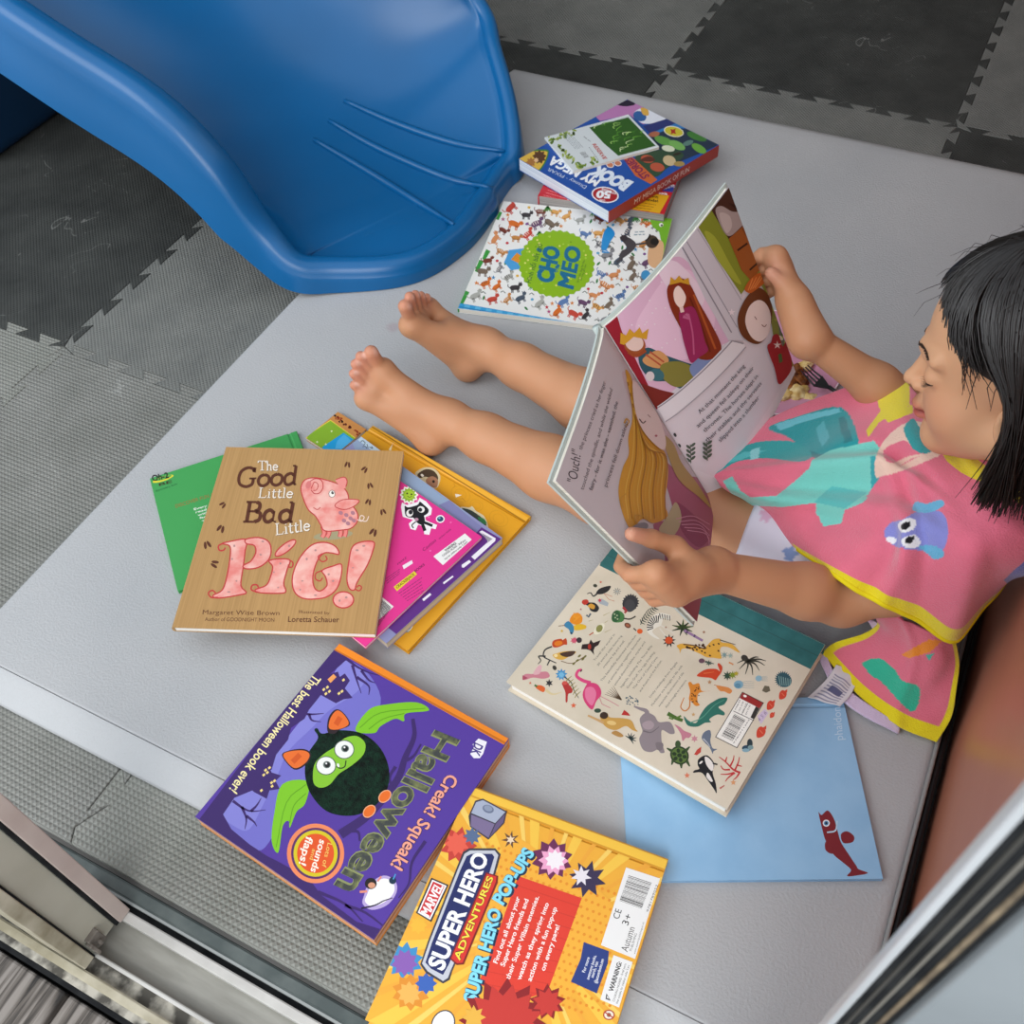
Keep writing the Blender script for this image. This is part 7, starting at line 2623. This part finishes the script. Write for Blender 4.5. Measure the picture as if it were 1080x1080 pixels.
# loose wisps at the temple and over the ear
for k in range(34):
    th0 = rnd.uniform(30, 95)
    p = scalp(math.radians(th0), math.radians(hair_end(th0) - 12), .003)
    L_ = rnd.uniform(.025, .06)
    q1 = p + np.array([rnd.uniform(-.004, .008), -L_ * .5, rnd.uniform(0, .004)]); q2 = q1 + np.array([rnd.uniform(-.012, .006), -L_ * .5, rnd.uniform(-.003, .004)])
    tube(bm, [Vector(hp(*x)) - CHILD for x in (p, q1, q2)], [.0005, .0004, .0002], 4, cap=False)
# small flyaways on the crown
for k in range(60):
    th = rnd.uniform(-PI, PI); ph = rnd.uniform(.1, 1.1)
    p = scalp(th, ph, .003); q1 = scalp(th + rnd.uniform(-.1, .1), ph + .12, rnd.uniform(.006, .012)); q2 = scalp(th + rnd.uniform(-.2, .2), ph + .26, rnd.uniform(.004, .016))
    tube(bm, [Vector(hp(*x)) - CHILD for x in (p, q1, q2)], [.00032, .00028, .00012], 4, cap=False)
obj('hair', bm, hair_m, child, True)

# ---- swim shorts
FS = Field((-.20, .60, .0), (.09, .93, .20), .003)
FS.ell((-.010, .767, .084), (.090, .104, .074), k=.02)
for hip, knee in ((hipL, kneeL), (hipR, kneeR)):
    FS.cone(hip + np.array([.02, 0, 0]), hip * .45 + knee * .55, .066, .062, .02)
gx = FS.ax[0][:, None, None]; gy = FS.ax[1][None, :, None]; gz = FS.ax[2][None, None, :]
FS.D = np.maximum(FS.D, (-(gx + .118) + .12 * (gz - .08) - .05 * (gy - .767)).astype(np.float32))
FS.D = np.maximum(FS.D, (.002 - gz).astype(np.float32))
_w = .0022 * np.sin(60 * gy + 40 * gx + 25 * gz) * np.sin(18 * gx + 2) + .0015 * np.sin(95 * gx - 50 * gy)
FS.D = (FS.D + _w).astype(np.float32)
V, Q = FS.mesh()
T = np.tile(srgb('#e2e2f2'), (len(V), 1))
for k in range(60):
    r_ = random.Random(k + 400)
    c = V[r_.randrange(len(V))]; rad = r_.uniform(.005, .0085)
    col = ('#6f93cf', '#8fb2e0', '#d9b0cf', '#5a78b8', '#e6d98a')[k % 5]
    d = np.linalg.norm(V - c, axis=1)
    wv = rad * (1 + .25 * np.sin(5 * np.arctan2(V[:, 1] - c[1], V[:, 0] - c[0])))
    blend(col, (d < wv) * .85)
    if k % 5 in (0, 3):
        blend('#2c3a5c', (np.linalg.norm(V - (c + np.array([.004, .003, .002])), axis=1) < .0018) * 1.0)
shorts = np_mesh('shorts', V - A3(CHILD), Q, attr_mat('swim_fabric', .55, .3), child)
set_tint(shorts.data, T)
_md = shorts.modifiers.new('soften', 'SMOOTH'); _md.factor = .5; _md.iterations = 3
# ================================================================== HOODED TOWEL
def cr4(P, t):
    p0, p1, p2, p3 = P
    return .5 * (2 * p1 + (p2 - p0) * t + (2 * p0 - 5 * p1 + 4 * p2 - p3) * t * t + (3 * p1 - p0 - 3 * p2 + p3) * t ** 3)


def bicubic(net, u, v):
    """net[row][col] of np points; v along rows, u along columns, 0..1 (vectors)"""
    R_, C_ = net.shape[:2]
    def W(x, n):
        x = np.clip(x, 0, 1) * (n - 1)
        i = np.minimum(np.floor(x).astype(int), n - 2)
        return i, x - i
    iu, tu = W(u, C_); iv, tv = W(v, R_)
    def get(r, c):
        rr, cc = np.clip(r, 0, R_ - 1), np.clip(c, 0, C_ - 1)
        p = net[rr, cc].copy()
        # linear extension past the border
        m = r < 0; p[m] = 2 * net[0, cc[m]] - net[1, cc[m]]
        m = r >= R_; p[m] = 2 * net[R_ - 1, cc[m]] - net[R_ - 2, cc[m]]
        m = c < 0; p[m] = 2 * net[rr[m], 0] - net[rr[m], 1]
        m = c >= C_; p[m] = 2 * net[rr[m], C_ - 1] - net[rr[m], C_ - 2]
        return p
    rows = []
    for dr in (-1, 0, 1, 2):
        P_ = [get(iv + dr, iu + dc) for dc in (-1, 0, 1, 2)]
        rows.append(cr4(P_, tu[:, None]))
    return cr4(rows, tv[:, None])


def inside(poly, x, y):
    r = np.zeros(len(x), bool)
    n = len(poly)
    for i in range(n):
        x1, y1 = poly[i]; x2, y2 = poly[(i + 1) % n]
        c = ((y1 > y) != (y2 > y)) & (x < (x2 - x1) * (y - y1) / ((y2 - y1) or 1e-9) + x1)
        r ^= c
    return r


def cloth(name, net_px, nu, nv, folds, paint, thick, mat, parent, lining=None, flip=False):
    net = np.array([[A3(G(*p)) for p in row] for row in net_px])
    U, W_ = np.meshgrid(np.linspace(0, 1, nu), np.linspace(0, 1, nv), indexing='ij')
    u, v = U.ravel(), W_.ravel()
    P_ = bicubic(net, u, v).reshape(nu, nv, 3)
    def normals(P_):
        du = np.gradient(P_, axis=0); dv = np.gradient(P_, axis=1)
        n = np.cross(du, dv); n /= np.linalg.norm(n, axis=2, keepdims=True) + 1e-12
        if (n[..., 2].mean() < 0): n = -n
        return n
    N_ = normals(P_)
    P_ = P_ + N_ * folds(U, W_)[..., None]
    N_ = normals(P_)
    top = P_.reshape(-1, 3); bot = (P_ - N_ * thick).reshape(-1, 3)
    k = (top - A3(CP)) @ A3(CF)
    x = 540 + FPX * ((top - A3(CP)) @ A3(CR)) / k; y = 540 - FPX * ((top - A3(CP)) @ A3(CU)) / k
    cols = paint(x, y, u, v)
    idx = np.arange(nu * nv).reshape(nu, nv)
    q = np.stack([idx[:-1, :-1], idx[1:, :-1], idx[1:, 1:], idx[:-1, 1:]], -1).reshape(-1, 4)
    du = P_[1, 0] - P_[0, 0]; dv = P_[0, 1] - P_[0, 0]
    if np.cross(P_[nu // 2 + 1, nv // 2] - P_[nu // 2, nv // 2], P_[nu // 2, nv // 2 + 1] - P_[nu // 2, nv // 2])[2] < 0:
        q = q[:, ::-1]
    n0 = nu * nv
    loop = np.concatenate([idx[:, 0], idx[-1, 1:], idx[-2::-1, -1], idx[0, -2:0:-1]])
    side = np.stack([loop, np.roll(loop, -1), np.roll(loop, -1) + n0, loop + n0], 1)
    Q = np.concatenate([q, q[:, ::-1] + n0, side])
    o = np_mesh(name, np.concatenate([top, bot]) - A3(CHILD), Q, mat, parent)
    lc = cols if lining is None else np.tile(srgb(lining), (len(cols), 1))
    if lining is not None:
        lc = np.where((np.abs(cols - srgb(YEL)).sum(1) < .02)[:, None], cols, lc)
    set_tint(o.data, np.concatenate([cols, lc]))
    bmx = bmesh.new(); bmx.from_mesh(o.data); bmesh.ops.recalc_face_normals(bmx, faces=bmx.faces[:]); bmx.to_mesh(o.data); bmx.free()
    return o, P_, N_


YEL = '#e9d723'
PINK = '#e6748c'
terry = attr_mat('terry_towelling', .95, .1, bump=.7, bscale=620, bdist=.0016, sheen=.5)


def tv(pts): return [(740 + x * .34274, 420 + y * .34274) for x, y in pts]
def sm(pts, n=4): return [(p[0], p[1]) for p in catmull(pts, n, True)]


DESIGN = [
    ('#1f9ba1', tv(sm([(205, 90), (300, 55), (430, 28), (482, 118), (470, 150), (405, 190), (330, 160), (262, 118)]))),
    ('#6cc9d6', tv([(225, 80), (330, 48), (420, 30), (430, 42), (300, 78), (240, 100)])),
    ('#4fb6bf', tv([(350, 95), (375, 70), (395, 120), (370, 150)])), ('#127f86', tv([(420, 60), (440, 55), (465, 130), (440, 140)])),
    ('#127f86', tv([(270, 130), (330, 160), (400, 185), (380, 200), (300, 160)])),
    ('#27a3a5', tv(sm([(-20, 245), (60, 190), (150, 140), (240, 130), (300, 140), (340, 175), (300, 195), (200, 185), (110, 195), (40, 235)]))),
    ('#55c3c6', tv([(60, 205), (130, 165), (200, 160), (120, 190)])), ('#8ed8dc', tv([(150, 160), (180, 150), (175, 185), (150, 190)])),
    ('#7bd4c8', tv([(340, 190), (395, 160), (530, 130), (560, 170), (545, 250), (515, 290), (500, 320), (440, 345), (430, 385), (375, 395), (352, 350), (352, 322), (250, 335), (140, 330), (95, 300), (65, 255), (95, 240), (120, 285), (150, 305), (230, 300), (300, 245), (330, 215)])),
    ('#5cc0bd', tv([(345, 320), (400, 270), (510, 290), (440, 340)])), ('#2fa6ad', tv([(520, 180), (560, 170), (545, 250), (522, 280)])),
    ('#f0cdbb', tv(sm([(535, 185), (570, 120), (640, 72), (720, 90), (745, 130), (728, 180), (660, 180), (600, 215), (540, 245)]))),
    (PINK, tv(sm([(560, 160), (620, 130), (650, 150), (700, 165), (640, 178), (580, 200)]))),
    ('#f0cdbb', tv(sm([(600, 215), (680, 175), (720, 180), (640, 215), (560, 240)]))),
    ('#2a9fa2', tv(sm([(622, 92), (650, 62), (672, 90), (700, 95), (722, 118), (716, 155), (690, 170), (655, 160), (635, 130)]))),
    ('#8b8fd6', tv(sm([(562, 415), (580, 385), (620, 372), (660, 350), (720, 345), (750, 365), (758, 420), (740, 470), (700, 470), (640, 465), (585, 450)]))),
    ('#69b5d9', tv(sm([(650, 345), (660, 318), (690, 325), (735, 312), (745, 330), (700, 352)]))), ('#69b5d9', tv(sm([(670, 455), (720, 455), (748, 480), (720, 496), (690, 475)]))),
    ('#f3f3f6', tv(sm([(605, 385), (640, 368), (660, 380), (650, 405), (615, 412)]))), ('#f3f3f6', tv(sm([(615, 435), (650, 420), (672, 435), (665, 458), (625, 458)]))), ('#f3f3f6', tv(sm([(566, 435), (580, 425), (600, 435), (590, 448)]))),
    ('#15151c', tv(sm([(612, 398), (620, 385), (640, 380), (642, 392), (626, 405)], 6))), ('#15151c', tv(sm([(625, 442), (636, 427), (655, 425), (652, 438), (638, 448)], 6))),
    ('#5f6cc0', tv([(930, 560), (960, 530), (1020, 480), (1020, 530), (960, 590)])),
    ('#35b795', tv(sm([(495, 815), (545, 800), (590, 830), (620, 870), (665, 885), (672, 920), (650, 965), (610, 935), (560, 880), (520, 850)]))),
    ('#49b9a4', tv([(690, 790), (715, 785), (700, 810)])), ('#f0902a', tv([(612, 790), (700, 742), (742, 745), (705, 780), (640, 800)])),
]
COLLAR = [tv([(530, -60), (640, -60), (640, 22), (600, 40), (545, 75), (512, 122), (505, 100), (550, 40), (540, 5)]), tv(sm([(742, 170), (760, 100), (800, 120), (840, 180), (920, 240), (1010, 300), (1010, 340), (900, 275), (830, 245), (780, 215)])),
          tv([(555, 55), (650, 20), (650, 45), (575, 75)])]


def paint_front(x, y, u, v):
    C_ = np.tile(srgb(PINK), (len(x), 1))
    nz = np.array([noise.noise(Vector((a * .05, b * .05, 0))) for a, b in zip(x[::7], y[::7])])
    C_ *= (1 + .06 * np.repeat(nz, 7)[:len(x)])[:, None]
    for c, p in DESIGN:
        C_[inside(p, x, y)] = srgb(c)
    for p in COLLAR:
        C_[inside(p, x, y)] = srgb(YEL)
    C_[(v > .955) & (u > .12)] = srgb(YEL)
    return C_


def folds_front(U, W_):
    f = .0030 * np.sin(2 * PI * (2.2 * W_ + 1.3 * U)) * np.exp(-((U - .25) / .25) ** 2)
    f += .0042 * np.exp(-((W_ - .30 - .5 * U) / .045) ** 2) * np.exp(-((U - .22) / .2) ** 2)
    f += .0050 * np.exp(-((W_ - .55 - .25 * U) / .05) ** 2) * np.exp(-((U - .30) / .22) ** 2)
    f -= .0050 * np.exp(-((W_ - .43 - .35 * U) / .05) ** 2) * np.exp(-((U - .28) / .2) ** 2)
    f += .0035 * np.exp(-((U - .62 + .25 * W_) / .035) ** 2) * np.exp(-((W_ - .75) / .35) ** 2)
    f -= .0035 * np.exp(-((U - .55 + .22 * W_) / .035) ** 2) * np.exp(-((W_ - .8) / .3) ** 2)
    f += .0030 * np.exp(-((U - .76 + .15 * W_) / .04) ** 2) * np.exp(-((W_ - .8) / .3) ** 2)
    nx = np.array([[noise.noise(Vector((a * 9, b * 4, 3.1))) for b in W_[0]] for a in U[:, 0]])
    f += .0055 * np.exp(-((W_ - .38 - .22 * U) / .03) ** 2) * np.exp(-((U - .42) / .12) ** 2) - .0045 * np.exp(-((W_ - .31 - .22 * U) / .03) ** 2) * np.exp(-((U - .42) / .12) ** 2)
    f += .0040 * np.exp(-((U - .33 - .12 * W_) / .028) ** 2) * np.exp(-((W_ - .62) / .2) ** 2) - .0045 * np.exp(-((U - .39 - .12 * W_) / .028) ** 2) * np.exp(-((W_ - .66) / .2) ** 2)
    return 1.6 * f + .0042 * nx


FRONT = [
    [(742, 490, .138), (790, 455, .148), (850, 427, .172), (905, 404, .205), (945, 391, .228), (982, 436, .232), (1006, 464, .262), (1050, 492, .286), (1115, 520, .29)],
    [(750, 498, .145), (800, 480, .163), (858, 462, .188), (915, 445, .218), (955, 450, .238), (993, 482, .256), (1036, 512, .282), (1078, 532, .288), (1130, 560, .275)],
    [(758, 508, .147), (812, 515, .168), (872, 508, .193), (930, 498, .230), (970, 510, .247), (1010, 535, .266), (1056, 558, .276), (1095, 575, .262), (1135, 600, .22)],
    [(775, 524, .135), (826, 548, .152), (885, 562, .184), (940, 570, .220), (980, 575, .240), (1020, 590, .246), (1060, 600, .235), (1092, 605, .205), (1130, 622, .15)],
    [(802, 545, .120), (843, 579, .138), (888, 612, .170), (930, 637, .168), (965, 655, .152), (1006, 673, .126), (1045, 636, .135), (1078, 600, .150), (1120, 590, .13)],
]
towel, _P, _N = cloth('hooded_towel', FRONT, 300, 230, folds_front, paint_front, .0035, terry, child)
# rolled yellow binding along the hem
bm = bmesh.new()
hem = [Vector(_P[i, -1] + _N[i, -1] * -.0015) - CHILD for i in range(37, 294, 4)]
tube(bm, hem, .0030, 8)
obj('hem_binding', bm, M(YEL, .85, .1), towel, True)


def paint_low(x, y, u, v):
    C_ = np.tile(srgb('#e27388'), (len(x), 1))
    for c, p in DESIGN[-3:]:
        C_[inside(p, x, y)] = srgb(c)
    C_[(v > .86) | (u > .955) | ((u < .05) & (v > .25))] = srgb(YEL)
    return C_


def folds_low(U, W_):
    f = .0040 * np.sin(2 * PI * (1.6 * U + .5 * W_)) * (1 - W_) + .0032 * np.exp(-((U - .45 - .2 * W_) / .06) ** 2)
    return f + .0020 * np.array([[noise.noise(Vector((a * 6, b * 5, 7.7))) for b in W_[0]] for a in U[:, 0]])


LOW = [
    [(906, 636, .118), (940, 650, .122), (975, 664, .112), (1008, 672, .100)],
    [(926, 655, .080), (948, 676, .082), (982, 695, .078), (1013, 700, .070)],
    [(912, 668, .050), (938, 700, .050), (972, 720, .048), (1008, 735, .045)],
    [(880, 678, .026), (918, 716, .022), (958, 742, .022), (1003, 758, .022)],
    [(867, 689, .014), (905, 733, .009), (948, 766, .008), (988, 783, .007)],
]
low, _P2, _N2 = cloth('towel_back_panel', LOW, 90, 90, folds_low, paint_low, .0035, terry, child)
lin_m = noisy('lavender_towel_lining', '#d3bfe0', '#e2d3ea', 120, .95, bump=.6, bscale=600, bdist=.0012)
LIN = [
    [(868, 684, .014), (884, 716, .0112), (915, 742, .0105), (950, 766, .006)],
    [(862, 692, .011), (882, 730, .0105), (912, 755, .0095), (948, 774, .005)],
]
def paint_flat(c):
    return lambda x, y, u, v: np.tile(srgb(c), (len(x), 1))
lining, _, _ = cloth('towel_lining', LIN, 40, 14, lambda U, W_: .0012 * np.sin(9 * U), paint_flat('#d9c8e6'), .0030, terry, child)
LIN2 = [[(905, 640, .115), (915, 652, .085)], [(921, 668, .050), (926, 660, .072)], [(897, 672, .030), (912, 674, .040)]]
lining2, _, _ = cloth('towel_lining', LIN2, 20, 30, lambda U, W_: 0 * U, paint_flat('#d9c8e6'), .0020, terry, child)
# crumpled care label on the edge of the towel
lab = [[(882, 701, .016), (893, 706, .014), (905, 716, .013)], [(872, 716, .012), (884, 724, .014), (897, 733, .011)], [(852, 735, .0105), (868, 740, .0120), (886, 745, .0110)]]
def paint_label(x, y, u, v):
    C_ = np.tile(srgb('#dfe0e6'), (len(x), 1))
    stripes = (np.sin(v * 75) > .35) & (u > .15) & (u < .85) & (v > .25)
    C_[stripes] = srgb('#8f93ad')
    C_[(u > .3) & (u < .75) & (v > .55) & (v < .72)] = srgb('#5d6388')
    return C_
cl, _, _ = cloth('care_label', lab, 40, 60, lambda U, W_: .0009 * np.sin(11 * U + 5 * W_), paint_label, .0006, attr_mat('satin_label', .35, .5), towel)
cl['label'] = 'crumpled white care label with blue print'
